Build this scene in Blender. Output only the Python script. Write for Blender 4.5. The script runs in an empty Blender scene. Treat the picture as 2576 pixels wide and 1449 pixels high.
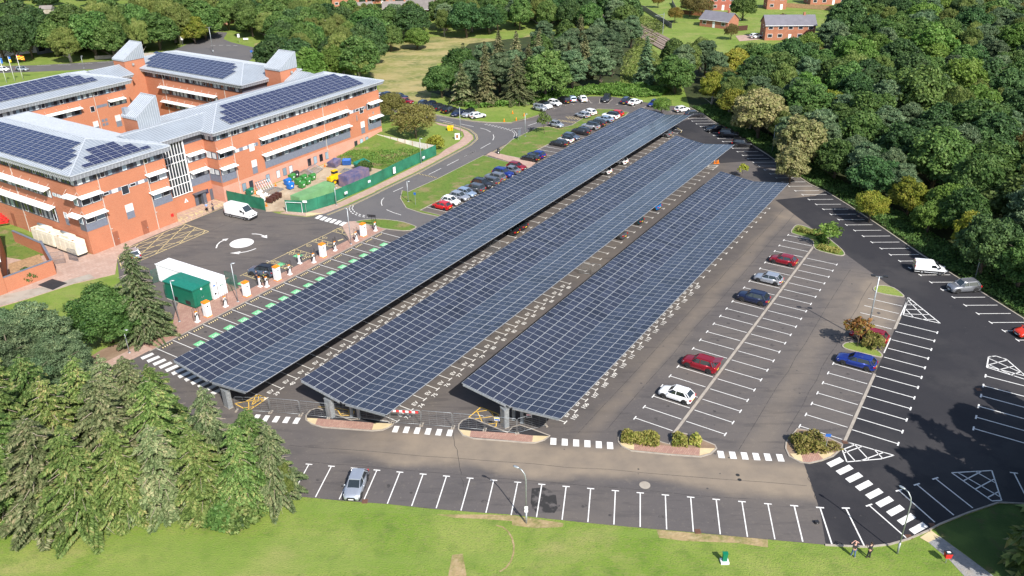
import bpy,bmesh,math,random
import numpy as np
from mathutils import Vector,Matrix
random.seed(7);RNG=np.random.default_rng(11)
scene=bpy.context.scene
# ------------------------------------------------------------------ camera
FPX,PITCH,ROLL,CAMH=2051.349,0.476139,-0.015761,55.0
PW,PH=2576.0,1449.0
_fw=np.array([0,math.cos(PITCH),-math.sin(PITCH)]);_r0=np.array([1.0,0,0]);_u0=np.cross(_r0,_fw)
_r=_r0*math.cos(ROLL)+_u0*math.sin(ROLL);_u=-_r0*math.sin(ROLL)+_u0*math.cos(ROLL)
cam=bpy.data.objects.new('camera',bpy.data.cameras.new('camera'))
scene.collection.objects.link(cam);scene.camera=cam
M=Matrix(((_r[0],_u[0],-_fw[0],0),(_r[1],_u[1],-_fw[1],0),(_r[2],_u[2],-_fw[2],CAMH),(0,0,0,1)))
cam.matrix_world=M
cam.data.sensor_width=36.0;cam.data.lens=36.0*FPX/PW
cam.data.clip_start=0.5;cam.data.clip_end=4000
# ------------------------------------------------------------------ light
SUN_EL,SH_AZ=math.radians(42.0),math.radians(117.5)  # elevation; direction in which shadows fall
world=bpy.data.worlds.new('World');scene.world=world;world.use_nodes=True
wn=world.node_tree.nodes;wl=world.node_tree.links;wn.clear()
sky=wn.new('ShaderNodeTexSky');sky.sky_type='NISHITA';sky.sun_disc=False
sky.sun_elevation=SUN_EL
_sa=SH_AZ+math.pi  # azimuth towards the sun
sky.sun_rotation=math.atan2(math.cos(_sa),math.sin(_sa))
sky.air_density=1.0;sky.dust_density=1.2
bg=wn.new('ShaderNodeBackground');bg.inputs['Strength'].default_value=0.12
wo=wn.new('ShaderNodeOutputWorld');wl.new(sky.outputs[0],bg.inputs[0]);wl.new(bg.outputs[0],wo.inputs[0])
sun=bpy.data.objects.new('sun',bpy.data.lights.new('sun','SUN'));scene.collection.objects.link(sun)
sun.data.energy=4.6;sun.data.angle=math.radians(0.53);sun.data.color=(1.0,0.95,0.88)
sdir=Vector((math.cos(SH_AZ)*math.cos(SUN_EL),math.sin(SH_AZ)*math.cos(SUN_EL),-math.sin(SUN_EL)))
sun.rotation_euler=sdir.to_track_quat('-Z','Y').to_euler();sun.location=(30,-40,120)
scene.view_settings.view_transform='Standard';scene.view_settings.look='None'
scene.view_settings.exposure=0.62;scene.view_settings.gamma=1.0
scene.render.engine='CYCLES'
scene.cycles.max_bounces=5;scene.cycles.diffuse_bounces=3;scene.cycles.glossy_bounces=2
scene.cycles.transmission_bounces=3;scene.cycles.transparent_max_bounces=6
# ------------------------------------------------------------------ coordinates
AL=math.radians(56.887);D=np.array([math.cos(AL),math.sin(AL)]);N=np.array([D[1],-D[0]])
def G(x,y,z=0.0):# point of the site plan (surveyed in picture units) at height z
    d=_fw*FPX+_r*(x-PW/2)-_u*(y-PH/2);t=(CAMH-z)/-d[2];return (float(d[0]*t),float(d[1]*t))
def S(s,t):w=D*s+N*t;return (float(w[0]),float(w[1]))
def toST(p):return (p[0]*D[0]+p[1]*D[1],p[0]*N[0]+p[1]*N[1])
def T(tx,ty,*zs):return [G(tx*644+a/3.0,ty*483+b/3.0) for a,b in zs]
def T1(tx,ty,a,b,z=0.0):return G(tx*644+a/3.0,ty*483+b/3.0,z)
def CR(ox,oy,w,W,a,b,z=0.0):k=w/W*.62891;return G(ox*.62891+a*k,oy*.62891+b*k,z)
# ------------------------------------------------------------------ materials
MATS={}
def _new(name):
    m=bpy.data.materials.new(name);m.use_nodes=True;n=m.node_tree.nodes;b=n['Principled BSDF'];MATS[name]=m
    return m,n,m.node_tree.links,b
def mat(name,col,rough=0.7,metal=0.0,var=0.12,scale=3.0,spec=0.5,col2=None,bump=0.0,coat=0.0,detail=4,stretch=None,bscale=None):
    if name in MATS:return MATS[name]
    m,n,l,b=_new(name)
    b.inputs['Roughness'].default_value=rough;b.inputs['Metallic'].default_value=metal
    b.inputs['Specular IOR Level'].default_value=spec;b.inputs['Coat Weight'].default_value=coat
    tc=n.new('ShaderNodeTexCoord');nz=n.new('ShaderNodeTexNoise');nz.inputs['Scale'].default_value=scale;nz.inputs['Detail'].default_value=detail
    if stretch:
        mp=n.new('ShaderNodeMapping');mp.inputs['Scale'].default_value=stretch;l.new(tc.outputs['Object'],mp.inputs[0]);l.new(mp.outputs[0],nz.inputs['Vector'])
    else:l.new(tc.outputs['Object'],nz.inputs['Vector'])
    cr=n.new('ShaderNodeValToRGB');c2=col2 or col
    a=[max(0,c*(1-var)) for c in col];z=[min(1,c*(1+var)) for c in c2]
    cr.color_ramp.elements[0].color=(*a,1);cr.color_ramp.elements[1].color=(*z,1)
    cr.color_ramp.elements[0].position=0.3;cr.color_ramp.elements[1].position=0.7
    l.new(nz.outputs[0],cr.inputs[0]);l.new(cr.outputs[0],b.inputs['Base Color'])
    if bump:
        bp=n.new('ShaderNodeBump');bp.inputs['Strength'].default_value=bump;bp.inputs['Distance'].default_value=0.1
        nz2=n.new('ShaderNodeTexNoise');nz2.inputs['Scale'].default_value=bscale or scale*8;l.new(tc.outputs['Object'],nz2.inputs['Vector'])
        l.new(nz2.outputs[0],bp.inputs['Height']);l.new(bp.outputs[0],b.inputs['Normal'])
    return m
def layered(name,base,layers,rough=0.9,bump=0.3,bscale=2.0):
    """base colour + list of (colour, noise scale, threshold lo, hi, amount, stretch) patches, object coordinates in metres"""
    m,n,l,b=_new(name);b.inputs['Roughness'].default_value=rough;b.inputs['Specular IOR Level'].default_value=0.3
    tc=n.new('ShaderNodeTexCoord');prev=n.new('ShaderNodeRGB');prev.outputs[0].default_value=(*base,1);prev=prev.outputs[0]
    for i,(c,sc,lo,hi,amt,st,rot) in enumerate(layers):
        mp=n.new('ShaderNodeMapping');mp.inputs['Scale'].default_value=st;mp.inputs['Rotation'].default_value=(0,0,rot);mp.inputs['Location'].default_value=(i*7.3,i*3.1,0)
        l.new(tc.outputs['Object'],mp.inputs[0]);nz=n.new('ShaderNodeTexNoise');nz.inputs['Scale'].default_value=sc;nz.inputs['Detail'].default_value=6;nz.inputs['Roughness'].default_value=0.6
        l.new(mp.outputs[0],nz.inputs['Vector']);mr=n.new('ShaderNodeMapRange');mr.inputs['From Min'].default_value=lo;mr.inputs['From Max'].default_value=hi;mr.inputs['To Max'].default_value=amt
        l.new(nz.outputs[0],mr.inputs['Value']);mx=n.new('ShaderNodeMix');mx.data_type='RGBA';l.new(mr.outputs[0],mx.inputs[0]);l.new(prev,mx.inputs[6]);mx.inputs[7].default_value=(*c,1);prev=mx.outputs[2]
    l.new(prev,b.inputs['Base Color']);m['_p']=1
    if bump:
        bp=n.new('ShaderNodeBump');bp.inputs['Strength'].default_value=bump;bp.inputs['Distance'].default_value=0.15
        nz2=n.new('ShaderNodeTexNoise');nz2.inputs['Scale'].default_value=bscale;nz2.inputs['Detail'].default_value=8;l.new(tc.outputs['Object'],nz2.inputs['Vector'])
        l.new(nz2.outputs[0],bp.inputs['Height']);l.new(bp.outputs[0],b.inputs['Normal'])
    return m
def band(m,axis,c0,half,soft,col,amt,ends=None,nsc=0.12):
    """a dusty streak of its own shape laid along the line axis.p = c0 (noise-broken edge)"""
    n=m.node_tree.nodes;l=m.node_tree.links;b=n['Principled BSDF'];prev=b.inputs['Base Color'].links[0].from_socket
    tc=n.new('ShaderNodeTexCoord');dp=n.new('ShaderNodeVectorMath');dp.operation='DOT_PRODUCT';dp.inputs[1].default_value=(axis[0],axis[1],0);l.new(tc.outputs['Object'],dp.inputs[0])
    nz=n.new('ShaderNodeTexNoise');nz.inputs['Scale'].default_value=nsc;nz.inputs['Detail'].default_value=6;l.new(tc.outputs['Object'],nz.inputs['Vector'])
    def mth(op,a,b_=None,c=None):
        q=n.new('ShaderNodeMath');q.operation=op
        for i,v in enumerate((a,b_,c)):
            if v is None:continue
            if isinstance(v,(int,float)):q.inputs[i].default_value=v
            else:l.new(v,q.inputs[i])
        return q.outputs[0]
    w=mth('MULTIPLY_ADD',nz.outputs[0],soft*2.4,-soft*1.2)
    dd=mth('ABSOLUTE',mth('SUBTRACT',mth('ADD',dp.outputs['Value'],w),c0))
    mr=n.new('ShaderNodeMapRange');mr.interpolation_type='SMOOTHSTEP';mr.inputs['From Min'].default_value=half;mr.inputs['From Max'].default_value=half+soft;mr.inputs['To Min'].default_value=amt;mr.inputs['To Max'].default_value=0;l.new(dd,mr.inputs['Value'])
    f_=mr.outputs[0]
    if ends:
        dq=n.new('ShaderNodeVectorMath');dq.operation='DOT_PRODUCT';dq.inputs[1].default_value=(-axis[1],axis[0],0);l.new(tc.outputs['Object'],dq.inputs[0])
        d2=mth('ABSOLUTE',mth('SUBTRACT',mth('ADD',dq.outputs['Value'],w),(ends[0]+ends[1])/2));m2=n.new('ShaderNodeMapRange');m2.interpolation_type='SMOOTHSTEP'
        h=(ends[1]-ends[0])/2;m2.inputs['From Min'].default_value=h;m2.inputs['From Max'].default_value=h+ends[2];m2.inputs['To Min'].default_value=1;m2.inputs['To Max'].default_value=0;l.new(d2,m2.inputs['Value'])
        f_=mth('MULTIPLY',f_,m2.outputs[0])
    nz3=n.new('ShaderNodeTexNoise');nz3.inputs['Scale'].default_value=0.5;nz3.inputs['Detail'].default_value=7;l.new(tc.outputs['Object'],nz3.inputs['Vector'])
    f_=mth('MULTIPLY',f_,mth('MULTIPLY_ADD',nz3.outputs[0],1.1,0.35))
    mx=n.new('ShaderNodeMix');mx.data_type='RGBA';l.new(f_,mx.inputs[0]);l.new(prev,mx.inputs[6]);mx.inputs[7].default_value=(*col,1);l.new(mx.outputs[2],b.inputs['Base Color'])
def brickmat(name,c1,c2,mort,scale=1.0,bw=0.45,rh=0.15,rough=0.85,msize=0.012,blot=None,floor=False,rot=0):
    m,n,l,b=_new(name);b.inputs['Roughness'].default_value=rough;b.inputs['Specular IOR Level'].default_value=0.25
    tc=n.new('ShaderNodeTexCoord');mp=n.new('ShaderNodeMapping');mp.inputs['Rotation'].default_value=(0,0,rot)
    l.new(tc.outputs['Object'],mp.inputs[0]);src=mp.outputs[0]
    if not floor:# x runs along the wall, y up
        sp=n.new('ShaderNodeSeparateXYZ');l.new(src,sp.inputs[0]);ad=n.new('ShaderNodeMath');ad.operation='ADD';l.new(sp.outputs[0],ad.inputs[0]);l.new(sp.outputs[1],ad.inputs[1])
        cb=n.new('ShaderNodeCombineXYZ');l.new(ad.outputs[0],cb.inputs[0]);l.new(sp.outputs[2],cb.inputs[1]);src=cb.outputs[0]
    br=n.new('ShaderNodeTexBrick');br.inputs['Scale'].default_value=scale;br.inputs['Brick Width'].default_value=bw;br.inputs['Row Height'].default_value=rh;br.inputs['Mortar Size'].default_value=msize
    br.inputs['Color1'].default_value=(*c1,1);br.inputs['Color2'].default_value=(*c2,1);br.inputs['Mortar'].default_value=(*mort,1);l.new(src,br.inputs['Vector'])
    nz=n.new('ShaderNodeTexNoise');nz.inputs['Scale'].default_value=0.35;nz.inputs['Detail'].default_value=6;l.new(tc.outputs['Object'],nz.inputs['Vector'])
    mr=n.new('ShaderNodeMapRange');mr.inputs['From Min'].default_value=0.45;mr.inputs['From Max'].default_value=0.75;mr.inputs['To Max'].default_value=0.45;l.new(nz.outputs[0],mr.inputs['Value'])
    mx=n.new('ShaderNodeMix');mx.data_type='RGBA';l.new(mr.outputs[0],mx.inputs[0]);l.new(br.outputs['Color'],mx.inputs[6]);mx.inputs[7].default_value=(*(blot or tuple(c*0.75 for c in c1)),1)
    l.new(mx.outputs[2],b.inputs['Base Color']);return m
def foliage(name,cols,rough=0.6,sc=0.35,trans=0.3):
    m,n,l,b=_new(name);b.inputs['Roughness'].default_value=rough;b.inputs['Specular IOR Level'].default_value=0.25
    geo=n.new('ShaderNodeNewGeometry');oi=n.new('ShaderNodeObjectInfo');tc=n.new('ShaderNodeTexCoord')
    nz=n.new('ShaderNodeTexNoise');nz.inputs['Scale'].default_value=sc;nz.inputs['Detail'].default_value=3;nz.noise_dimensions='4D';l.new(tc.outputs['Object'],nz.inputs['Vector'])
    mw=n.new('ShaderNodeMath');mw.operation='MULTIPLY';mw.inputs[1].default_value=40;l.new(oi.outputs['Random'],mw.inputs[0]);l.new(mw.outputs[0],nz.inputs['W'])
    ad=n.new('ShaderNodeMath');ad.operation='MULTIPLY_ADD';ad.inputs[1].default_value=0.5;l.new(geo.outputs['Random Per Island'],ad.inputs[0])
    sb=n.new('ShaderNodeMath');sb.operation='MULTIPLY_ADD';sb.inputs[1].default_value=1.0;sb.inputs[2].default_value=-0.25;l.new(nz.outputs[0],sb.inputs[0]);l.new(sb.outputs[0],ad.inputs[2])
    cr=n.new('ShaderNodeValToRGB');e=cr.color_ramp.elements
    cols=[tuple(min(.9,v*g) for v,g in zip(c,(1.58,1.55,1.25))) for c in cols];e[0].color=(*cols[0],1);e[0].position=0.15;e[1].color=(*cols[-1],1);e[1].position=0.9
    for i,c in enumerate(cols[1:-1]):q=e.new(0.15+0.75*(i+1)/(len(cols)-1));q.color=(*c,1)
    l.new(ad.outputs[0],cr.inputs[0])
    hs=n.new('ShaderNodeHueSaturation');mrh=n.new('ShaderNodeMapRange');mrh.inputs['To Min'].default_value=0.485;mrh.inputs['To Max'].default_value=0.52;l.new(oi.outputs['Random'],mrh.inputs['Value']);l.new(mrh.outputs[0],hs.inputs['Hue'])
    m7=n.new('ShaderNodeMath');m7.operation='MULTIPLY';m7.inputs[1].default_value=7.13;l.new(oi.outputs['Random'],m7.inputs[0]);fr=n.new('ShaderNodeMath');fr.operation='FRACT';l.new(m7.outputs[0],fr.inputs[0])
    mrv=n.new('ShaderNodeMapRange');mrv.inputs['To Min'].default_value=0.75;mrv.inputs['To Max'].default_value=1.25;l.new(fr.outputs[0],mrv.inputs['Value']);l.new(mrv.outputs[0],hs.inputs['Value'])
    l.new(cr.outputs[0],hs.inputs['Color']);l.new(hs.outputs[0],b.inputs['Base Color'])
    tr=n.new('ShaderNodeBsdfTranslucent');l.new(hs.outputs[0],tr.inputs['Color']);ms=n.new('ShaderNodeMixShader');ms.inputs[0].default_value=trans
    out=n['Material Output'];l.new(b.outputs[0],ms.inputs[1]);l.new(tr.outputs[0],ms.inputs[2]);l.new(ms.outputs[0],out.inputs['Surface']);return m
def glassmat(name,col=(0.02,0.025,0.03),rough=0.06,spec=0.9):
    m,n,l,b=_new(name);b.inputs['Roughness'].default_value=rough;b.inputs['Specular IOR Level'].default_value=spec
    oi=n.new('ShaderNodeObjectInfo');mx=n.new('ShaderNodeMix');mx.data_type='RGBA';l.new(oi.outputs['Random'],mx.inputs[0]);mx.inputs[6].default_value=(*[c*0.6 for c in col],1);mx.inputs[7].default_value=(*[c*1.6 for c in col],1)
    l.new(mx.outputs[2],b.inputs['Base Color']);return m
# ------------------------------------------------------------------ mesh builder
from mathutils.geometry import tessellate_polygon
def tess(pts):return [tuple(t) for t in tessellate_polygon([[Vector((p[0],p[1],0)) for p in pts]])]
class MB:
    def __init__(s):s.v=[];s.f=[];s.m=[]
    def add(s,vs,fs,m=0):
        o=len(s.v);s.v+=[tuple(map(float,v)) for v in vs];s.f+=[tuple(i+o for i in f) for f in fs];s.m+=[m]*len(fs);return s
    def box(s,x0,x1,y0,y1,z0,z1,m=0,fn=None):
        vs=[(x,y,z) for z in (z0,z1) for x,y in ((x0,y0),(x1,y0),(x1,y1),(x0,y1))]
        if fn:vs=[fn(*v) for v in vs]
        return s.add(vs,[(0,3,2,1),(4,5,6,7),(0,1,5,4),(1,2,6,5),(2,3,7,6),(3,0,4,7)],m)
    def sbox(s,s0,s1,t0,t1,z0,z1,m=0):return s.box(s0,s1,t0,t1,z0,z1,m,STF)
    def hexa(s,a,b,m=0):# a,b: 4 bottom, 4 top points
        return s.add(list(a)+list(b),[(0,3,2,1),(4,5,6,7),(0,1,5,4),(1,2,6,5),(2,3,7,6),(3,0,4,7)],m)
    def prism(s,poly,z0,z1,m=0,mside=None):
        n=len(poly);zb=z0 if hasattr(z0,'__len__') else [z0]*n;zt=z1 if hasattr(z1,'__len__') else [z1]*n
        tris=tess(poly) if n>4 else [tuple(range(n))]
        s.add([(p[0],p[1],zb[i]) for i,p in enumerate(poly)]+[(p[0],p[1],zt[i]) for i,p in enumerate(poly)],[tuple(n+i for i in t) for t in tris],m)
        o=len(s.v)-2*n;ms=m if mside is None else mside
        for i in range(n):j=(i+1) % n;s.f.append((o+i,o+j,o+n+j,o+n+i));s.m.append(ms)
        for t in tris:s.f.append(tuple(o+i for i in t[::-1]));s.m.append(ms)
        return s
    def poly(s,pts,z,m=0):return s.add([(p[0],p[1],z) for p in pts],tess(pts) if len(pts)>4 else [tuple(range(len(pts)))],m)
    def tube(s,pts,r,seg=6,m=0,r2=None,cap=True):
        pts=[Vector(p) for p in pts];n=len(pts);rings=[]
        for i,p in enumerate(pts):
            d=(pts[min(i+1,n-1)]-pts[max(i-1,0)]).normalized();a=d.orthogonal().normalized()
            if i:a=(pa-d*pa.dot(d));a=a.normalized() if a.length>1e-6 else d.orthogonal().normalized()
            pa=a;b=d.cross(a);rr=(r[i] if hasattr(r,'__len__') else r+(0 if r2 is None else (r2-r)*i/(n-1)))
            rings.append([p+(a*math.cos(k*2*math.pi/seg)+b*math.sin(k*2*math.pi/seg))*rr for k in range(seg)])
        o=[v for rg in rings for v in rg];fs=[(i*seg+k,i*seg+(k+1) % seg,(i+1)*seg+(k+1) % seg,(i+1)*seg+k) for i in range(n-1) for k in range(seg)]
        if cap:fs+=[tuple(range(seg-1,-1,-1)),tuple(range((n-1)*seg,n*seg))]
        return s.add(o,fs,m)
    def cyl(s,c,r,z0,z1,seg=12,m=0,r2=None):return s.tube([(c[0],c[1],z0),(c[0],c[1],z1)],r,seg,m,r2)
    def ball(s,c,r,m=0,seg=8,rings=5):
        rx,ry,rz=r if hasattr(r,'__len__') else (r,r,r);vs=[];fs=[]
        for i in range(rings+1):
            a=math.pi*i/rings
            for k in range(seg):b=2*math.pi*k/seg;vs.append((c[0]+rx*math.sin(a)*math.cos(b),c[1]+ry*math.sin(a)*math.sin(b),c[2]+rz*math.cos(a)))
        for i in range(rings):
            for k in range(seg):fs.append((i*seg+k,(i+1)*seg+k,(i+1)*seg+(k+1) % seg,i*seg+(k+1) % seg))
        return s.add(vs,fs,m)
    def xf(s,fn,start=0):s.v[start:]=[tuple(fn(*v)) for v in s.v[start:]];return s
    def build(s,name,mats,parent=None,smooth=False,fix=True,world_=False):
        me=bpy.data.meshes.new(name);me.from_pydata(s.v,[],s.f)
        ms=mats if isinstance(mats,(list,tuple)) else [mats]
        for q in ms:me.materials.append(q if not isinstance(q,str) else MATS[q])
        if len(ms)>1:me.polygons.foreach_set('material_index',s.m)
        if fix:
            bm=bmesh.new();bm.from_mesh(me);bmesh.ops.recalc_face_normals(bm,faces=bm.faces);bm.to_mesh(me);bm.free()
        if smooth:me.polygons.foreach_set('use_smooth',[True]*len(me.polygons))
        me.update();o=bpy.data.objects.new(name,me);scene.collection.objects.link(o)
        if parent:
            o.parent=parent
            if world_:o.location=-root_of(parent).location
        return o
def root_of(o):
    while o.parent:o=o.parent
    return o
def STF(s,t,z):w=D*s+N*t;return (w[0],w[1],z)
def tag(o,label=None,cat=None,group=None,kind=None):
    if label:o['label']=label
    if cat:o['category']=cat
    if group:o['group']=group
    if kind:o['kind']=kind
    return o
def empty(name,loc,rz=0.0,label=None,cat=None,group=None):
    o=bpy.data.objects.new(name,None);o.empty_display_size=0.5;scene.collection.objects.link(o);o.location=(loc[0],loc[1],loc[2] if len(loc)>2 else 0.0);o.rotation_euler=(0,0,rz)
    return tag(o,label,cat,group)
def copy_tree(o,parent=None):
    c=o.copy();scene.collection.objects.link(c);c.parent=parent
    if parent:c.matrix_parent_inverse=o.matrix_parent_inverse.copy()
    for ch in o.children:copy_tree(ch,c)
    return c
def struct(name,mb,mats,label=None,**k):
    o=mb.build(name,mats,**k);o['kind']='structure'
    if label:o['label']=label
    return o
def lerp(a,b,f):return tuple(a[i]+(b[i]-a[i])*f for i in range(len(a)))
def ang(a,b):return math.atan2(b[1]-a[1],b[0]-a[0])
# ------------------------------------------------------------------ setting materials
layered('grass',(0.145,0.225,0.028),[((0.24,0.28,0.065),0.12,0.42,0.62,0.8,(1,1,1),0),((0.085,0.145,0.022),0.5,0.5,0.68,0.6,(1,1,1),0),((0.34,0.29,0.12),0.11,0.54,0.70,0.6,(1,1.6,1),.4),((0.20,0.20,0.07),1.6,0.48,0.68,0.6,(1,2.5,1),.3),((0.075,0.15,0.02),5,0.52,0.66,0.6,(1,1,1),0),((0.17,0.24,0.045),0.45,0.5,0.56,0.45,(.06,1,1),.22)],bump=0.6,bscale=7)
layered('verge_grass',(0.11,0.175,0.028),[((0.15,0.18,0.04),0.3,0.45,0.62,0.8,(1,1,1),0),((0.26,0.19,0.10),0.22,0.53,0.64,0.75,(1,1.6,1),.97),((0.05,0.10,0.014),1.8,0.5,0.7,0.6,(1,1,1),0)],bump=0.5,bscale=5)
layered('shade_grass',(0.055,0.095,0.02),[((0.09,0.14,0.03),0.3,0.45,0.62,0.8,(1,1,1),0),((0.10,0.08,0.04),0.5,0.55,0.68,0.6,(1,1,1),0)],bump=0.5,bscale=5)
layered('meadow',(0.19,0.20,0.055),[((0.36,0.29,0.13),0.07,0.42,0.6,0.85,(1,2.2,1),.1),((0.08,0.12,0.03),0.12,0.5,0.66,0.8,(1,1.5,1),0),((0.40,0.33,0.17),0.6,0.48,0.66,0.7,(1,2,1),0)],bump=0.6,bscale=1.5)
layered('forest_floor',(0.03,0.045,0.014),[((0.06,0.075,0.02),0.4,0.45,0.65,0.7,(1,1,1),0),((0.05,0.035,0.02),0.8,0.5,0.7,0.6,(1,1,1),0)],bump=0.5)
A1=layered('asphalt',(0.100,0.090,0.088),[((0.150,0.128,0.108),0.05,0.42,0.66,0.6,(1,1,1),0),((0.062,0.057,0.058),0.8,0.54,0.66,0.55,(.25,1.6,1),1.0),((0.19,0.17,0.145),3.5,0.6,0.72,0.5,(1,1,1),0),((0.075,0.069,0.068),0.16,0.5,0.68,0.6,(1,2.5,1),.99),((0.165,0.145,0.12),0.9,0.58,0.75,0.45,(1,1,1),0),((0.05,0.047,0.047),0.35,0.68,0.74,0.5,(1,1,1),0)],bump=0.15,bscale=12)
_c,_s=math.cos(math.radians(-8.62)),math.sin(math.radians(-8.62))
dust=(0.28,0.225,0.165)
_y=lambda x,y:(lambda p:-_s*p[0]+_c*p[1])(G(x,y));_x=lambda x,y:(lambda p:_c*p[0]+_s*p[1])(G(x,y))
band(A1,(-_s,_c),(_y(1600,1185)+_y(1500,1150))/2,1.6,1.9,dust,0.75,(_x(1120,1150),_x(2040,1200),14))  # the dusty drive along the front
band(A1,(N[0],N[1]),-32.3,0.3,1.4,dust,0.28,(70,150,12));band(A1,(N[0],N[1]),-16.4,0.3,2.0,dust,0.22,(72,118,8))
band(A1,(N[0],N[1]),-12.0,1.5,2.5,dust,0.6,(104,118,5));band(A1,(N[0],N[1]),-24,6,9,dust,0.45,(138,150,6))
A2=layered('new_asphalt',(0.028,0.027,0.031),[((0.050,0.047,0.048),0.07,0.45,0.62,0.7,(1,1,1),0),((0.022,0.022,0.026),0.25,0.5,0.62,0.6,(1,1,1),0),((0.10,0.09,0.08),1.2,0.66,0.76,0.4,(1,1,1),0)],bump=0.12,bscale=12)
layered('road_asphalt',(0.115,0.110,0.112),[((0.14,0.13,0.125),0.08,0.45,0.62,0.6,(1,1,1),0),((0.085,0.082,0.085),0.5,0.55,0.7,0.5,(1,1,1),0)],bump=0.1,bscale=12)
brickmat('brick_paving',(0.34,0.19,0.15),(0.42,0.26,0.20),(0.22,0.16,0.13),1,0.4,0.2,floor=True,rot=-AL,msize=0.015)
brickmat('pink_paving',(0.40,0.27,0.215),(0.46,0.33,0.27),(0.30,0.22,0.18),1,0.6,0.6,floor=True,rot=-AL,msize=0.02)
layered('buff_paving',(0.58,0.47,0.28),[((0.48,0.38,0.23),0.8,0.45,0.65,0.7,(1,1,1),0)],bump=0.1)
layered('concrete',(0.36,0.32,0.27),[((0.25,0.21,0.17),0.6,0.45,0.65,0.7,(1,1,1),0)],bump=0.1)
layered('yard_dirt',(0.42,0.33,0.23),[((0.27,0.20,0.14),0.3,0.45,0.62,0.7,(1,1,1),0),((0.52,0.45,0.34),0.8,0.5,0.68,0.6,(1,1,1),0)],bump=0.3)
layered('gravel_path',(0.27,0.27,0.27),[((0.20,0.20,0.20),3,0.45,0.62,0.7,(1,1,1),0),((0.36,0.31,0.24),0.4,0.55,0.7,0.5,(1,1,1),0)],bump=0.4,bscale=8)
layered('bare_soil',(0.22,0.15,0.10),[((0.30,0.22,0.15),0.6,0.45,0.65,0.7,(1,1,1),0)],bump=0.4)
layered('white_paint',(0.72,0.71,0.68),[((0.36,0.33,0.31),2.2,0.54,0.70,0.65,(1,1,1),0)],rough=0.7,bump=0)
layered('worn_paint',(0.52,0.48,0.42),[((0.30,0.26,0.22),1.2,0.45,0.65,0.8,(1,1,1),0)],rough=0.7,bump=0)
layered('yellow_paint',(0.62,0.50,0.25),[((0.45,0.36,0.2),1.2,0.45,0.65,0.7,(1,1,1),0)],rough=0.7,bump=0)
layered('bright_yellow_paint',(0.80,0.50,0.08),[((0.6,0.4,0.1),1.2,0.5,0.7,0.5,(1,1,1),0)],rough=0.7,bump=0)
layered('green_paint',(0.17,0.50,0.24),[((0.16,0.6,0.25),1.2,0.5,0.7,0.5,(1,1,1),0)],rough=0.7,bump=0)
layered('kerb_stone',(0.36,0.32,0.27),[((0.25,0.22,0.19),1.5,0.45,0.65,0.7,(1,1,1),0)],bump=0.1)
mat('rubber_black',(0.02,0.02,0.02),0.8)
# ------------------------------------------------------------------ ground sheets
gmb=MB();gmb.poly([(-1500,-300),(1500,-300),(1500,1900),(-1500,1900)],0.0)
struct('ground',gmb,['grass'],'mown green lawn with dry straw patches round the car park')
ZA,ZN,ZM=0.03,0.036,0.044
def sheet(name,pts,z,m,label=None):return struct(name,MB().poly(pts,z),[m],label)
lot=T(1,2,(370,855),(620,880),(1000,908),(1340,945),(1740,975),(1900,985))+T(2,2,(200,1010),(570,1050),(1000,1090),(1400,1125))+T(3,2,(0,1175),(430,1215),(750,1230),(920,1210),(1060,1170),(1200,1110),(1290,1060),(1500,975),(1740,895),(1932,905))
lot+=[G(2700,1285),G(2700,960),G(2576,872)]
kerbR=[G(2576,872),T1(3,1,1932,960),T1(3,1,1620,765),T1(3,1,1440,655),T1(3,1,1150,470),T1(3,1,860,270),T1(3,1,620,110),T1(3,1,440,0),CR(2750,620,512,1932,1840,440),CR(2750,620,512,1932,1400,140),CR(2750,620,512,1932,1210,0),CR(2500,420,512,1932,1730,485),CR(2500,420,512,1932,1300,230),CR(2500,420,512,1932,1200,160),CR(2500,420,512,1932,980,40)]
ring=[T1(2,0,1200,798),T1(2,0,1000,772),T1(2,0,850,745),T1(2,0,740,728),T1(2,0,600,728),T1(2,0,500,735),T1(2,0,330,760),T1(2,0,200,785),T1(2,0,145,815),T1(2,0,245,850),T1(2,0,140,885),T1(2,0,0,920)]
roadtop=[T1(1,0,1932,928),T1(1,0,1760,925),T1(1,0,1640,915),T1(1,0,1480,890),T1(1,0,1330,862),T1(1,0,1100,790),T1(1,0,900,740),T1(1,0,820,800)]
roadleft=[T1(1,0,1100,860),T1(1,0,1340,915),T1(1,0,1400,927),T1(1,0,1540,962),T1(1,0,1600,985),T1(1,0,1642,1020),T1(1,0,1650,1050),T1(1,0,1600,1095),T1(1,0,1460,1170),T1(1,0,1200,1308),T1(1,0,905,1449),T1(1,1,910,0),T1(1,1,700,100),T1(1,1,520,170),T1(1,1,380,190),T1(1,1,170,165),G(640,520),G(566,505)]
yard=[G(538,503),G(492,521),G(444,548),T1(0,1,1390,225),T1(0,1,1230,290),T1(0,1,1020,390),T1(0,1,880,470),G(300,700),G(330,780),G(463,811),G(337,893),G(250,960),G(420,1120),G(690,1250)]
struct('asphalt',MB().poly(lot+kerbR[1:]+ring+roadtop+roadleft+yard,ZA),[A1],'worn grey brown asphalt of the car park and its drives')
dk1=[G(1740,300),G(1766,290),G(1788,306),G(1830,331),G(1880,362),G(1952,402),G(1894,405),G(1812,411),G(1735,352),G(1690,330),G(1690,310)]
dk2=[G(1950,503),G(2051,493),G(2078,480),G(2138,519),G(2218,572),G(2315,639),G(2412,701),G(2471,737),G(2575,802),G(2576,872),G(2700,960),G(2700,1284),G(2576,1266),G(2512,1262),G(2432,1289),G(2362,1317),G(2332,1334),G(2285,1354),G(2238,1367),G(2182,1374),G(2077,1369),G(2063,1286),G(2040,1216),G(2022,1166),G(2125,1112),G(2260,808),G(2279,750),G(2242,722),G(2132,643),G(2032,566)]
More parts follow.
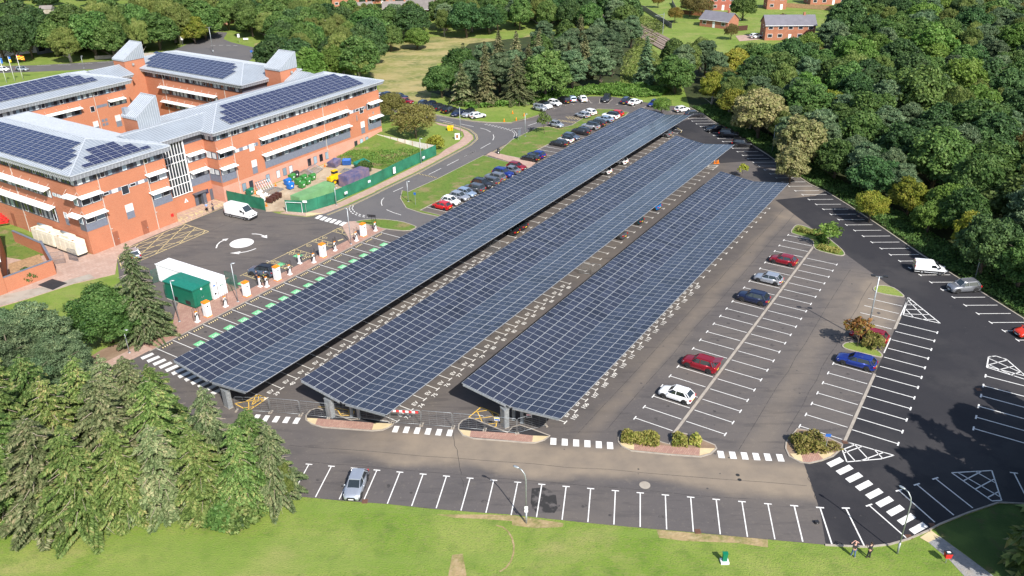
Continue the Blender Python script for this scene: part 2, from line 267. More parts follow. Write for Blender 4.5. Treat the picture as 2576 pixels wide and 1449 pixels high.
struct('new_tarmac',MB().poly(dk1,ZN).poly(dk2,ZN),[A2],'fresh dark tarmac of the outer ring of bays')
main_road=roadtop[:-1][::-1];rd=[T1(1,0,1932,1060),T1(1,0,1740,1160),T1(1,0,1370,1350),T1(1,0,1150,1449),T1(1,1,1100,30),T1(1,1,1090,70),T1(1,1,1140,120),T1(1,1,1250,160),T1(1,1,1390,185),G(1090,590),G(1010,570),G(870,566),G(790,543)]
struct('road',MB().poly(roadtop[:-1]+roadleft[:-5]+rd[::-1]+[T1(2,0,190,965),T1(2,0,350,890)],ZN),['road_asphalt'],'smooth grey access road curving past the office building')
farroad=[G(-60,168),G(100,164),G(285,153),G(330,150),G(420,133),G(470,112),G(548,80),G(572,82),G(562,98),G(580,106),G(640,120),G(650,128),G(632,150),G(560,190),G(420,160),G(285,172),G(100,180),G(-60,186)]
sheet('road',farroad,ZA,'road_asphalt','public road and mini roundabout behind the office building')
sheet('road',[G(1155,-40),G(1250,-40),G(1210,35),G(1165,28)],ZA,'road_asphalt','residential cul de sac at the top of the picture')
sheet('road',[G(1900,86),G(1975,78),G(1990,92),G(1860,104),G(1850,90)],ZA,'pink_paving','paved drive before the brick house by the wood')
sheet('meadow',[G(930,100),G(1100,92),G(1300,100),G(1330,88),G(1480,92),G(1300,130),G(1100,160),G(1080,262),G(1040,255),G(1000,262),G(960,262),G(948,200),G(930,190)],0.02,'meadow','rough straw coloured meadow behind the office building')
sheet('meadow',[G(640,110),G(690,100),G(720,130),G(700,165),G(640,150)],0.02,'meadow','rough grass beside the mini roundabout')
# wood floor
wood=kerbR[::-1]+[G(2700,960),G(2950,500),G(2750,100),G(2400,30),G(1960,110),G(1700,160)]
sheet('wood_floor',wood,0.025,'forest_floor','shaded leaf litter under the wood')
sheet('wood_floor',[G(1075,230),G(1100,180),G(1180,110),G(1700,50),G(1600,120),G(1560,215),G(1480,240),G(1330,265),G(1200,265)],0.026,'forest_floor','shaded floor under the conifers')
# ------------------------------------------------------------------ kerbs, islands, pavements
KH=0.12
def kerb_line(pts,w=0.16,h=KH,m='kerb_stone',closed=False,mb=None):
    k=mb or MB();P_=[Vector((p[0],p[1])) for p in pts];n=len(P_)
    L=[];R=[]
    for i in range(n):
        if closed:a=P_[i-1];b=P_[(i+1) % n]
        else:a=P_[max(i-1,0)];b=P_[min(i+1,n-1)]
        d=(b-a).normalized();q=Vector((-d.y,d.x))*w/2;L.append(P_[i]+q);R.append(P_[i]-q)
    for i in range(n if closed else n-1):
        j=(i+1) % n;k.hexa([(R[i].x,R[i].y,0),(R[j].x,R[j].y,0),(L[j].x,L[j].y,0),(L[i].x,L[i].y,0)],[(R[i].x,R[i].y,h),(R[j].x,R[j].y,h),(L[j].x,L[j].y,h),(L[i].x,L[i].y,h)],0)
    return k
def smooth_poly(pts,it=1):
    for _ in range(it):
        o=[]
        for i in range(len(pts)):a=pts[i];b=pts[(i+1) % len(pts)];o+=[lerp(a,b,.22),lerp(a,b,.78)]
        pts=o
    return pts
def island(name,pts,top,label,sm=1,h=KH):
    p=smooth_poly(pts,sm) if sm else pts
    o=struct(name,MB().prism(p,0.0,h-.01,0),[top],label);k=kerb_line(p,closed=True,h=h);struct('kerb',k,['kerb_stone'],'pale kerb stones edging the '+label);return o
i1=[G(1012,480),G(1007,500),G(1022,524),G(1061,537),G(1104,546),S(106.4,-84.6),S(106.4,-89.0),S(135.4,-89.0),S(135.6,-85),G(1330,423),G(1216,392),G(1100,451),G(1027,484)]
island('grass_verge',i1,'verge_grass','long grass verge between the access road and the first row of cars',0)
i2=T(2,0,(0,1058),(190,965),(262,958),(350,972),(450,948),(560,880),(620,835),(650,823),(760,828),(880,850),(850,880),(640,935))+[S(164,-89.0),S(141.2,-89.0),S(140.6,-86.5),G(1250,387)]
island('grass_verge',i2,'verge_grass','grass verge with the small tree between the road and the far cars',0)
i2b=[G(1232,384),G(1252,388),G(1342,412),G(1332,421),G(1240,397),G(1218,393)]
struct('footpath',MB().prism([G(1224,390),G(1236,383),G(1348,409),G(1332,424)],0,KH+.012),['pink_paving'],'pink paved footpath crossing the grass verge')
grs=T(1,1,(735,232),(800,215),(930,205),(1100,225),(1190,255),(1215,270),(1150,300),(960,280),(905,262),(860,250))
island('grass_verge',grs,'verge_grass','small triangular grass verge behind the tall white charger',1)
far3=T(2,0,(0,925),(140,890),(250,855),(150,812),(-60,800),(-190,850),(-180,915))
# brick refuges in front
isl1u=T(1,2,(378,275),(380,240),(410,205),(450,190),(470,188),(720,278),(800,262),(1045,292),(1030,315),(960,350),(880,357),(500,330),(420,305))
isl2u=T(1,2,(1528,345),(1532,310),(1560,280),(1610,262),(1640,268),(1900,372),(1935,330))+T(2,2,(60,315),(150,345),(285,395),(245,425),(170,448),(80,445),(0,437))+T(1,2,(1640,415),(1560,390))
isl3u=T(2,2,(803,440),(803,410),(820,375),(1000,390),(1115,440),(1188,460),(1225,385),(1260,372),(1310,380),(1420,420),(1530,465),(1543,490),(1500,530),(1420,553),(1200,538),(900,508),(830,475))
isl4u=T(3,2,(220,343),(185,385),(138,440),(133,490),(160,550),(240,592),(310,602),(400,582),(490,548),(555,490),(562,460),(400,385),(300,355))
def refuge(u,bands,label,top='new_asphalt'):
    island('refuge_island',u,top,label,0)
    for mm,q in bands:struct('paving',MB().prism(q,0.05,KH+.006),[mm],('red block paving' if mm=='brick_paving' else 'buff tactile paving')+' on the '+label)
refuge(isl1u,[('buff_paving',T(1,2,(384,262),(466,266),(448,312),(420,300),(392,284))),('brick_paving',T(1,2,(466,266),(892,300),(876,352),(500,326),(448,312))),('buff_paving',T(1,2,(892,300),(1032,305),(1000,330),(950,348),(876,352)))],'first brick refuge before the left canopy')
refuge(isl2u,[('buff_paving',T(1,2,(1535,350),(1622,360),(1612,405),(1565,388))),('brick_paving',T(1,2,(1622,360),(1932,378))+T(2,2,(160,396),(152,444),(60,440),(0,432))+T(1,2,(1612,405),)),('buff_paving',T(2,2,(160,396),(275,400),(235,426),(190,442),(152,444)))],'second brick refuge before the middle canopy')
refuge(isl3u,[('buff_paving',T(2,2,(815,447),(922,455),(920,502),(870,490),(828,468))),('brick_paving',T(2,2,(922,455),(1417,490),(1415,546),(1200,530),(920,502))),('buff_paving',T(2,2,(1417,490),(1530,492),(1495,525),(1415,546)))],'planted refuge with two hedges','bare_soil')
refuge(isl4u,[('buff_paving',T(3,2,(165,532),(248,530),(262,594),(200,570))),('brick_paving',T(3,2,(248,530),(375,528),(415,573),(310,598),(262,594))),('buff_paving',T(3,2,(375,528),(502,524),(470,550),(415,573)))],'planted refuge with one big bush','bare_soil')
u1=T(3,1,(205,255),(172,300),(182,316),(340,362),(345,430),(400,452),(545,486),(577,478),(575,460),(545,425),(440,340),(300,268),(235,250))
u2=T(3,1,(800,720),(795,742),(830,766),(1015,797),(1027,787),(985,750),(940,722),(860,706))
u3=T(3,1,(560,1160),(592,1138),(690,1138),(780,1165),(858,1225),(862,1246),(838,1250),(620,1197),(570,1180))
island('planted_island',u1,'verge_grass','long planted island with shrubs and a small tree',1)
island('planted_island',u2,'grass','half moon grass island beside the dark tarmac',1)
island('planted_island',u3,'grass','little grass island at the foot of the tall lamp',1)
# divider kerbs between the head-to-head bays
def dkerb(s0,s1,t,w,label):struct('kerb',MB().sbox(s0,s1,t-w/2,t+w/2,0.0,.06),['kerb_stone'],label)
dkerb(68.8,129.9,-24.5,.32,'long flush kerb between the two rows of the centre block');dkerb(77.6,92.9,-8.5,.32,'flush kerb between grey and dark bays');dkerb(105.5,109.5,-8.5,.32,'short kerb end by the tall lamp')
dkerb(50,97,-88.75,.2,'kerb before the charging bays')
# pavements
ch_pav=[S(50.2,-88.8),S(97.5,-88.8),S(97.8,-90.6),G(905,566),S(90,-91.2),S(68,-91.2),S(67,-96.5),S(56,-96.8),G(463,812)]
ch_pav=[S(50.5,-88.8),S(97.5,-88.8),S(97.5,-91.0),S(68.8,-91.2),S(68.2,-97.0),G(576,700),G(470,700),G(440,790),S(56,-92),S(50.5,-91.2)]
struct('pavement',MB().prism(ch_pav,0,.1),['brick_paving'],'red block pavement carrying the charging points')
struct('pavement',MB().prism([S(50.5,-88.9),S(50.5,-91.2),S(43.5,-91.2),S(43.5,-88.9)],0,.09),['pink_paving'],'pink pavement strip leading to the lower crossing')
struct('pavement',MB().prism([S(41.5,-88.9),S(41.5,-91.2),S(43.5,-91.2),S(43.5,-88.9)],0,.092),['buff_paving'],'buff tactile paving at the lower crossing')
pav=[T1(1,1,225,150),T1(1,1,375,160),T1(1,1,610,90)]+[S(112,-104.6),S(133.7,-105.6)]+[T1(1,0,1430,1130),T1(1,0,1530,1075),T1(1,0,1572,1030),T1(1,0,1560,995),T1(1,0,1480,965),T1(1,0,1380,945)]+[T1(1,0,1345,925),T1(1,0,1400,935),T1(1,0,1540,968),T1(1,0,1595,992),T1(1,0,1634,1024),T1(1,0,1640,1048),T1(1,0,1592,1090),T1(1,0,1455,1165),T1(1,0,1195,1302),T1(1,0,900,1443),T1(1,1,900,-2),T1(1,1,692,92),T1(1,1,515,165),T1(1,1,380,185),T1(1,1,180,162)]
struct('pavement',MB().prism(pav,0,.1),['pink_paving'],'pink pavement along the green hoarding and round the bend')
struct('pavement',MB().prism([T1(1,1,380,185),T1(1,1,515,165),T1(1,1,400,158),T1(1,1,375,165)],0.05,.106),['buff_paving'],'buff tactile paving at the upper crossing')
struct('pavement',MB().prism([T1(1,1,700,225),T1(1,1,790,222),T1(1,1,850,255),T1(1,1,905,270),T1(1,1,930,290),S(97.5,-89),S(90,-91),T1(1,1,650,262)],0,.094),['pink_paving'],'pavement wedge below the upper crossing')
apron=[G(236,641),G(448,557),G(445,537),G(538,502),G(566,508),T1(0,1,1700,75),T1(0,1,1688,110),T1(0,1,1390,240),T1(0,1,1230,300),T1(0,1,1000,400),T1(0,1,890,480),G(290,690),G(240,702),G(187,714),G(67,753),G(-60,790),G(-60,560),G(60,600)]
struct('pavement',MB().prism(apron,0,.045),['pink_paving'],'pink paved apron round the corner of the office building')
sheet('path',[G(-20,776),G(67,752),G(187,714),G(240,700),G(225,690),G(120,720),G(-20,748)],.06,'concrete','weedy slab path along the brick annexe')
sheet('tarmac_patch',T(0,1,(285,705),(395,658),(510,690),(400,742)),.068,'new_asphalt','square patch of new black tarmac in the slab path')
sheet('works_yard',[S(91.3,-122.6),S(120.5,-122.8),S(121,-106.4),S(101.5,-104.9),S(96.5,-105.4),S(93.6,-109.7),T1(1,1,75,150),S(92,-113.2)],.05,'yard_dirt','dusty compound behind the green hoarding')
bank=[S(119,-122.9),S(135.5,-123.2),S(134,-106.4),S(120.5,-106.3)]
struct('grass_bank',MB().prism(bank,0,[.15,2.3,.5,.15],0),['verge_grass'],'weedy grass bank rising inside the fenced corner')
lawnx=[S(134.2,-123),S(137,-124),T1(1,0,1040,900),T1(1,0,1340,930),T1(1,0,1380,950),T1(1,0,1480,970),T1(1,0,1560,1000),T1(1,0,1570,1030),T1(1,0,1528,1078),T1(1,0,1430,1135),S(134.2,-106)]
sheet('lawn',lawnx,.05,'grass','bright lawn between the white fence and the bend')
gp=T(3,2,(1210,1195),(1295,1150),(1500,1300),(1700,1449),(1850,1580),(1620,1580),(1480,1449),(1370,1330))
sheet('path',gp,.02,'gravel_path','grey gravel footpath leaving the car park')
sheet('paving',T(3,2,(1145,1160),(1230,1105),(1295,1155),(1210,1197)),.028,'buff_paving','square of buff slabs where the footpath starts')
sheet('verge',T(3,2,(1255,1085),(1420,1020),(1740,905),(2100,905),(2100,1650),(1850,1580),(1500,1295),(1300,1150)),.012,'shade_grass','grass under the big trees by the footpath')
dry=T(1,2,(1360,985),(1500,1010),(1740,1020),(1932,1035))+T(2,2,(0,1065),(180,1090),(380,1080),(390,1050),(180,1018),(0,992))+T(1,2,(1740,985),)
sheet('dry_grass',dry,.008,'dry_grass' if 'dry_grass' in MATS else layered('dry_grass',(0.34,0.25,0.13),[((0.17,0.17,0.05),0.7,0.42,0.6,0.85,(1,1,1),0),((0.42,0.33,0.2),1.8,0.5,0.7,0.6,(1,1,1),0)],bump=.5,bscale=4),'strip of straw coloured dead grass along the bays')
sheet('dry_grass',T(2,2,(1090,1098),(1400,1128),(1930,1168),(1932,1235),(1700,1200),(1300,1185),(1110,1160)),.008,'dry_grass','strip of dead grass along the right hand bays')
sheet('dry_grass',T(1,2,(1480,1290),(1560,1280),(1590,1449),(1450,1449)),.008,'dry_grass','bare streak in the lawn')
sheet('soil',[S(50,-91.3),S(43,-91.3),S(42,-93.5),S(47,-94.5),S(54,-93),S(57,-92)],.03,'bare_soil','bare brown soil under the tall spruce')
struct('kerb',kerb_line(kerbR[1:],w=.2),['kerb_stone'],'kerb along the foot of the wood')
struct('kerb',kerb_line(T(3,2,(430,1218),(750,1233),(920,1213),(1060,1173),(1200,1113),(1290,1063),(1500,978),(1740,897),(1932,907))),['kerb_stone'],'kerb at the lower right corner of the car park')
struct('kerb',kerb_line(roadtop+[]),['kerb_stone'],'kerb along the top of the access road')
# ------------------------------------------------------------------ painted markings
class Paint(MB):
    def line(s,a,b,w=.1,z=ZM):
        a=Vector(a[:2]);b=Vector(b[:2]);d=(b-a).normalized();q=Vector((-d.y,d.x))*w/2
        s.add([(a.x-q.x,a.y-q.y,z),(b.x-q.x,b.y-q.y,z),(b.x+q.x,b.y+q.y,z),(a.x+q.x,a.y+q.y,z)],[(0,1,2,3)]);return s
    def path(s,pts,w=.1,z=ZM):
        for a,b in zip(pts,pts[1:]):s.line(a,b,w,z)
        return s
    def tee(s,a,b,w=.1,bar=.75,z=ZM,bdir=None):
        s.line(a,b,w,z);a=Vector(a[:2]);d=(Vector(b[:2])-a).normalized();q=Vector((-d.y,d.x))*bar/2 if bdir is None else Vector(bdir)*bar/2
        s.line(a-q,a+q,w*1.25,z+.003);return s
    def dash(s,pts,w,on,off,z=ZM):
        acc=0;
        for a,b in zip(pts,pts[1:]):
            a=Vector(a[:2]);b=Vector(b[:2]);L=(b-a).length;d=(b-a)/L;x=-acc
            while x<L:
                if x+on>0:s.line(a+d*max(x,0),a+d*min(x+on,L),w,z)
                x+=on+off
            acc=(L-x) % (on+off) if x<L else-(x-L) % (on+off)
            acc=(on+off-(x-L)) % (on+off)
        return s
def clip_hatch(pb,poly,direction,spacing,w,off=0.0,z=ZM):
    d=Vector(direction).normalized();q=Vector((-d.y,d.x));P_=[Vector(p[:2]) for p in poly];vals=[p.dot(q) for p in P_];c=min(vals)+off
    while c<max(vals):
        hits=[]
        for i in range(len(P_)):
            a,b=P_[i],P_[(i+1) % len(P_)];va,vb=a.dot(q)-c,b.dot(q)-c
            if va*vb<0:hits.append(a+(b-a)*(va/(va-vb)))
        hits.sort(key=lambda h:h.dot(d))
        for k in range(0,len(hits)-1,2):pb.line(hits[k],hits[k+1],w,z)
        c+=spacing
def outline(pb,poly,w,z=ZM):
    for i in range(len(poly)):pb.line(poly[i],poly[(i+1) % len(poly)],w,z)
PITCH_B=2.48
def grid_row(pb,s0,n,t_tee,t_end,skip=(),w=.1,bar=.72):
    for k in range(n):
        if k in skip:continue
        s_=s0+k*PITCH_B;pb.tee(S(s_,t_tee),S(s_,t_end),w,bar,bdir=(D[0],D[1]))
bays=Paint()
for k in range(19):bays.line(S(50.9+k*2.455,-88.5),S(50.9+k*2.455,-83.7),.1)
for k in range(2,25):
    s_=103.4+k*PITCH_B
    if not 135.2<s_<140.6:bays.line(S(s_,-88.8),S(s_,-83.9),.1)
grid_row(bays,50.5,52,-67.6,-72.4);grid_row(bays,50.5,52,-77.2,-72.4)
grid_row(bays,55.2,41,-51.6,-56.4);grid_row(bays,55.2,41,-61.2,-56.4)
grid_row(bays,64.9,31,-35.5,-40.3);grid_row(bays,64.9,31,-45.2,-40.3)
grid_row(bays,69.7,25,-29.3,-24.8,skip=());grid_row(bays,72.1,21,-19.7,-24.2)
grid_row(bays,77.8,7,-13.3,-8.8);grid_row(bays,80.1,12,-3.6,-8.3,w=.13);grid_row(bays,84.9,0,0,0)
for s_,t_ in ((105.3,0),(107.8,0),(110.2,0),(112.7,0)):bays.line(S(s_,-13.3),S(s_,-8.8),.1)
bays.line(S(98.5,-8.5),S(102.8,-8.5),.14);bays.line(S(107.8,-8.5),S(115.7,-8.5),.14);bays.line(S(84,-24.5),S(95,-24.5),.12)
for k in range(7):bays.tee(S(87.2+k*2.42,2.8),S(87.2+k*2.42,8.5),.14,.8,bdir=(D[0],D[1]))
struct('bay_markings',bays,['white_paint'],'white T shaped lines of the straight parking rows')
b7=Paint();L7=T(3,1,(1882,1120),(1778,1050),(1680,987),(1582,920),(1487,857),(1398,797),(1313,740),(1228,683),(1147,628),(1068,575),(993,523),(922,475),(852,428),(783,381),(717,335),(653,292),(590,250),(532,210),(473,170),(417,132),(363,95),(308,58),(260,22))+[CR(2750,620,512,1932,*q) for q in ((1625,543),(1530,475),(1433,410),(1340,348),(1250,288),(1163,227),(1078,170),(995,115),(910,57),(832,8))]+[CR(2500,420,512,1932,*q) for q in ((1697,707),(1622,655),(1550,605),(1475,555),(1405,508),(1337,462),(1270,417),(1202,372),(1140,327),(1077,287),(1013,245),(955,205))]
for p in L7:b7.tee(p,(p[0]+4.45*math.cos(-.02),p[1]+4.45*math.sin(-.02)),.12,.8,bdir=((L7[-1][0]-L7[0][0])/120,(L7[-1][1]-L7[0][1])/120))
struct('bay_markings',b7,['white_paint'],'white T shaped lines of the slanting bays along the wood')
b1=Paint();a0,a1=T1(1,2,400,608),T1(2,2,1735,890);e1_,e2_=(T1(1,2,985,908),T1(1,2,1085,668)),None
ed=Vector(T1(2,2,767,1066))-Vector(T1(2,2,778,808))
for k in range(-1,20):
    p=lerp(a0,a1,k/18.0);b1.tee(p,(p[0]+ed.x*.99,p[1]+ed.y*.99),.11,.72)
for (a,b) in (((197,921),(262,1192)),((392,935),(483,1215)),((587,939),(728,1228)),((762,917),(1048,1168)),((987,805),(1258,1045)),((1122,760),(1402,992)),((1262,715),(1545,938)),((1855,673),(1960,880))):b1.tee(T1(3,2,*a),T1(3,2,*b),.13,.75)
struct('bay_markings',b1,['white_paint'],'white T shaped lines of the front row along the lawn')
br=Paint()
for a,b in (((840,310),(740,385)),((430,410),(500,415)),):pass
for q in (((435,250),(605,380)),((535,305),(705,345)),((750,290),(830,310)),((895,258),(985,288)),((1060,215),(1155,270)),((1270,195),(1335,265)),((1505,180),(1500,268)),((1770,180),(1660,275)),((1930,255),(1845,293)),((2060,300),(2020,318)),((2365,260),(2190,338)),((2445,330),(2375,362))):br.tee(CR(2100,360,512,2576,*q[1]),CR(2100,360,512,2576,*q[0]),.11,.9)
br.tee(CR(2500,420,512,1932,800,130),CR(2500,420,512,1932,980,110));br.tee(CR(2500,420,512,1932,690,105),CR(2500,420,512,1932,760,80))
struct('bay_markings',br,['worn_paint'],'white lines of the bays fanned round the far bend')
# zebra crossings
zb=Paint()
def stripes(cen,corners):
    c=[sum(p[i] for p in corners)/4 for i in (0,1)]
    for p in cen:zb.add([(q[0]-c[0]+p[0],q[1]-c[1]+p[1],ZM) for q in corners],[(0,1,2,3)])
c1=T(0,1,(1062,1248),(1150,1215),(1165,1228),(1078,1266));z1a,z1b=T1(0,1,1113,1240),T1(0,1,1345,1355)
stripes([lerp(z1a,z1b,k/5.0) for k in range(0,12)],T(0,1,(1152,1322-30),(1240,1255),(1258,1268),(1168,1310)))
cz=T(1,2,(1025,365),(1045,318),(1083,320),(1065,368))
stripes([T1(1,2,x,y) for x,y in ((-72,248),(4,255),(75,262),(152,268),(230,273),(307,279),(1055,343),(1135,348),(1217,354),(1299,360),(1380,366),(1462,371))],cz)
cz2=T(2,2,(292,408),(336,411),(335,462),(289,460))
stripes([T1(2,2,x,y) for x,y in ((312,435),(398,441),(484,447),(569,453),(655,460),(740,467),(1577,534),(1666,540),(1755,545),(1843,550),(1930,554),(2024,559))],cz2)
stripes([T1(3,2,x,y) for x,y in ((507,592),(578,650),(650,708),(725,768),(802,830),(880,891),(962,957),(1045,1022),(1135,1090))],T(3,2,(440,600),(540,553),(574,583),(475,630)))
k5=1456
stripes([CR(960,860,512,k5,*q) for q in ((897,25),(950,42),(1004,57),(1058,71),(1115,87),(1171,102))],[CR(960,860,512,k5,*q) for q in ((848,40),(905,4),(945,12),(888,50))])
struct('zebra_crossings',zb,['white_paint'],'white block stripes of the pedestrian crossings')
# hatchings
ht=Paint()
tri1=T(3,1,(1057,797),(1300,993),(1020,930));outline(ht,tri1,.15);clip_hatch(ht,tri1,(T1(3,1,1200,890)[0]-T1(3,1,1030,885)[0],T1(3,1,1200,890)[1]-T1(3,1,1030,885)[1]),1.35,.12,1.0);clip_hatch(ht,tri1,(T1(3,1,1200,970)[0]-T1(3,1,1060,830)[0],T1(3,1,1200,970)[1]-T1(3,1,1060,830)[1]),1.5,.12,1.1)
tri2=T(3,2,(597,440),(950,540),(850,568),(595,590),(560,498),(655,462));outline(ht,tri2,.13);clip_hatch(ht,tri2,(Vector(T1(3,2,775,505))-Vector(T1(3,2,580,575))),1.7,.12,.8);clip_hatch(ht,tri2,(Vector(T1(3,2,770,572))-Vector(T1(3,2,670,465))),1.5,.12,.9)
tri3=T(3,2,(1385,672),(1688,655),(1762,880),(1690,885));outline(ht,tri3,.13);clip_hatch(ht,tri3,(Vector(T1(3,2,1600,655))-Vector(T1(3,2,1475,720))),1.35,.12,.9);clip_hatch(ht,tri3,(Vector(T1(3,2,1720,800))-Vector(T1(3,2,1490,668))),1.6,.12,1.2)
tri4=T(3,1,(1665,1245),(1720,1240),(1800,1265),(1932,1380),(1985,1430),(1650,1325));outline(ht,tri4,.15);clip_hatch(ht,tri4,(Vector(T1(3,1,1820,1275))-Vector(T1(3,1,1680,1310))),1.3,.12,.6);clip_hatch(ht,tri4,(Vector(T1(3,1,1850,1350))-Vector(T1(3,1,1680,1275))),1.4,.12,.8)
tri5=[CR(2750,620,512,1932,*q) for q in ((300,183),(405,203),(465,160),(330,155))];outline(ht,tri5,.13);clip_hatch(ht,tri5,(1,.1),.9,.1,.4)
struct('hatched_markings',ht,['white_paint'],'white hatched no parking triangles')
yh=Paint();yb=T(0,1,(880,470),(1005,408),(1390,243),(1575,300),(1105,500),(920,575));outline(yh,yb,.14)
clip_hatch(yh,yb,(Vector(T1(0,1,1480,320))-Vector(T1(0,1,1100,490)))*0+Vector((D[0],D[1])),1.9,.12,1.0);clip_hatch(yh,yb,Vector((1.0,.38)),2.1,.12,.7);clip_hatch(yh,yb,Vector((.05,1.0)),2.3,.12,.7)
npb=[CR(640,640,512,1456,*q) for q in ((190,630),(640,462),(730,495),(728,540),(275,725),(200,690))];outline(yh,npb,.12,.056)
npi=[CR(640,640,512,1456,*q) for q in ((225,655),(655,490),(710,525),(290,690))];outline(yh,npi,.1,.056)
for k in range(7):
    yh.line(CR(640,640,512,1456,190+k*66,640-k*25),CR(640,640,512,1456,245+k*64,650-k*25),.1,.056);yh.line(CR(640,640,512,1456,290+k*62,690-k*25),CR(640,640,512,1456,300+k*62,715-k*27),.1,.056)
struct('yellow_hatching',yh,['yellow_paint'],'pale yellow box hatching before the office doors')
dis=Paint();k5=1456;C5=lambda x,y:CR(960,860,512,k5,x,y)
dis.line(C5(0,695),C5(1165,135),.11)
for a in ((160,640),(410,500),(655,385),(860,285),(1050,195)):pass
for s_ in (71.6,76.5,81.4,86.3,91.2):
    q=[S(s_,-96.1),S(s_+1.25,-96.1),S(s_+1.25,-91.6),S(s_,-91.6)];outline(dis,q,.1);clip_hatch(dis,q,(1,0.25),1.0,.08,.5);clip_hatch(dis,q,(-.1,1.0),1.0,.08,.5)
for q in (((660,600),(1050,650)),((735,630),(985,668)),((805,545),(1155,600)),((860,530),(1190,570)),((400,725),(740,780)),((790,700),(900,715)),((500,740),(730,790))):dis.line(CR(2100,360,512,2576,*q[0]),CR(2100,360,512,2576,*q[1]),.1,.05)
for x in range(680,1000,60):dis.line(CR(2100,360,512,2576,x,598+(x-680)*.12),CR(2100,360,512,2576,x+60,640+(x-680)*.12),.1,.05)
for x in range(830,1130,60):dis.line(CR(2100,360,512,2576,x,540+(x-830)*.1),CR(2100,360,512,2576,x+60,590+(x-830)*.1),.1,.05)
struct('disabled_bay_markings',dis,['yellow_paint'],'pale yellow disabled bay lines with hatched aisles')
yl=Paint()
for q in (T(1,2,(0,85),(60,100),(-30,160),(-5,95)),[CR(1780,1450,512,1932,*z) for z in ((540,680),(800,780),(770,970),(730,975),(360,830))],[CR(1112,1450,512,1932,*z) for z in ((600,670),(900,720),(950,800),(1130,800),(1150,740),(880,690))],[CR(600,1300,512,1932,*z) for z in ((1280,1190),(1450,1280),(1500,1290),(1770,1110),(1640,1060),(1440,1160))]):
    outline(yl,q,.12);clip_hatch(yl,q,(1,.2),1.3,.1,.6);clip_hatch(yl,q,(-.3,1),1.5,.1,.6)
struct('hatched_markings',yl,['bright_yellow_paint'],'bright yellow hatching at the canopy ends')
dbl=Paint();rl=roadleft[2:14]
def offs(pts,o):
    out=[]
    for i,p in enumerate(pts):
        a=Vector(pts[max(i-1,0)]);b=Vector(pts[min(i+1,len(pts)-1)]);d=(b-a).normalized();out.append((p[0]-d.y*o,p[1]+d.x*o))
    return out
dbl.path(offs(rl,.45),.1,ZN+.01);dbl.path(offs(rl,.75),.1,ZN+.01)
er=[T1(2,0,0,1062),T1(1,0,1740,1164),T1(1,0,1370,1354),T1(1,0,1155,1449),T1(1,1,1098,35),T1(1,1,1088,70),T1(1,1,1140,125),T1(1,1,1250,165),T1(1,1,1390,190)]
dbl.path(offs(er,.4),.1,ZN+.01);dbl.path(offs(er,.7),.1,ZN+.01);dbl.path(offs(roadtop[:7],.4),.12,ZN+.01);dbl.path(offs(T(2,0,(0,930),(140,895),(250,858)),.35),.12,ZN+.01)
dbl.path([CR(2500,420,512,1932,*q) for q in ((755,330),(850,385),(855,405),(835,418))],.12)
struct('double_yellow_lines',dbl,['yellow_paint'],'double yellow lines along the access road kerbs')
cl=Paint()
for q in ((((300,705),(570,758))),((1725,788),(1985,842))):cl.line(CR(1500,340,512,2576,*q[0]),CR(1500,340,512,2576,*q[1]),.12,ZN+.01)
for a,b in (((1300,705),(1570,758)),((2325,1172),(2125,1282)),((2020,1335),(1795,1445))):cl.line(CR(1500,340,512,2576,*a),CR(1500,340,512,2576,*b),.12,ZN+.01)
cl.path([CR(1500,340,512,2576,*q) for q in ((2120,870),(2240,900),(2330,950))],.12,ZN+.01);cl.path([CR(1500,340,512,2576,*q) for q in ((2378,1000),(2395,1055),(2370,1115))],.12,ZN+.01)
for a,b in (((1010,28),(790,138)),((678,195),(443,315)),((325,373),(75,497))):cl.line(CR(1700,600,512,2576,*a),CR(1700,600,512,2576,*b),.12,ZN+.01)
cl.line(T1(1,0,1110,1415),T1(1,0,1035,1449),.12,ZN+.01);cl.path(T(1,1,(967,45),(950,62),(946,85),(952,105)),.12,ZN+.01);cl.path(T(1,1,(985,135),(1040,158),(1095,175)),.12,ZN+.01)
cl.line(T1(2,0,120,950),T1(2,0,195,924),.12,ZN+.01);cl.line(T1(2,0,0,975),T1(2,0,75,966),.12,ZN+.01)
for o_ in (0,.55):cl.dash(offs(T(1,1,(712,105),(702,130),(725,160),(770,180),(840,195)),o_),.2,.5,.45,ZN+.01);cl.dash(offs(T(1,0,(1725,940),(1830,962),(1932,990))+T(2,0,(20,1010),(10,1050)),o_),.16,.55,.45,ZN+.01)
for q in ((280,495,383,493),(435,490,537,489),(585,483,700,478),(735,474,850,467)):cl.line(T1(0,0,q[0],q[1]),T1(0,0,q[2],q[3]),.15,ZA+.01)
cl.dash(T(0,0,(1590,345),(1700,342),(1790,345)),.2,1.6,1.2,ZA+.01)
struct('road_lines',cl,['white_paint'],'white centre dashes and give way lines of the roads')
rb=Paint();cc=T1(0,1,1825,388);rr=[Vector(T1(0,1,1922,375))-Vector(cc),Vector(T1(0,1,1850,352))-Vector(cc)]
R_=(rr[0].length+1.9)/2
rb.add([(cc[0]+1.95*math.cos(a*math.pi/16),cc[1]+1.95*math.sin(a*math.pi/16),ZM+.02) for a in range(32)],[tuple(range(32))])
def arc_arrow(pts,w=.22):
    rb.path(pts[:-1],w);a=Vector(pts[-2]);b=Vector(pts[-1]);d=(b-a).normalized();q=Vector((-d.y,d.x));rb.add([(*(a-q*.55),ZM+.003),(*b,ZM+.003),(*(a+q*.55),ZM+.003)],[(0,1,2)])
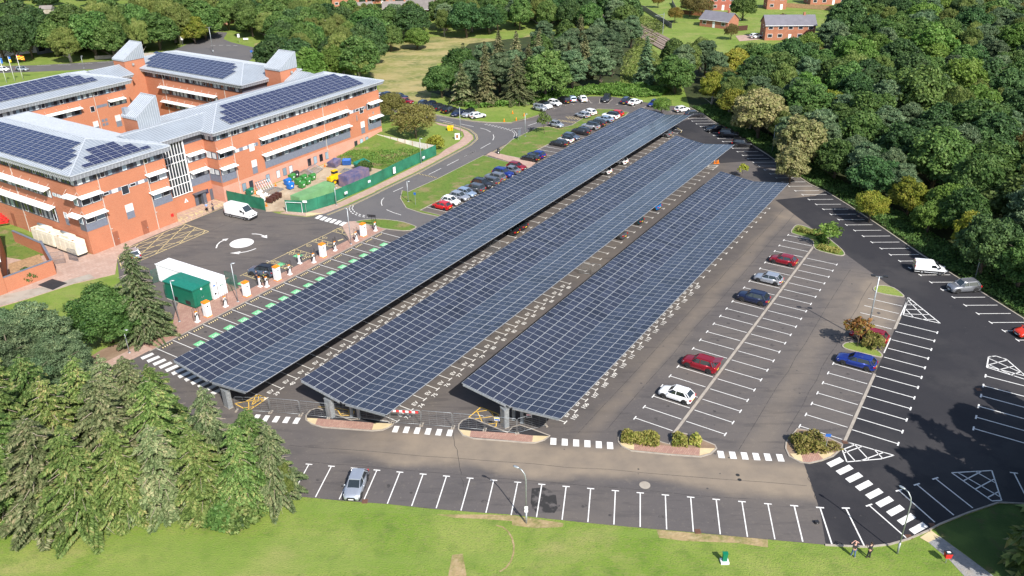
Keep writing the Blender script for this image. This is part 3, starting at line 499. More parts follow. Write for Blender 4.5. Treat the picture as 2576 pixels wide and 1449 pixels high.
arc_arrow(T(0,1,(1632,425),(1640,400),(1660,380),(1690,365),(1725,352)));arc_arrow([T1(0,1,1900,318),T1(1,1,0,318),T1(1,1,30,322),T1(1,1,60,333),T1(1,1,85,350)]);arc_arrow([T1(1,1,0,428),T1(0,1,1900,440),T1(0,1,1860,452),T1(0,1,1810,460),T1(0,1,1737,463)])
struct('mini_roundabout_markings',rb,['white_paint'],'white painted disc and curved arrows of the mini roundabout')
gp_=Paint()
for k in range(17):
    if k==0:continue
    s_=52.2+k*2.455;gp_.add([(*S(s_-.62,-85.3),ZM),(*S(s_+.62,-85.3),ZM),(*S(s_+.62,-84.0),ZM),(*S(s_-.62,-84.0),ZM)],[(0,1,2,3)])
for x,y in ((318,482),(185,548)):c=toST(T1(1,1,x,y));gp_.add([(*S(c[0]-.62,c[1]-.6),ZM),(*S(c[0]+.62,c[1]-.6),ZM),(*S(c[0]+.62,c[1]+.6),ZM),(*S(c[0]-.62,c[1]+.6),ZM)],[(0,1,2,3)])
c=toST(T1(0,1,1830,690));gp_.add([(*S(c[0]-.62,c[1]-.6),ZM),(*S(c[0]+.62,c[1]-.6),ZM),(*S(c[0]+.62,c[1]+.6),ZM),(*S(c[0]-.62,c[1]+.6),ZM)],[(0,1,2,3)])
struct('charging_bay_pads',gp_,['green_paint'],'bright green painted squares of the charging bays')
gs=Paint()
for k in range(17):
    if k==0:continue
    s_=52.2+k*2.455;pts=[S(s_+.36*math.cos(a*.4-1.0),-84.65+.36*math.sin(a*.4-1.0)) for a in range(13)];gs.path(pts,.09,ZM+.004);gs.line(S(s_-.15,-84.65),S(s_+.2,-84.65),.12,ZM+.004)
struct('charging_bay_symbols',gs,['white_paint'],'white car and plug emblems on the green squares')
# lettering painted on the ground
def ground_text(items,name,label,m='white_paint',z=ZM+.004):
    vs=MB()
    for txt,(px,py),size,dirx in items:
        cu=bpy.data.curves.new('txt','FONT');cu.body=txt;cu.size=size;cu.align_x='CENTER';cu.align_y='CENTER';cu.offset=size*.012;cu.resolution_u=2
        to=bpy.data.objects.new('txt',cu);scene.collection.objects.link(to);dg=bpy.context.evaluated_depsgraph_get();me=to.evaluated_get(dg).to_mesh()
        a=math.atan2(dirx[1],dirx[0]);ca,sa=math.cos(a),math.sin(a)
        vs.add([(px+v.co.x*ca-v.co.y*sa,py+v.co.x*sa+v.co.y*ca,z) for v in me.vertices],[tuple(p.vertices) for p in me.polygons]);to.evaluated_get(dg).to_mesh_clear()
        bpy.data.objects.remove(to);bpy.data.curves.remove(cu)
    return struct(name,vs,[m],label)
it=[]
for k in range(-1,18):it+=[('EV',S(54.3+k*PITCH_B,-68.25),.78,D),(str(40+k),S(54.4+k*PITCH_B,-67.3),.78,D)]
ground_text(it,'bay_numbers','white EV letters and numbers 39 to 57 beside the left canopy')
it=[]
for k in range(0,16):it+=[('EV',S(56.45+k*PITCH_B,-52.05),.78,D),(str(73+k),S(56.5+k*PITCH_B,-51.15),.78,D)]
ground_text(it,'bay_numbers','white EV letters and numbers 73 to 88 beside the middle canopy')
it=[]
for k in range(0,16):
    if k !=5 or True:it+=[('EV',S(66.2+k*PITCH_B,-36.05),.78,D),(str(105+k),S(66.3+k*PITCH_B,-35.1),.8,D)]
ground_text(it,'bay_numbers','white EV letters and numbers 105 to 120 beside the right canopy')
ground_text([('NO PARKING',CR(640,640,512,1456,455,600),1.75,Vector(CR(640,640,512,1456,640,525))-Vector(CR(640,640,512,1456,270,660)))],'no_parking_lettering','pale yellow NO PARKING lettering on the apron','yellow_paint',.062)
ground_text([('2',CR(960,860,512,1456,322,528),1.0,D),('1',CR(960,860,512,1456,105,628),1.0,D)],'bay_numbers','worn bay digits beside the disabled bays','worn_paint')
# white disabled symbols (simple seated figure with wheel)
ds=Paint()
for x,y in ((1145,168),(960,262),(780,350),(580,443),(380,543)):
    c=toST(C5(x,y));ds.path([S(c[0]+.38*math.cos(a*.5),c[1]+.1+.38*math.sin(a*.5)) for a in range(11)],.09);ds.line(S(c[0]+.1,c[1]+.1),S(c[0]+.1,c[1]-.6),.1);ds.line(S(c[0]+.1,c[1]-.2),S(c[0]+.5,c[1]-.1),.1);ds.line(S(c[0]-.1,c[1]-.8),S(c[0]+.15,c[1]-.8),.2)
struct('disabled_symbols',ds,['yellow_paint'],'wheelchair symbols painted in the bays behind the chargers')
# seams, patches and stains of the worn surface
layered('seam_dark',(0.045,0.042,0.042),[((0.11,0.10,0.095),1.5,0.5,0.62,0.9,(1,1,1),0)],bump=0)
sm_=Paint();rs_=random.Random(3)
for a,b in ((S(66,-31.0),S(150,-31.0)),(S(70,-17.6),S(121,-17.6)),(S(64,-33.4),S(140,-33.2)),(S(76,-14.2),S(118,-14.0)),(G(700,1118),G(2030,1222)),(G(760,1160),G(1900,1258)),(G(2063,1286),G(2022,1166)),(S(55,-64.0),S(160,-64.2)),(S(50,-80.6),S(98,-80.4)),(CR(640,640,512,1456,560,815),CR(640,640,512,1456,930,660)),(S(101,-31),S(104,-12)),(S(118,-31),S(121,-14)),(G(1140,1090),G(1170,1250))):
    p0=a;n_=14
    for k in range(n_):p1=lerp(a,b,(k+1)/n_);p1=(p1[0]+rs_.uniform(-.12,.12),p1[1]+rs_.uniform(-.12,.12));sm_.line(p0,p1,.05,ZN-.002);p0=p1
struct('asphalt_seams',sm_,['seam_dark'],'thin dark joints and cracks in the asphalt')
layered('oil_stain',(0.050,0.046,0.046),[((0.10,0.09,0.085),2.5,0.42,0.58,1.0,(1,1,1),0)],bump=0)
os_=Paint()
def blot(p,r_,z=ZN-.004):n_=9;os_.add([(p[0]+r_*rs_.uniform(.6,1.2)*math.cos(k*6.283/n_),p[1]+r_*rs_.uniform(.6,1.2)*math.sin(k*6.283/n_),z) for k in range(n_)],[tuple(range(n_))])
for s0_,n_,t_ in ((71,24,-27.5),(73.3,20,-21.6),(79,13,-11),(52,50,-69.6),(56.5,40,-53.6),(66,30,-37.6),(52,17,-86),(104,25,-86)):
    for k in range(n_):
        if rs_.random()<.6:blot(S(s0_+k*PITCH_B+rs_.uniform(-.3,.3),t_+rs_.uniform(-.7,.7)),rs_.uniform(.1,.32))
for k in range(19):
    if rs_.random()<.7:q=lerp(a0,a1,(k+.5)/18);blot((q[0]+.3,q[1]-2.2-rs_.random()*1.4),rs_.uniform(.12,.35))
for k in range(60):blot(S(rs_.uniform(60,120),rs_.uniform(-34,-13)),rs_.uniform(.05,.16))
struct('oil_stains',os_,['oil_stain'],'small dark drips and stains in the bays')
sheet('weedy_ground',[G(-30,565),G(60,585),G(105,610),G(120,640),G(60,655),G(-30,640)],.052,'verge_grass','weedy ground behind the generators')
# oil and dark patch
pt=layered('dark_patch',(0.105,0.094,0.090),[((0.028,0.027,0.027),1.1,0.38,0.5,0.95,(1,1,1),0)],bump=0)
sheet('tarmac_stain',T(2,2,(150,790),(240,780),(330,830),(345,940),(320,975),(180,970),(140,900)),ZA+.004,'dark_patch','black patchy tarmac stain under the front row')
mc=MB()
for x,y,r in ((1002,765,.55),):c=T1(2,2,x,y);mc.cyl(c,r,0,ZM+.01,20)
struct('manhole_cover',mc,['concrete'],'round pale manhole cover in the dusty drive')
mc=MB()
for x,y in ((1703,689),(1717,725)):c=T1(2,2,x,y);mc.cyl(c,.2,0,ZM+.01,12)
struct('drain_covers',mc,['rubber_black'],'two small dark round covers in the drive')
mat('rust_iron',(0.14,0.07,0.045),0.8)
for (tx,ty,x,y,lb) in ((1,2,822,887,'rusty drain grate by the silver estate'),(2,2,1402,1114,'rusty drain grate at the edge of the lawn'),(3,2,580,440,'rusty drain grate at the head of the bush island'),(3,2,1240,1068,'rusty drain grate beside the last zebra stripe'),(3,2,1062,1155,'rusty drain grate by the curved lamp'),(3,2,1588,42,'rusty drain grate among the right hand bays')):
    c=T1(tx,ty,x,y);g=MB().box(c[0]-.28,c[0]+.28,c[1]-.28,c[1]+.28,0,ZM+.006)
    for k in range(5):g.box(c[0]-.26+k*.11,c[0]-.2+k*.11,c[1]-.26,c[1]+.26,ZM+.006,ZM+.03)
    struct('drain_grate',g,['rust_iron'],lb)
# speed cushion and wheel stops
mat('cream_block',(0.75,0.62,0.35),0.7)
def wheelstop(a,b,n=5):
    mb=MB();a=Vector(a);b=Vector(b);d=(b-a);L=d.length;d/=L;q=Vector((-d.y,d.x))*.08
    e=empty('wheel_stop',(a.x,a.y,0),0);B=MB()
    def bx(mb,x0,x1,z1,qq):p0=a+d*x0-a;p1=a+d*x1-a;mb.hexa([(p0.x-qq.x,p0.y-qq.y,0),(p1.x-qq.x,p1.y-qq.y,0),(p1.x+qq.x,p1.y+qq.y,0),(p0.x+qq.x,p0.y+qq.y,0)],[(p0.x-qq.x,p0.y-qq.y,z1),(p1.x-qq.x,p1.y-qq.y,z1),(p1.x+qq.x,p1.y+qq.y,z1),(p0.x+qq.x,p0.y+qq.y,z1)])
    bx(B,0,L,.12,q);bb=B.build('block',['rubber_black'],e);R2=MB()
    for k in range(n):x=L*(k+.5)/n;bx(R2,x-.07,x+.07,.13,q*1.05)
    R2.build('reflector',['cream_block'],e);return e
ws=[]
for k in range(18):
    s_=52.1+k*2.455;e=wheelstop(S(s_-.85,-87.95),S(s_+.85,-87.95));tag(e,None,'wheel stop','wheel stops of the charging bays');ws.append(e)
for k,e in enumerate(ws):e['label']='black and cream wheel stop, number %d of the charging row counted from the lower crossing' % (k+1)
for k,(a,b) in enumerate((((500,612),(565,590)),((705,512),(800,468)),((1110,300),(1175,278)),((1265,232),(1310,212)))):
    tag(wheelstop(C5(*a),C5(*b)),('black and cream wheel stop behind the dark blue crossover','black and cream wheel stop between two slim chargers','black and cream wheel stop near the grey lamp post','black and cream wheel stop left of the farthest tall charger')[k],'wheel stop','wheel stops of the disabled bays')
hump=wheelstop(T1(1,0,1205,1310),T1(1,0,1365,1345),14);hump.name='speed_bump';tag(hump,'black and yellow speed bump across the access road by the hoarding','speed bump')
# ------------------------------------------------------------------ vehicles
def paint(name,col,metal=0.35,rough=0.28):
    m=mat(name,col,rough,metal,0.04,2.0,0.5,coat=0.6);return m
PAINTS={'red':paint('paint_red',(0.55,0.012,0.015),0.1),'deepred':paint('paint_deep_red',(0.26,0.008,0.02),0.3),'white':paint('paint_white',(0.80,0.81,0.82),0.0),'silver':paint('paint_silver',(0.48,0.51,0.56),0.6,.35),
 'ltblue':paint('paint_light_blue',(0.36,0.46,0.60),0.5,.35),'grey':paint('paint_grey',(0.13,0.14,0.16),0.5),'midgrey':paint('paint_mid_grey',(0.24,0.25,0.28),0.5),'dark':paint('paint_dark',(0.035,0.038,0.048),0.4),'black':paint('paint_black',(0.012,0.012,0.015),0.2),
 'navy':paint('paint_navy',(0.018,0.028,0.075),0.4),'blue':paint('paint_blue',(0.015,0.04,0.26),0.4),'sky':paint('paint_bright_blue',(0.02,0.20,0.55),0.3),'teal':paint('paint_teal',(0.01,0.06,0.08),0.4),'turq':paint('paint_turquoise',(0.01,0.30,0.34),0.3),'orange':paint('paint_orange_red',(0.62,0.035,0.01),0.1),'slateblue':paint('paint_slate_blue',(0.13,0.17,0.24),0.5)}
glassmat('car_glass',(0.02,0.026,0.03),0.04,1.0);mat('tyre',(0.018,0.018,0.018),0.85);mat('alloy',(0.45,0.46,0.48),0.3,0.8);mat('dark_alloy',(0.06,0.06,0.065),0.35,0.6)
mat('head_lens',(0.65,0.68,0.72),0.08,0.3);mat('tail_lens',(0.42,0.01,0.012),0.15);mat('plate_white',(0.78,0.78,0.74),0.5);mat('plate_yellow',(0.80,0.52,0.03),0.5);mat('trim_black',(0.02,0.02,0.022),0.5)
# type: length, width, height, belt height, wheelbase, wheel radius; glass outline x at belt (rear, front) and roof (rear, front), bonnet height front, rear deck
CT={'hatch':(4.1,1.76,1.47,.92,2.55,.32,-1.92,1.02,-1.35,.25,.72,None),'small':(3.75,1.68,1.47,.92,2.4,.30,-1.78,.95,-1.25,.2,.72,None),'suv':(4.45,1.85,1.66,1.06,2.67,.37,-2.10,1.05,-1.62,.38,.88,None),
 'estate':(4.65,1.82,1.48,.93,2.75,.33,-2.20,1.08,-1.72,.32,.74,None),'saloon':(4.65,1.82,1.44,.93,2.8,.33,-1.72,1.05,-1.00,.25,.72,.98),'box':(3.6,1.62,1.70,1.08,2.25,.36,-1.72,.72,-1.66,.38,.98,None)}
def wheel_meshes(r,w,alloy):
    t=MB();seg=20
    prof=[(r*.62,-w/2),(r*.95,-w/2),(r,-w/2+.03),(r,w/2-.03),(r*.95,w/2),(r*.62,w/2)]
    vs=[(p[0]*math.cos(2*math.pi*k/seg),p[1],p[0]*math.sin(2*math.pi*k/seg)) for p in prof for k in range(seg)]
    t.add(vs,[(i*seg+k,i*seg+(k+1) % seg,(i+1)*seg+(k+1) % seg,(i+1)*seg+k) for i in range(5) for k in range(seg)])
    rm=MB();rr=r*.64
    rm.add([(rr*math.cos(2*math.pi*k/seg),w/2-.03,rr*math.sin(2*math.pi*k/seg)) for k in range(seg)]+[(rr*math.cos(2*math.pi*k/seg),-w/2+.02,rr*math.sin(2*math.pi*k/seg)) for k in range(seg)]+[(0,w/2-.07,0),(0,-w/2+.03,0)],[(k,(k+1) % seg,seg+(k+1) % seg,seg+k) for k in range(seg)]+[(2*seg,(k+1) % seg,k) for k in range(0,seg,2)]+[(2*seg+1,seg+k,seg+(k+1) % seg) for k in range(seg)])
    return t,rm
def loft(mb,secs,m=0,caps=True):
    n=len(secs[0]);o=len(mb.v);mb.add([v for sct in secs for v in sct],[(i*n+k,i*n+(k+1) % n,(i+1)*n+(k+1) % n,(i+1)*n+k) for i in range(len(secs)-1) for k in range(n)],m)
    if caps:mb.f+=[tuple(o+k for k in range(n-1,-1,-1)),tuple(o+(len(secs)-1)*n+k for k in range(n))];mb.m+=[m,m]
def car_body(L,W,H,belt,wb,wr,nose,deck,xr,xf):
    mb=MB();hx=L/2;w=W/2
    st=[(-hx,.80,belt*.66,.42),(-hx+.06,.90,belt*.93 if not deck else deck*.93,.30),(-hx+.22,.965,belt if not deck else deck,.24),(-hx+.5,1.0,(belt+.01) if not deck else deck+.01,.22),(xr+.1,1.0,belt+.02,.2),(-.5,1.0,belt+.015,.2),(.3,1.0,belt,.2),(xf-.05,1.0,belt-.01,.2),(xf+.15,.995,belt-.05,.2),(hx-.75,.98,(belt+nose)/2+.03,.2),(hx-.4,.94,nose+.07,.2),(hx-.14,.86,nose,.22),(hx-.03,.74,nose-.16,.26),(hx,.62,nose-.28,.34)]
    secs=[]
    for x,k,zt,zb in st:
        hw=w*k;zm=zb+(zt-zb)*.5
        secs.append([(x,-hw*.90,zb),(x,-hw*.985,zb+.08),(x,-hw,zm),(x,-hw*.97,zt-.10),(x,-hw*.90,zt-.015),(x,-hw*.5,zt+.02),(x,0,zt+.03),(x,hw*.5,zt+.02),(x,hw*.90,zt-.015),(x,hw*.97,zt-.10),(x,hw,zm),(x,hw*.985,zb+.08),(x,hw*.90,zb)])
    loft(mb,secs);return mb
def make_car(typ,alloy='alloy',roofcol=None,seed=0):
    L,W,H,belt,wb,wr,xr,xf,rr,rf,nose,deck=CT[typ];w=W/2
    root=empty('car',(0,0,0));body=car_body(L,W,H,belt,wb,wr,nose,deck,xr,xf)
    bo=body.build('body',['paint_silver'],root,smooth=True)
    cab=MB();bw=w*.90;tw=w*.70;zt=H-.05
    base=[(xr,bw*.9),(xr+.35,bw),(xf-.45,bw),(xf,bw*.78)];top=[(rr,tw*.9),(rr+.25,tw),(rf-.25,tw),(rf,tw*.9)]
    b=[(x,-y,belt-.06) for x,y in base]+[(x,y,belt-.06) for x,y in base[::-1]];t=[(x,-y,zt) for x,y in top]+[(x,y,zt) for x,y in top[::-1]]
    cab.add(b+t,[(i,(i+1) % 8,8+(i+1) % 8,8+i) for i in range(8)]+[tuple(range(8,16))]);cab.build('windows',['car_glass'],root)
    rf_=MB();e=.03
    tp=[(x*1.0,y) for x,y in top];ring=[(x,-y-e) for x,y in tp]+[(x,y+e) for x,y in tp[::-1]];ring=[(x-(.05 if x<(rr+rf)/2 else-.05),y) for x,y in ring]
    rf_.add([(x,y,zt-.03) for x,y in ring]+[(x*.98,y*.93,zt+.03) for x,y in ring]+[(x*.9-.03,y*.55,H) for x,y in ring],[(i,(i+1) % 8,8+(i+1) % 8,8+i) for i in range(8)]+[(8+i,8+(i+1) % 8,16+(i+1) % 8,16+i) for i in range(8)]+[tuple(range(16,24))])
    def strut(p0,p1,r):rf_.tube([p0,p1],r,4)
    for sg in (-1,1):
        strut((xf,sg*bw*.80,belt-.03),(rf+.03,sg*(tw*.9+.02),zt),.04);strut((-.15,sg*(bw+.01),belt-.03),(-.18,sg*(tw+.02),zt),.045)
        strut((xr+.36,sg*(bw+.0),belt-.03),(rr+.27,sg*(tw+.015),zt),.07 if typ !='saloon' else .06);strut((xr+.02,sg*bw*.9,belt-.03),(rr,sg*tw*.92,zt),.05)
        if typ in ('suv','estate'):rf_.box(rr+.2,rf-.2,sg*tw*.88-.02,sg*tw*.88+.02,H-.005,H+.035)
    roof=rf_.build('roof',['paint_silver' if not roofcol else roofcol],root,smooth=False)
    tr=MB();hx=L/2
    tr.box(-hx+.02,hx-.12,-w*.93,-w*.965+.0-.02,.2,.3);tr.box(-hx+.02,hx-.12,w*.93,w*.965+.02,.2,.3);tr.box(hx-.06,hx+.02,-w*.5,w*.5,.3,.5);tr.box(-hx-.02,-hx+.08,-w*.6,w*.6,.28,.42);tr.build('trim',['trim_black'],root)
    for x in (-wb/2,wb/2):
        for sg in (-1,1):
            arch=MB();arch.add([(x,sg*(w+.004),wr*.8)]+[(x+(wr+.07)*math.cos(math.pi*k/8),sg*(w+.004),wr+(wr+.07)*math.sin(math.pi*k/8)) for k in range(9)],[(0,i+1,i+2) for i in range(8)]);arch.build('wheel_arch',['trim_black'],root,fix=False)
    tm,rm=wheel_meshes(wr,.21,alloy);first=None
    for x in (wb/2,-wb/2):
        for sg in (1,-1):
            if first is None:
                ty=tm.build('wheel',['tyre'],root,smooth=True);ri=rm.build('rim',[alloy],ty);first=(ty,ri)
            else:ty=first[0].copy();scene.collection.objects.link(ty);ty.parent=root;ri=first[1].copy();scene.collection.objects.link(ri);ri.parent=ty
            ty.location=(x,sg*(w-.10),wr);ty.rotation_euler=(0,0,0 if sg>0 else math.pi)
    for sg in (-1,1):
        zf=nose-.05;h=MB();y=w*.72;h.hexa([(hx-.30,sg*w*.88,zf-.12),(hx-.04,sg*w*.5,zf-.14),(hx-.0,sg*w*.5,zf-.14),(hx-.22,sg*w*.91,zf-.12)],[(hx-.42,sg*w*.92,zf+.06),(hx-.14,sg*w*.5,zf+.03),(hx-.08,sg*w*.5,zf+.0),(hx-.36,sg*w*.94,zf+.03)]);h.build('headlight',['head_lens'],root)
        q=MB();zr=(deck or belt)-.28;q.box(-hx-.012,-hx+.22,sg*w*.62,sg*w*.955,zr,zr+.20);q.build('tail_light',['tail_lens'],root)
        m_=MB();m_.ball((xf-.38,sg*(w+.09),belt+.05),(.07,.11,.075));m_.build('mirror',['paint_silver' if not roofcol else roofcol],root,smooth=True)
    pf=MB().box(hx+.0,hx+.025,-.26,.26,.36,.47);pf.build('number_plate',['plate_white'],root);pr_=MB().box(-hx-.025,-hx+.02,-.26,.26,.48,.60);pr_.build('number_plate',['plate_yellow'],root)
    gr=MB().box(hx-.075,hx+.006,-w*.42,w*.42,nose-.24,nose-.12);gr.build('grille',['trim_black'],root)
    return root
PROTO={}
def car(typ,col,pos,yaw,label,group=None,roof=None,alloy='alloy',cat='car',scale=1.0):
    key=(typ,alloy)
    if key not in PROTO:PROTO[key]=[make_car(typ,alloy),False]
    src,used=PROTO[key]
    if used:o=copy_tree(src)
    else:o=src;PROTO[key][1]=True
    o.name={'hatch':'hatchback_car','small':'small_car','suv':'crossover_car','estate':'estate_car','saloon':'saloon_car','box':'small_jeep'}[typ]
    for ch in o.children:
        n=ch.name.split('.')[0]
        if n in ('body','roof','mirror'):
            ch.material_slots[0].link='OBJECT';ch.material_slots[0].material=PAINTS[col if not (n=='roof' and roof) else roof]
    o.location=(pos[0],pos[1],ZA+.005);o.rotation_euler=(0,0,yaw);o.scale=(scale,)*3;tag(o,label,cat,None);
    if 'group' in o:del o['group']
    if group:o['group']=group
    return o
YP=math.atan2(N[1],N[0]);YM=YP+math.pi  # nose towards +t / -t
def K2(x,y):return CR(1700,600,512,2576,x,y,.75)
def K3(x,y):return CR(2100,360,512,2576,x,y,.75)
gU='cars in the row between the verge and the left canopy'
def row_car(typ,col,px,t,nose,label,group,**k):
    s_=toST(px)[0];return car(typ,col,S(s_,t),YP if nose>0 else YM,label,group,**k)
for a in [('small','red',(300,1095),-1,'bright red three door hatchback at the near end of the verge row'),('small','white',(490,1000),1,'white hatchback between the bright red and the silver car'),('hatch','silver',(640,905),1,'silver hatchback between the white car and the pale blue car'),('hatch','ltblue',(835,845),1,'pale blue hatchback beside the dark boxy crossover'),
  ('suv','grey',(1000,765),-1,'dark grey boxy crossover right after the pale blue hatchback'),('suv','dark',(1150,670),1,'navy black crossover facing the canopy in the verge row'),('estate','grey',(1310,610),-1,'grey estate showing its yellow plate between two darker crossovers'),('suv','midgrey',(1440,545),-1,'mid grey crossover with alloy wheels left of the deep blue one'),('suv','blue',(1550,450),1,'deep blue crossover facing the canopy in the verge row'),('saloon','midgrey',(1690,380),-1,'silver grey coupe beside the dark red hatchback'),('hatch','deepred',(1830,310),1,'dark red hatchback at the footpath end of the verge row')]:
    row_car(a[0],a[1],K2(*a[2]),-86.2,a[3],a[4],gU)
gV='cars in the row beyond the footpath'
row_car('hatch','black',K2(2150,150),-86.6,-1,'black hatchback just beyond the pink footpath',gV);row_car('hatch','blue',K2(2290,90),-86.6,-1,'royal blue hatchback beside the black one beyond the footpath',gV)
for a in [('hatch','dark',(725,1060),-1,'charcoal hatchback at the near end of the group of eight',{}),('small','white',(840,985),-1,'white small car with a black roof between two dark hatchbacks',{'roof':'black'}),('hatch','slateblue',(930,925),1,'slate grey hatchback facing the left canopy',{}),('suv','dark',(1150,825),-1,'dark grey crossover with a gap on its left',{}),('suv','silver',(1330,720),-1,'silver crossover with a black roof',{'roof':'black'}),('suv','dark',(1440,660),-1,'black crossover behind the silver one with black roof',{}),('saloon','ltblue',(1635,578),-1,'silver blue saloon in the far row',{}),('suv','white',(1740,510),-1,'white crossover with a black roof near the far bend',{'roof':'black'}),('hatch','red',(1900,470),-1,'bright red hatchback at the far end of the row',{})]:
    row_car(a[0],a[1],K3(*a[2]),-86.6,a[3],a[4],gV,**a[5])
def free_car(typ,col,tail,nose,label,group=None,**k):
    a=np.array(tail);b=np.array(nose);c=(a+b)/2;return car(typ,col,c,math.atan2(b[1]-a[1],b[0]-a[0]),label,group,**k)
gD='cars in the disabled bays by the far bend'
car('small','silver',K3(635,680),YP-.15,'silver hatchback alone in the disabled bays',gD);car('hatch','silver',K3(1155,490),YM-.2,'silver hatchback beside the white one in the disabled bays',gD);car('hatch','white',K3(1290,430),YM-.25,'white hatchback with a dark sunroof by the far bend',gD)
gO='cars round the outside of the far bend'
for a in [('box','silver',(170,330),(435,385),'boxy silver off roader at the start of the bend',{}),('suv','white',(270,255),(540,345),'white crossover with a black roof behind the boxy silver off roader',{'roof':'black'}),('hatch','white',(450,210),(745,285),'plain white hatchback, second from the boxy off roader',{}),('suv','black',(890,240),(670,150),'black crossover between the white and the silver blue car',{}),('hatch','ltblue',(1000,220),(900,120),'silver blue hatchback showing its tail beside a white one',{}),('saloon','white',(1210,215),(1110,110),'white saloon showing its tail on the bend',{}),('suv','dark',(1685,100),(1590,230),'dark crossover standing alone and facing the camera',{}),('suv','navy',(1975,255),(2110,160),'navy crossover touching the white saloon on the bend',{}),('saloon','white',(2115,265),(2320,200),'white saloon beside the navy crossover',{})]:
    free_car(a[0],a[1],K3(*a[2]),K3(*a[3]),a[4],gO,**a[5])
P20=lambda x,y:T1(2,0,x,y,.75)
free_car('hatch','blue',P20(1105,758),P20(1033,795),'dark blue hatchback left of the round bush by the canopy end',gO);free_car('hatch','navy',P20(1180,762),P20(1130,790),'navy car half hidden behind the round bush',gO)
gW='cars in the slanting bays along the wood'
free_car('hatch','white',P20(1232,828),P20(1335,812),'white hatchback nearest the far canopy corner',gW,roof='white');free_car('estate','dark',P20(1315,862),P20(1435,852),'dark estate beside the tip of the left canopy',gW);free_car('saloon','black',P20(1605,960),P20(1475,972),'glossy black saloon under the wood',gW);free_car('suv','dark',P20(1575,1000),P20(1700,1010),'dark crossover next to the glossy black saloon',gW);free_car('suv','black',P20(1672,1075),P20(1805,1085),'black crossover at the tip of the middle canopy',gW)
free_car('suv','midgrey',T1(3,1,1600,700,.75),T1(3,1,1355,718,.75),'grey crossover near the thin lamp post under the wood',gW);free_car('hatch','orange',T1(3,1,2100,1040,.6),T1(3,1,1868,1062,.6),'orange red car cut by the right edge',gW)
gC='cars in the open centre block'
for a in [('small','deepred',(1965,650),-26.9,'small red crossover farthest from the front','hatch'),('hatch','silver',(1925,696),-26.9,'silver hatchback between the small red and the dark blue crossover',None),('suv','navy',(1896,747),-26.9,'dark blue crossover in the middle of the centre block',None),('suv','deepred',(1768,914),-26.9,'dark red crossover with its boot open',None),('hatch','white',(1706,989),-26.9,'white hatchback nearest the hedge in the centre block',None)]:
    p=G(a[2][0],a[2][1],.75);row_car(a[0] if a[0] !='small' else 'hatch',a[1],p,a[3],-1,a[4],gC)
row_car('estate','deepred',G(2216,848,.75),-10.9,-1,'dark red estate behind the tall lamp post','cars beside the lamp island');row_car('estate','blue',G(2154,905,.75),-10.9,-1,'bright blue estate below the lamp island','cars beside the lamp island')
free_car('hatch','silver',T1(1,2,790,650,.75),T1(1,2,715,850,.75),'silver hatchback parked nose to the lawn in the front row')
free_car('suv','slateblue',CR(960,860,512,1456,395,645,.75),CR(960,860,512,1456,115,610,.75),'slate blue crossover with a black roof charging beside two people',roof='black')
gL='cars under the left canopy';P21=lambda x,y,z=.75:T1(2,1,x,y,z)
def tail_car(typ,col,px,t,label,g,**k):row_car(typ,col,px,t,-1,label,g,**k)
tail_car('hatch','black',P21(15,290),-69.9,'black car tail under the left canopy, nearer of two',gL);tail_car('hatch','dark',P21(80,250),-69.9,'dark car tail under the left canopy, farther of two',gL);tail_car('small','white',P20(735,1290),-69.9,'white small car tail peeping out, nearer of two',gL);tail_car('hatch','white',P20(850,1215),-69.9,'white hatchback tail with dark rear window, farther of two',gL);tail_car('suv','midgrey',P20(1180,1010),-69.9,'grey crossover tail near the far end of the left canopy',gL)
gM='cars under the middle canopy'
tail_car('saloon','grey',P21(855,325),-54.0,'grey saloon tail under the middle canopy',gM);tail_car('hatch','teal',P21(975,212),-54.0,'dark teal car tail under the middle canopy',gM);tail_car('hatch','sky',P21(1125,110),-54.0,'bright blue hatchback tail under the middle canopy',gM)
gG='cars on the grass verge beyond the bend';K1=lambda x,y,z=.75:CR(1500,340,512,2576,x,y,z)
for a in [('suv','navy',(1050,335),(815,450),'dark blue crossover, leftmost of seven on the grass',{}),('suv','navy',(1235,345),(980,470),'navy crossover with roof rails, second of seven on the grass',{}),('suv','dark',(1175,480),(1410,400),'charcoal crossover showing its tail, third of seven on the grass',{}),('suv','black',(1370,530),(1615,450),'black crossover showing red tail lamps, fourth of seven on the grass',{}),('saloon','navy',(1800,490),(1530,605),'dark saloon beside the bend lamp post',{}),('suv','silver',(1990,510),(1765,620),'silver crossover with a black roof next to the white car on the grass',{'roof':'black'}),('hatch','white',(1950,620),(2180,585),'white hatchback, rightmost of seven on the grass',{})]:free_car(a[0],a[1],K1(*a[2]),K1(*a[3]),a[4],gG,**a[5])
gH='cars half hidden behind the brown leaved tree'
for a in [('hatch','silver',(40,215),(190,195),'silver car just past the corner of the office building',{}),('suv','navy',(160,225),(350,175),'navy car behind the brown leaved tree',{}),('estate','navy',(420,215),(580,230),'dark blue estate behind the brown leaved tree',{}),('saloon','deepred',(510,300),(715,325),'dark red saloon beyond the brown leaved tree',{})]:free_car(a[0],a[1],K1(*a[2]),K1(*a[3]),a[4],gH,**a[5])
free_car('hatch','white',T1(0,0,-40,515,.75),T1(0,0,82,522,.75),'white car on the public road by the flagpoles');free_car('hatch','silver',T1(0,0,105,515,.75),T1(0,0,228,520,.75),'silver hatchback on the public road behind the striped flag')
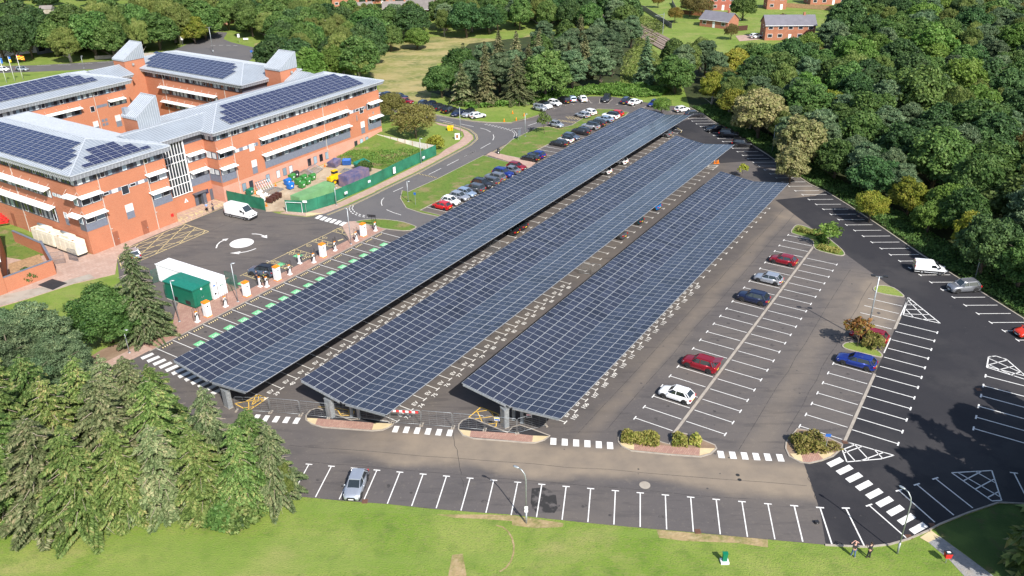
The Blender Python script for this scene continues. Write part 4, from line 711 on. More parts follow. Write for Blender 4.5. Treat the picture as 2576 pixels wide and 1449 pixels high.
free_car('hatch','turq',G(1115,10,.7),G(1142,5,.7),'turquoise car on a drive among the far houses');free_car('hatch','dark',G(1164,15,.7),G(1165,2,.7),'dark car on the far cul de sac');free_car('hatch','white',G(1118,36,.7),G(1093,42,.7),'white car in the far front garden');free_car('suv','white',G(1888,92,.7),G(1914,90,.7),'white car on the drive of the brick house');free_car('hatch','dark',G(784,5,.7),G(806,3,.7),'dark car on a drive at the top edge');free_car('small','silver',G(343,648,.6),G(328,628,.6),'pale car almost hidden behind the tall spruce')
bt=[o for o in scene.objects if o.get('label','').endswith('with its boot open')][0];q=MB();q.hexa([(-1.62,-.62,1.60),(-1.62,.62,1.60),(-2.55,.66,1.86),(-2.55,-.66,1.86)],[(-1.62,-.62,1.66),(-1.62,.62,1.66),(-2.53,.66,1.93),(-2.53,-.66,1.93)]);q.build('tailgate',['paint_deep_red'],bt)
# ---- vans
def van_common(root,L,W,wb,wr,zf,hx):
    tm,rm=wheel_meshes(wr,.22,'alloy');first=None
    for x in (wb/2+.1,-wb/2+.1):
        for sg in (1,-1):
            if first is None:ty=tm.build('wheel',['tyre'],root,smooth=True);ri=rm.build('rim',['alloy'],ty);first=(ty,ri)
            else:ty=first[0].copy();scene.collection.objects.link(ty);ty.parent=root;ri=first[1].copy();scene.collection.objects.link(ri);ri.parent=ty
            ty.location=(x,sg*(W/2-.08),wr);ty.rotation_euler=(0,0,0 if sg>0 else math.pi)
    for sg in (-1,1):
        MB().box(hx-.22,hx+.01,sg*W*.34,sg*W*.47,zf,zf+.2).build('headlight',['head_lens'],root);MB().box(-hx-.015,-hx+.08,sg*W*.44,sg*W*.49,.9,1.35).build('tail_light',['tail_lens'],root)
    MB().box(hx+.0,hx+.03,-.26,.26,.45,.56).build('number_plate',['plate_white'],root)
def panel_van(pos,yaw,L,W,H,label,bonnet,zwb,wr,chev=False):
    root=empty('white_van',(pos[0],pos[1],ZA+.005),yaw,label,'van');hx=L/2;w=W/2;secs=[]
    cabx=hx-bonnet
    prof=[(-hx,.97,H-.12),(-hx+.08,1.0,H-.02),(-hx+.5,1.0,H),(0,1.0,H),(cabx-1.15,1.0,H),(cabx-.85,.99,H-.06),(cabx-.05,.97,zwb+.02),(cabx+.1,.96,zwb-.03),(hx-.25,.92,zwb-.22),(hx-.05,.84,zwb-.42),(hx,.76,zwb-.6)]
    for x,k,zt in prof:
        hw=w*k;tp=.86 if zt>zwb+.1 else .9
        secs.append([(x,-hw*.97,.3),(x,-hw,.55),(x,-hw,min(zwb,zt-.1)),(x,-hw*(tp+.06),zt-.12),(x,-hw*tp,zt-.03),(x,0,zt+.02),(x,hw*tp,zt-.03),(x,hw*(tp+.06),zt-.12),(x,hw,min(zwb,zt-.1)),(x,hw,.55),(x,hw*.97,.3)])
    b=MB();loft(b,secs);bo=b.build('body',['paint_white'],root,smooth=True);
    import math as _m
    try:bo.data.set_sharp_from_angle(angle=_m.radians(35))
    except Exception:pass
    MB().add([(cabx-.07,-w*.80,zwb+.06),(cabx-.07,w*.80,zwb+.06),(cabx-.80,w*.74,H-.14),(cabx-.80,-w*.74,H-.14)],[(0,1,2,3)]).xf(lambda x,y,z:(x+.035,y,z+.02)).build('windscreen',['car_glass'],root,fix=False)
    for sg in (-1,1):
        MB().add([(cabx-.35,sg*(w+.006),zwb+.0),(cabx-1.25,sg*(w+.006),zwb+.0),(cabx-1.25,sg*(w*.985+.006),zwb+.42),(cabx-.75,sg*(w*.985+.006),zwb+.42)],[(0,1,2,3)]).build('side_window',['car_glass'],root,fix=False)
        MB().box(cabx-.25,cabx-.05,sg*(w+.03),sg*(w+.2),zwb,zwb+.25).build('mirror',['trim_black'],root)
    t=MB();t.box(-hx-.02,hx-.3,-w-.015,-w+.03,.42,.62);t.box(-hx-.02,hx-.3,w-.03,w+.015,.42,.62);t.box(hx-.35,hx+.03,-w*.9,w*.9,.3,.62);t.box(-hx-.06,-hx+.05,-w*.95,w*.95,.3,.5);t.build('bumper',['trim_black'],root)
    MB().box(hx-.12,hx+.015,-w*.5,w*.5,zwb-.62,zwb-.45).build('grille',['trim_black'],root)
    if chev:
        c=MB();
        for k in range(7):
            for sg in (-1,1):z0=.45+k*.2;c.add([(-hx-.012,0,z0+.28),(-hx-.012,sg*w*.92,z0-.1),(-hx-.012,sg*w*.92,z0+.0),(-hx-.012,0,z0+.38)],[(0,1,2,3)],k % 2)
        c.build('chevron_panel',[mat('chevron_red',(.55,.03,.02),.5),mat('chevron_yellow',(.62,.70,.05),.5)],root,fix=False)
    van_common(root,L,W,L*.56,wr,zwb-.48,hx);return root
va=CR(640,640,512,1456,735,545,1.1);vb=CR(640,640,512,1456,1105,625,1.1);panel_van(((va[0]+vb[0])/2,(va[1]+vb[1])/2),ang(va,vb),6.0,2.05,2.45,'large white panel van beside the green hoarding and office doors',.95,1.4,.34)
va=T1(3,1,1108,555,.9);vb=T1(3,1,1338,575,.9);panel_van(((va[0]+vb[0])/2,(va[1]+vb[1])/2),ang(va,vb),4.45,1.8,1.83,'small white van with red and yellow rear chevrons under the wood',.95,1.1,.31,True)
free_car('suv','white',G(1176,8,.9),G(1186,-4,.9),'white van like car at the top edge of the cul de sac')
# ------------------------------------------------------------------ solar canopies
def pvmat(name,base,rough):
    m,n,l,b=_new(name);b.inputs['Roughness'].default_value=rough;b.inputs['Specular IOR Level'].default_value=0.55
    tc=n.new('ShaderNodeTexCoord');br=n.new('ShaderNodeTexBrick');br.offset=0.0;br.inputs['Scale'].default_value=1;br.inputs['Brick Width'].default_value=.185;br.inputs['Row Height'].default_value=.0925;br.inputs['Mortar Size'].default_value=.0035
    oi=n.new('ShaderNodeNewGeometry');va=n.new('ShaderNodeMapRange');va.inputs['To Min'].default_value=.72;va.inputs['To Max'].default_value=1.35;l.new(oi.outputs['Random Per Island'],va.inputs['Value'])
    nr_=n.new('ShaderNodeTexNoise');nr_.inputs['Scale'].default_value=.09;l.new(tc.outputs['Object'],nr_.inputs['Vector']);rr_=n.new('ShaderNodeMapRange');rr_.inputs['To Min'].default_value=rough*.6;rr_.inputs['To Max'].default_value=rough*1.7;l.new(nr_.outputs[0],rr_.inputs['Value']);l.new(rr_.outputs[0],b.inputs['Roughness'])
    br.inputs['Color1'].default_value=(*base,1);br.inputs['Color2'].default_value=(*[c*1.12 for c in base],1);br.inputs['Mortar'].default_value=(.075,.085,.11,1);l.new(tc.outputs['Object'],br.inputs['Vector'])
    mx=n.new('ShaderNodeVectorMath');mx.operation='MULTIPLY';l.new(br.outputs['Color'],mx.inputs[0]);l.new(va.outputs[0],mx.inputs[1]);l.new(mx.outputs[0],b.inputs['Base Color']);return m
pvmat('solar_glass',(0.022,0.026,0.043),0.2);pvmat('roof_solar_glass',(0.010,0.014,0.055),0.12)
mat('panel_frame',(0.62,0.65,0.68),0.4,0.3);mat('galvanised',(0.42,0.45,0.47),0.45,0.6,scale=4,var=.2);mat('dark_underside',(0.10,0.10,0.11),0.8)
def panel_mesh(w,l,th=.04,fr=.018,gm='solar_glass'):
    m=MB();m.box(0,w,0,l,0,th-.006,1);m.add([(fr,fr,th),(w-fr,fr,th),(w-fr,l/2-.012,th),(fr,l/2-.012,th),(fr,l/2+.012,th),(w-fr,l/2+.012,th),(w-fr,l-fr,th),(fr,l-fr,th)],[(0,1,2,3),(4,5,6,7)],0)
    me=bpy.data.meshes.new('solar_panel');me.from_pydata(m.v,[],m.f);me.materials.append(MATS[gm]);me.materials.append(MATS['panel_frame']);me.polygons.foreach_set('material_index',m.m);me.update();return me
PW_,ROWS=1.134,3
def panels_stuff(name,mats_,items,me,parent):
    """many panels as one mesh: items = list of 4x4"""
    V=np.array([tuple(v.co) for v in me.vertices]);F=[tuple(p.vertices) for p in me.polygons];MI=[p.material_index for p in me.polygons];vs=[];fs=[];ms=[]
    for M_ in items:
        o=len(vs);A=np.array(M_);vs+=[tuple(v) for v in (V@A[:3,:3].T+A[:3,3])];fs+=[tuple(i+o for i in f) for f in F];ms+=MI
    m2=bpy.data.meshes.new(name);m2.from_pydata(vs,[],fs);[m2.materials.append(x) for x in mats_];m2.polygons.foreach_set('material_index',ms);m2.update()
    o=bpy.data.objects.new(name,m2);scene.collection.objects.link(o);o.parent=parent;o['kind']='stuff';return o
SC=55.0/57.0
def canopy(t,s0,s1,label):
    hw,hv,dz=6.626*SC,3.1*SC,.858*SC;L=s1-s0;nP=int(round(L/PW_));pw=L/nP;slope=math.hypot(hw,dz);pl=slope/3
    root=empty('solar_canopy',(*S(s0,t),0),AL,label,'solar canopy','solar canopies over the parking rows')  # local x along the row, local y = -t
    me=panel_mesh(pw-.03,pl-.05);items=[]
    for side in (1,-1):
        a=math.atan2(dz,hw)
        for r in range(3):
            for k in range(nP):
                y0=(.02+r*pl)*math.cos(a);z0=hv+(.02+r*pl)*math.sin(a)
                if side>0:Mx=Matrix.Translation((k*pw,y0,z0))@Matrix.Rotation(a,4,'X')
                else:Mx=Matrix.Translation(((k+1)*pw-.03,-y0,z0))@Matrix.Rotation(math.pi,4,'Z')@Matrix.Rotation(a,4,'X')
                items.append((k,Mx))
    items.sort(key=lambda q:q[0]);first=items[:96];rest=items[96:]
    for k,Mx in first:o=bpy.data.objects.new('solar_panel',me);scene.collection.objects.link(o);o.parent=root;o.matrix_local=Mx
    panels_stuff('solar_panels',[MATS['solar_glass'],MATS['panel_frame']],[q[1] for q in rest],me,root)
    dk=MB()  # trapezoid sheet deck below the panels
    for sg in (1,-1):dk.add([(0,sg*.15,hv-.06),(L,sg*.15,hv-.06),(L,sg*hw*.995,hv+dz-.06),(0,sg*hw*.995,hv+dz-.06),(0,sg*.15,hv-.09),(L,sg*.15,hv-.09),(L,sg*hw*.995,hv+dz-.09),(0,sg*hw*.995,hv+dz-.09)],[(0,1,2,3),(4,5,6,7),(0,1,5,4),(1,2,6,5),(2,3,7,6),(3,0,4,7)])
    dk.build('deck',['dark_underside'],root)
    g=MB();g.box(0,L,-.14,.14,hv-.16,hv-.03);g.build('gutter',['galvanised'],root)
    for e_ in (0,L):# end edge beams with bolts, stopping short of the gutter
        for sg in (1,-1):
            x0,x1=(e_-.12,e_-.02) if e_==0 else (e_+.02,e_+.12);b=MB();ya,yb=sg*.45,sg*(hw-.25);za,zb=hv+dz*.45/hw,hv+dz*(hw-.25)/hw
            b.hexa([(x0,ya,za-.22),(x1,ya,za-.22),(x1,yb,zb-.22),(x0,yb,zb-.22)],[(x0,ya,za-.05),(x1,ya,za-.05),(x1,yb,zb-.05),(x0,yb,zb-.05)])
            b.build('edge_beam',['galvanised'],root)
    n=int(L//7.44);col=MB()
    for k in range(n+1):
        x=1.6+k*(L-3.2)/n
        for sg in (1,-1):
            c=MB();y=sg*.55;c.box(x-.12,x+.12,y-.15,y-.11,.02,hv-.1);c.box(x-.12,x+.12,y+.11,y+.15,.02,hv-.1);c.box(x-.03,x+.03,y-.11,y+.11,.02,hv-.1);c.box(x-.2,x+.2,y-.2,y+.2,.0,.05)
            c.build('column',['galvanised'],root)
        r=MB()
        for sg in (1,-1):r.hexa([(x-.07,0,hv-.42),(x+.07,0,hv-.42),(x+.07,sg*(hw-.4),hv+dz-.28),(x-.07,sg*(hw-.4),hv+dz-.28)],[(x-.07,0,hv-.17),(x+.07,0,hv-.17),(x+.07,sg*(hw-.4),hv+dz-.12),(x-.07,sg*(hw-.4),hv+dz-.12)])
        r.build('rafter',['galvanised'],root)
    for r in range(6):
        p=MB();f=(r+.7)/6
        for sg in (1,-1):y=sg*hw*f;z=hv+dz*f-.11;p.box(0.02,L-.02,y-.03,y+.03,z-.06,z+.01)
        p.build('purlin',['galvanised'],root)
    return root
canopy(-74.748*SC,48.481*SC,184.12*SC,'longest butterfly solar canopy, leftmost of the three')
canopy(-58.168*SC,53.564*SC,166.51*SC,'middle one of the three butterfly solar canopies')
canopy(-41.601*SC,62.914*SC,148.74*SC,'shortest solar canopy, on the right beside the open bays')
# grey cabinets under the canopy noses
def cabinet(pos,yaw,label,h=2.45):
    root=empty('switch_cabinet',(*pos,0),yaw,label,'cabinet','grey cabinets at the canopy ends');MB().box(-.48,.48,-.28,.28,.1,h).build('casing',['galvanised'],root)
    MB().hexa([(-.52,-.33,h),(.52,-.33,h),(.52,.33,h),(-.52,.33,h)],[(-.52,-.33,h+.04),(.52,-.33,h+.04),(.52,.33,h+.16),(-.52,.33,h+.16)]).build('lid',['galvanised'],root)
    MB().box(-.44,-.02,-.3,-.281,.2,h-.15).build('door',['galvanised'],root);MB().box(.02,.44,-.3,-.281,.2,h-.15).build('door',['galvanised'],root);MB().box(-.5,.5,-.3,.3,0,.1).build('plinth',['concrete'],root)
cq=lambda ox,oy,x,y:CR(ox,oy,512,1932,x,y)
cabinet(cq(600,1300,1190,1240),AL-math.pi/2-.1,'grey steel cabinet in front of the left canopy');cabinet(cq(1112,1450,800,820),AL-math.pi/2-.1,'grey steel cabinet in front of the middle canopy');cabinet(cq(1780,1450,905,960),AL-math.pi/2-.45,'grey steel cabinet in front of the right canopy')
# ------------------------------------------------------------------ office building (s,t coordinates)
brickmat('red_brick',(0.385,0.132,0.070),(0.45,0.17,0.092),(0.42,0.22,0.14),1,.225,.075,msize=.008,blot=(0.50,0.20,0.11))
brickmat('pale_brick',(0.50,0.22,0.15),(0.56,0.27,0.19),(0.5,0.3,0.24),1,.225,.075,msize=.008,blot=(0.60,0.38,0.31))
mat('roof_metal',(0.30,0.335,0.375),0.5,0.2,var=.1,scale=.3);mat('roof_rib',(0.50,0.53,0.57),0.45,0.2);mat('fascia_metal',(0.34,0.36,0.40),0.45,0.3);mat('slate_panel',(0.17,0.19,0.24),0.5,0.1);mat('window_frame',(0.09,0.10,0.125),0.5);mat('white_frame',(0.75,0.76,0.76),0.5)
glassmat('dark_glass',(0.018,0.022,0.03),0.05,1.0);glassmat('sky_reflection_glass',(0.22,0.30,0.36),0.05,1.0);mat('reflection_pane',(0.52,0.56,0.58),0.5,0,.1,1.0);mat('white_shade',(0.86,0.87,0.87),0.5);mat('pipe_metal',(0.55,0.50,0.45),0.5,.2);mat('brown_door',(0.26,0.09,0.05),0.6);mat('soffit',(0.3,0.3,0.3),0.8)  # pale blue and pale grey panes carry the sky's reflection in their colour
ob=empty('office_building',(*S(64.1,-122.9),0),0,'large red brick office block with grey metal roofs, solar panels and three stair towers','office building')
BW=dict(parent=ob,world_=True)
def B(mb,name,m,**k):return mb.build(name,m if isinstance(m,list) else [m],**{**BW,**k})
ZB,ZS,ZE=11.6,12.9,13.85
blocks=[('A',64.1,80.3,-164.5,-122.9),('B',91.1,135.8,-139.3,-123.1),('C',118.5,134.7,-191,-147.2),('D',52.0,108.0,-189.7,-173.5)]
for nm,s0,s1,t0,t1 in blocks:
    w=MB();w.sbox(s0,s1,t0,t1,0,ZB);B(w,'wall','red_brick')
    w=MB();w.sbox(s0+.18,s1-.18,t0+.18,t1-.18,ZB,ZS);B(w,'window_band','window_frame')
    if nm in 'AB':w=MB();w.sbox(s0-.03,s1+.03,t0-.03,t1+.03,0,3.0 if nm=='B' else 2.9);B(w,'plinth','pale_brick' if nm=='B' else 'red_brick')
def roofST(s0,s1,t0,t1,ze,zr,hips=(1,1),axis='t',ribs=.62,name='roof'):
    """hip roof over eaves rectangle; axis = ridge direction; hips at (low,high) end"""
    tr=(lambda u,v,z:STF(v,u,z)) if axis=='t' else (lambda u,v,z:STF(u,v,z))
    u0,u1,v0,v1=(t0,t1,s0,s1) if axis=='t' else (s0,s1,t0,t1);hd=(v1-v0)/2;vm=(v0+v1)/2;r0=u0+(hd if hips[0] else 0);r1=u1-(hd if hips[1] else 0)
    m=MB();P_=[tr(u0,v0,ze),tr(u1,v0,ze),tr(u1,v1,ze),tr(u0,v1,ze),tr(r0,vm,zr),tr(r1,vm,zr)]
    m.add(P_+[(p[0],p[1],ze-.05) for p in P_[:4]],[(0,1,5,4),(2,3,4,5),(1,2,5),(3,0,4),(6,7,8,9),(0,1,7,6),(1,2,8,7),(2,3,9,8),(3,0,6,9)]);ro=B(m,name,'roof_metal',fix=False)
    rb=MB();sl=(zr-ze)/hd;w=.05;hgt=.07
    def rib(a,b):# a,b in (u,v,z)
        du,dv=b[0]-a[0],b[1]-a[1];Lr=math.hypot(du,dv);
        if Lr<.3:return
        qx,qy=-dv/Lr*w/2,du/Lr*w/2;lo=[tr(a[0]-qx,a[1]-qy,a[2]),tr(b[0]-qx,b[1]-qy,b[2]),tr(b[0]+qx,b[1]+qy,b[2]),tr(a[0]+qx,a[1]+qy,a[2])];rb.hexa(lo,[(p[0],p[1],p[2]+hgt) for p in lo])
    u=u0+.3
    while u<u1:
        d=min(hd,(u-u0) if hips[0] else hd,(u1-u) if hips[1] else hd)
        for v,sg in ((v0,1),(v1,-1)):rib((u,v,ze),(u,v+sg*d,ze+sl*d))
        u+=ribs
    for e_,(uu,sg) in enumerate(((u0,1),(u1,-1))):
        if hips[e_]:
            v=v0+.3
            while v<v1:d=min(v-v0,v1-v,hd);rib((uu,v,ze),(uu+sg*d,v,ze+sl*d));v+=ribs
    w=.22;hgt=.09
    for e_,(uu,rr_) in enumerate(((u0,r0),(u1,r1))):
        if hips[e_]:
            for v in (v0,v1):rib((uu,v,ze),(rr_,vm,zr))
    rib((r0,vm,zr),(r1,vm,zr))
    rb.build('standing_seams',['roof_rib'],ro,world_=False,fix=False);return ro,sl
def fascia(s0,s1,t0,t1,zb,zt,out=.22,sides='nsew'):
    """sloped metal fascia with seams hanging below the eaves; i = inner rectangle at the bottom"""
    m=MB();T_=[(s0,t0),(s1,t0),(s1,t1),(s0,t1)];c=((s0+s1)/2,(t0+t1)/2)
    B_=[(s+(out if s==s0 else-out),t+(out if t==t0 else-out)) for s,t in T_]
    m.add([STF(*p,zt) for p in T_]+[STF(*p,zb) for p in B_],[(0,1,5,4),(1,2,6,5),(2,3,7,6),(3,0,4,7),(4,5,6,7),(0,1,2,3)]);f_=B(m,'fascia','fascia_metal',fix=True)
    r=MB()
    for i in range(4):
        a,b_=T_[i],T_[(i+1) % 4];a2,b2=B_[i],B_[(i+1) % 4];L=math.hypot(b_[0]-a[0],b_[1]-a[1]);n_=int(L/.6);o=((0,-1),(1,0),(0,1),(-1,0))[i]
        for k in range(1,n_):
            f=k/n_;p=lerp(a,b_,f);q=(p[0]-o[0]*out,p[1]-o[1]*out);e=.03;tx,ty=(b_[0]-a[0])/L*e,(b_[1]-a[1])/L*e
            r.hexa([STF(q[0]-tx,q[1]-ty,zb),STF(q[0]+tx,q[1]+ty,zb),STF(q[0]+tx+o[0]*.05,q[1]+ty+o[1]*.05,zb),STF(q[0]-tx+o[0]*.05,q[1]-ty+o[1]*.05,zb)],[STF(p[0]-tx,p[1]-ty,zt),STF(p[0]+tx,p[1]+ty,zt),STF(p[0]+tx+o[0]*.05,p[1]+ty+o[1]*.05,zt),STF(p[0]-tx+o[0]*.05,p[1]-ty+o[1]*.05,zt)])
    r.build('fascia_seams',['roof_rib'],f_,fix=False)
    g=MB()  # gutter lip along the top
    for i in range(4):
        a,b_=T_[i],T_[(i+1) % 4];s_a,s_b=sorted((a[0],b_[0]));t_a,t_b=sorted((a[1],b_[1]));g.sbox(s_a-.07,s_b+.07,t_a-.07,t_b+.07,zt-.12,zt+.03)
    g.build('gutter',['roof_rib'],f_)
EV_={'A':13.85,'B':13.62,'C':13.7,'D':13.75}
RF={}
for nm,s0,s1,t0,t1 in blocks:
    ze=EV_[nm];fascia(s0-1,s1+1,t0-1,t1+1,ZS-.02,ze-.05)
    RF[nm]=roofST(s0-.95,s1+.95,t0-.95,t1+.95,ze,ze+2.2,axis='t' if nm in 'AC' else 's')
# link roofs
def gable(s0,s1,t0,t1,ze,zr,axis):roofST(s0,s1,t0,t1,ze,zr,(0,0),axis,name='link_roof')
w=MB();w.sbox(80.3,91.1,-134.9,-126.3,0,3.05);w.sbox(86.7,91.1,-134.9,-126.3,3.05,ZB);B(w,'wall','red_brick');w=MB();w.sbox(80.3,91.1,-134.8,-126.5,3.05,ZS);B(w,'window_band','window_frame')
fascia(79.5,92.0,-135.9,-125.3,ZS+.05,13.72);roofST(78,97,-135.9,-125.35,13.75,14.95,(0,0),'s',name='link_roof')
w=MB();w.sbox(108,113.8,-188,-180,0,ZS-.3);w.sbox(119.3,121,-186,-182,0,12.5);B(w,'wall','red_brick');fascia(107,113.9,-189,-179,ZS-.3,13.3);roofST(106,113.95,-189,-179,13.33,14.9,(0,0),'s',name='link_roof')
w=MB();w.sbox(126.5,133,-147.4,-139.1,0,ZS-.3);B(w,'wall','red_brick');fascia(126.2,133.5,-148.2,-138.5,ZS-.3,13.3);roofST(126.2,133.5,-149,-137.5,13.33,14.9,(0,0),'t',name='link_roof')
# back step of block B towards the tower
# towers
def tower(s0,s1,t0,t1,ze,rise,low=None):
    w=MB();w.sbox(s0,s1,t0,t1,0,ze);B(w,'tower_wall','red_brick')
    o=.12;za=ze+.35;zt=za+rise;m=MB()
    P_=[STF(s0-o,t0-o,ze),STF(s1+o,t0-o,ze),STF(s1+o,t1+o,ze),STF(s0-o,t1+o,ze),STF(s0-o,t0-o,za),STF(s1+o,t0-o,zt),STF(s1+o,t1+o,zt),STF(s0-o,t1+o,za)]
    m.add(P_,[(0,1,2,3),(4,5,6,7),(0,3,7,4),(1,2,6,5),(0,1,5,4),(3,2,6,7)]);ro=B(m,'tower_roof','roof_metal')
    r=MB();n_=int((t1-t0)/.42)
    for k in range(n_+1):
        t=t0-o+.04+k*(t1-t0+2*o-.08)/n_;lo=[STF(s0-o,t-.04,za),STF(s1+o,t-.04,zt),STF(s1+o,t+.04,zt),STF(s0-o,t+.04,za)];r.hexa(lo,[(p[0],p[1],p[2]+.09) for p in lo]);r.sbox(s0-o-.05,s0-o,t-.03,t+.03,ze,za)
    n_=int((s1-s0)/.45)
    for k in range(n_+1):
        s=s0-o+.05+k*(s1-s0+2*o-.1)/n_;z=za+(zt-za)*(s-s0+o)/(s1-s0+2*o)
        for t,e in ((t0-o,-.06),(t1+o,.06)):r.sbox(s-.03,s+.03,min(t,t+e),max(t,t+e),ze,z)
    for t in (t0-o,t1+o-.12):lo=[STF(s0-o,t,za+.01),STF(s1+o,t,zt+.01),STF(s1+o,t+.12,zt+.01),STF(s0-o,t+.12,za+.01)];r.hexa(lo,[(p[0],p[1],p[2]+.12) for p in lo])
    if low:m=MB();m.sbox(s0+.02,s1+o,t1+.01,t1+o,low,ze);B(m,'tower_cladding','roof_metal');[r.sbox(s0+.1+k*.45,s0+.16+k*.45,t1+o,t1+o+.06,low,ze) for k in range(int((s1-s0)/.45)+1)]
    r.sbox(s1+o-.15,s1+o+.02,t0-o,t1+o,zt,zt+.14);r.build('standing_seams',['roof_rib'],ro,fix=False)
tower(84.4,89.0,-139.1,-134.9,15.6,3.0,13.0);tower(125.4,130.3,-147.1,-142.2,15.6,3.0);tower(114.0,119.3,-186.2,-181.9,15.8,3.2)
w=MB();w.sbox(84.5,85.4,-139.0,-138.1,15.9,17.3);B(w,'chimney','fascia_metal')
# ---- facade features
class Fac:
    def __init__(s,ax,v,sg):s.ax,s.v,s.sg=ax,v,sg  # ax 't': plane t=v, u is s ; ax 's': plane s=v, u is t
    def b(s,mb,u0,u1,z0,z1,o0,o1,m=0):
        a,c=s.v+s.sg*o0,s.v+s.sg*o1;a,c=min(a,c),max(a,c)
        return mb.sbox(u0,u1,a,c,z0,z1,m) if s.ax=='t' else mb.sbox(a,c,u0,u1,z0,z1,m)
rw=random.Random(5)
def window(F_,u0,u1,z0,z1,o=0.0,frame='white_frame',tilt=None,pane=None,lab=None):
    fr=.045;m=MB();F_.b(m,u0,u1,z0,z0+fr,o,o+.06);F_.b(m,u0,u1,z1-fr,z1,o,o+.06);F_.b(m,u0,u0+fr,z0+fr,z1-fr,o,o+.06);F_.b(m,u1-fr,u1,z0+fr,z1-fr,o,o+.06)
    w_=B(m,'window',frame);g=MB();F_.b(g,u0+fr,u1-fr,z0+fr,z1-fr,o+.0,o+.03)
    g.build('pane',[pane or rw.choice(['dark_glass','dark_glass','sky_reflection_glass','reflection_pane'])],w_);return w_
def strip(F_,u0,u1,z0,z1,n,o=0.0,gap=.5,bg=None,first=True,pal=('dark_glass','sky_reflection_glass','reflection_pane','dark_glass')):
    if bg:m=MB();F_.b(m,u0,u1,z0,z1,o-.02 if o>.05 else .0,o+.02);B(m,'window_band',bg)
    p=(u1-u0)/n
    for k in range(n):
        a=u0+k*p+gap*p*.4;window(F_,a,a+p*(1-gap*.8),z0+.12,z1-.08,o+.02,'window_frame' if k % 3 else 'white_frame',pane=rw.choice(pal))
def shade(F_,u0,u1,z,drop=.25,out=1.15):
    m=MB();n_=max(1,int((u1-u0)/2.4));p=(u1-u0)/n_
    for k in range(n_):
        a,b_=u0+k*p+.015,u0+(k+1)*p-.015
        def pt(u,o,zz):v=F_.v+F_.sg*o;return STF(u,v,zz) if F_.ax=='t' else STF(v,u,zz)
        m.hexa([pt(a,.06,z),pt(b_,.06,z),pt(b_,out,z-drop),pt(a,out,z-drop)],[pt(a,.06,z+.07),pt(b_,.06,z+.07),pt(b_,out,z-drop+.12),pt(a,out,z-drop+.12)])
    sh=B(m,'sun_shade','white_shade');br=MB()
    for k in range(n_+1):
        u=u0+.15+k*(u1-u0-.3)/n_
        def pt(u,o,zz):v=F_.v+F_.sg*o;return STF(u,v,zz) if F_.ax=='t' else STF(v,u,zz)
        br.tube([pt(u,.02,z+.75),pt(u,out*.7,z-.02)],.025,4)
    br.build('bracket',['pipe_metal'],sh)
def panelwin(F_,u0,u1,z0,zm,z1):m=MB();F_.b(m,u0,u1,z0,zm,.0,.035);B(m,'spandrel_panel','slate_panel');
def pipe(F_,u,z0,z1,jog=None):
    m=MB();F_.b(m,u-.05,u+.05,z0,z1,.03,.13)
    if jog:F_.b(m,u-.05,u+.35,jog-.08,jog+.04,.03,.13)
    B(m,'downpipe','pipe_metal')
def longwin(F_,u0,u1,n,zs=(3.95,5.3,6.5),pale=True):
    panelwin(F_,u0,u1,zs[0],zs[1],0);strip(F_,u0,u1,zs[1],zs[2],n,0.02,.5,'window_frame')
FA=Fac('t',-122.9,1);FAf=Fac('s',64.1,-1);FB=Fac('t',-123.1,1);FBn=Fac('s',91.1,-1);FL=Fac('t',-126.3,1);FC=Fac('s',118.5,-1);FD=Fac('t',-173.5,1);FCe=Fac('t',-147.2,1)
# top ribbons
strip(FA,64.4,80.1,ZB,ZS,12,-.18);strip(FAf,-164,-123.1,ZB,ZS,34,-.18,.45,pal=('dark_glass','dark_glass','reflection_pane'));strip(FB,91.4,135.6,ZB,ZS,34,-.18);strip(FC,-179,-147.4,ZB,ZS,26,-.18,.4,pal=('dark_glass','reflection_pane','dark_glass'));strip(FD,72,107.8,ZB,ZS,27,-.18);strip(FBn,-126.1,-123.3,ZB,ZS,2,-.18)
# end wall of the near wing
for z,zz in ((8.25,9.6),(5.35,6.45)):pass
m=MB();FA.b(m,64.1,67.8,8.2,9.75,0,.03);B(m,'window_band','window_frame');window(FA,64.4,65.9,8.3,9.5,.03,pane='dark_glass');window(FA,66.2,67.6,8.3,9.6,.03,pane='dark_glass');shade(FA,63.9,67.8,9.95)
panelwin(FA,64.1,67.8,4.0,5.2,0);m=MB();FA.b(m,64.1,67.8,5.2,6.45,0,.03);B(m,'window_band','window_frame');window(FA,64.3,65.8,5.3,6.4,.03,pane='dark_glass');window(FA,66.1,67.6,5.3,6.5,.03,pane='sky_reflection_glass');shade(FA,63.9,67.8,6.75)
m=MB();FA.b(m,67.9,76.4,8.75,9.35,0,.025);B(m,'window_band','slate_panel');window(FA,68.2,69.2,8.8,9.3,.025);window(FA,69.7,70.8,8.75,9.35,.025,pane='reflection_pane');window(FA,71.4,72.7,7.9,9.35,.025,pane='dark_glass');window(FA,73.0,74.1,8.8,9.3,.025);window(FA,74.6,75.7,8.8,9.3,.025)
m=MB();FA.b(m,76.5,80.2,8.2,9.6,0,.03);B(m,'window_band','window_frame');window(FA,76.8,78.3,8.3,9.5,.03);window(FA,78.6,80.0,8.3,9.5,.03,pane='reflection_pane');shade(FA,76.0,79.9,9.95);panelwin(FA,76.5,80.2,4.0,5.2,0);m=MB();FA.b(m,76.5,80.2,5.2,6.45,0,.03);B(m,'window_band','window_frame');window(FA,76.8,78.3,5.3,6.4,.03,pane='sky_reflection_glass');window(FA,78.6,80.0,5.3,6.4,.03);shade(FA,76.0,79.9,6.75)
window(FA,71.3,72.7,4.85,6.1,.0,pane='reflection_pane');panelwin(FA,71.3,72.7,3.6,4.85,0)
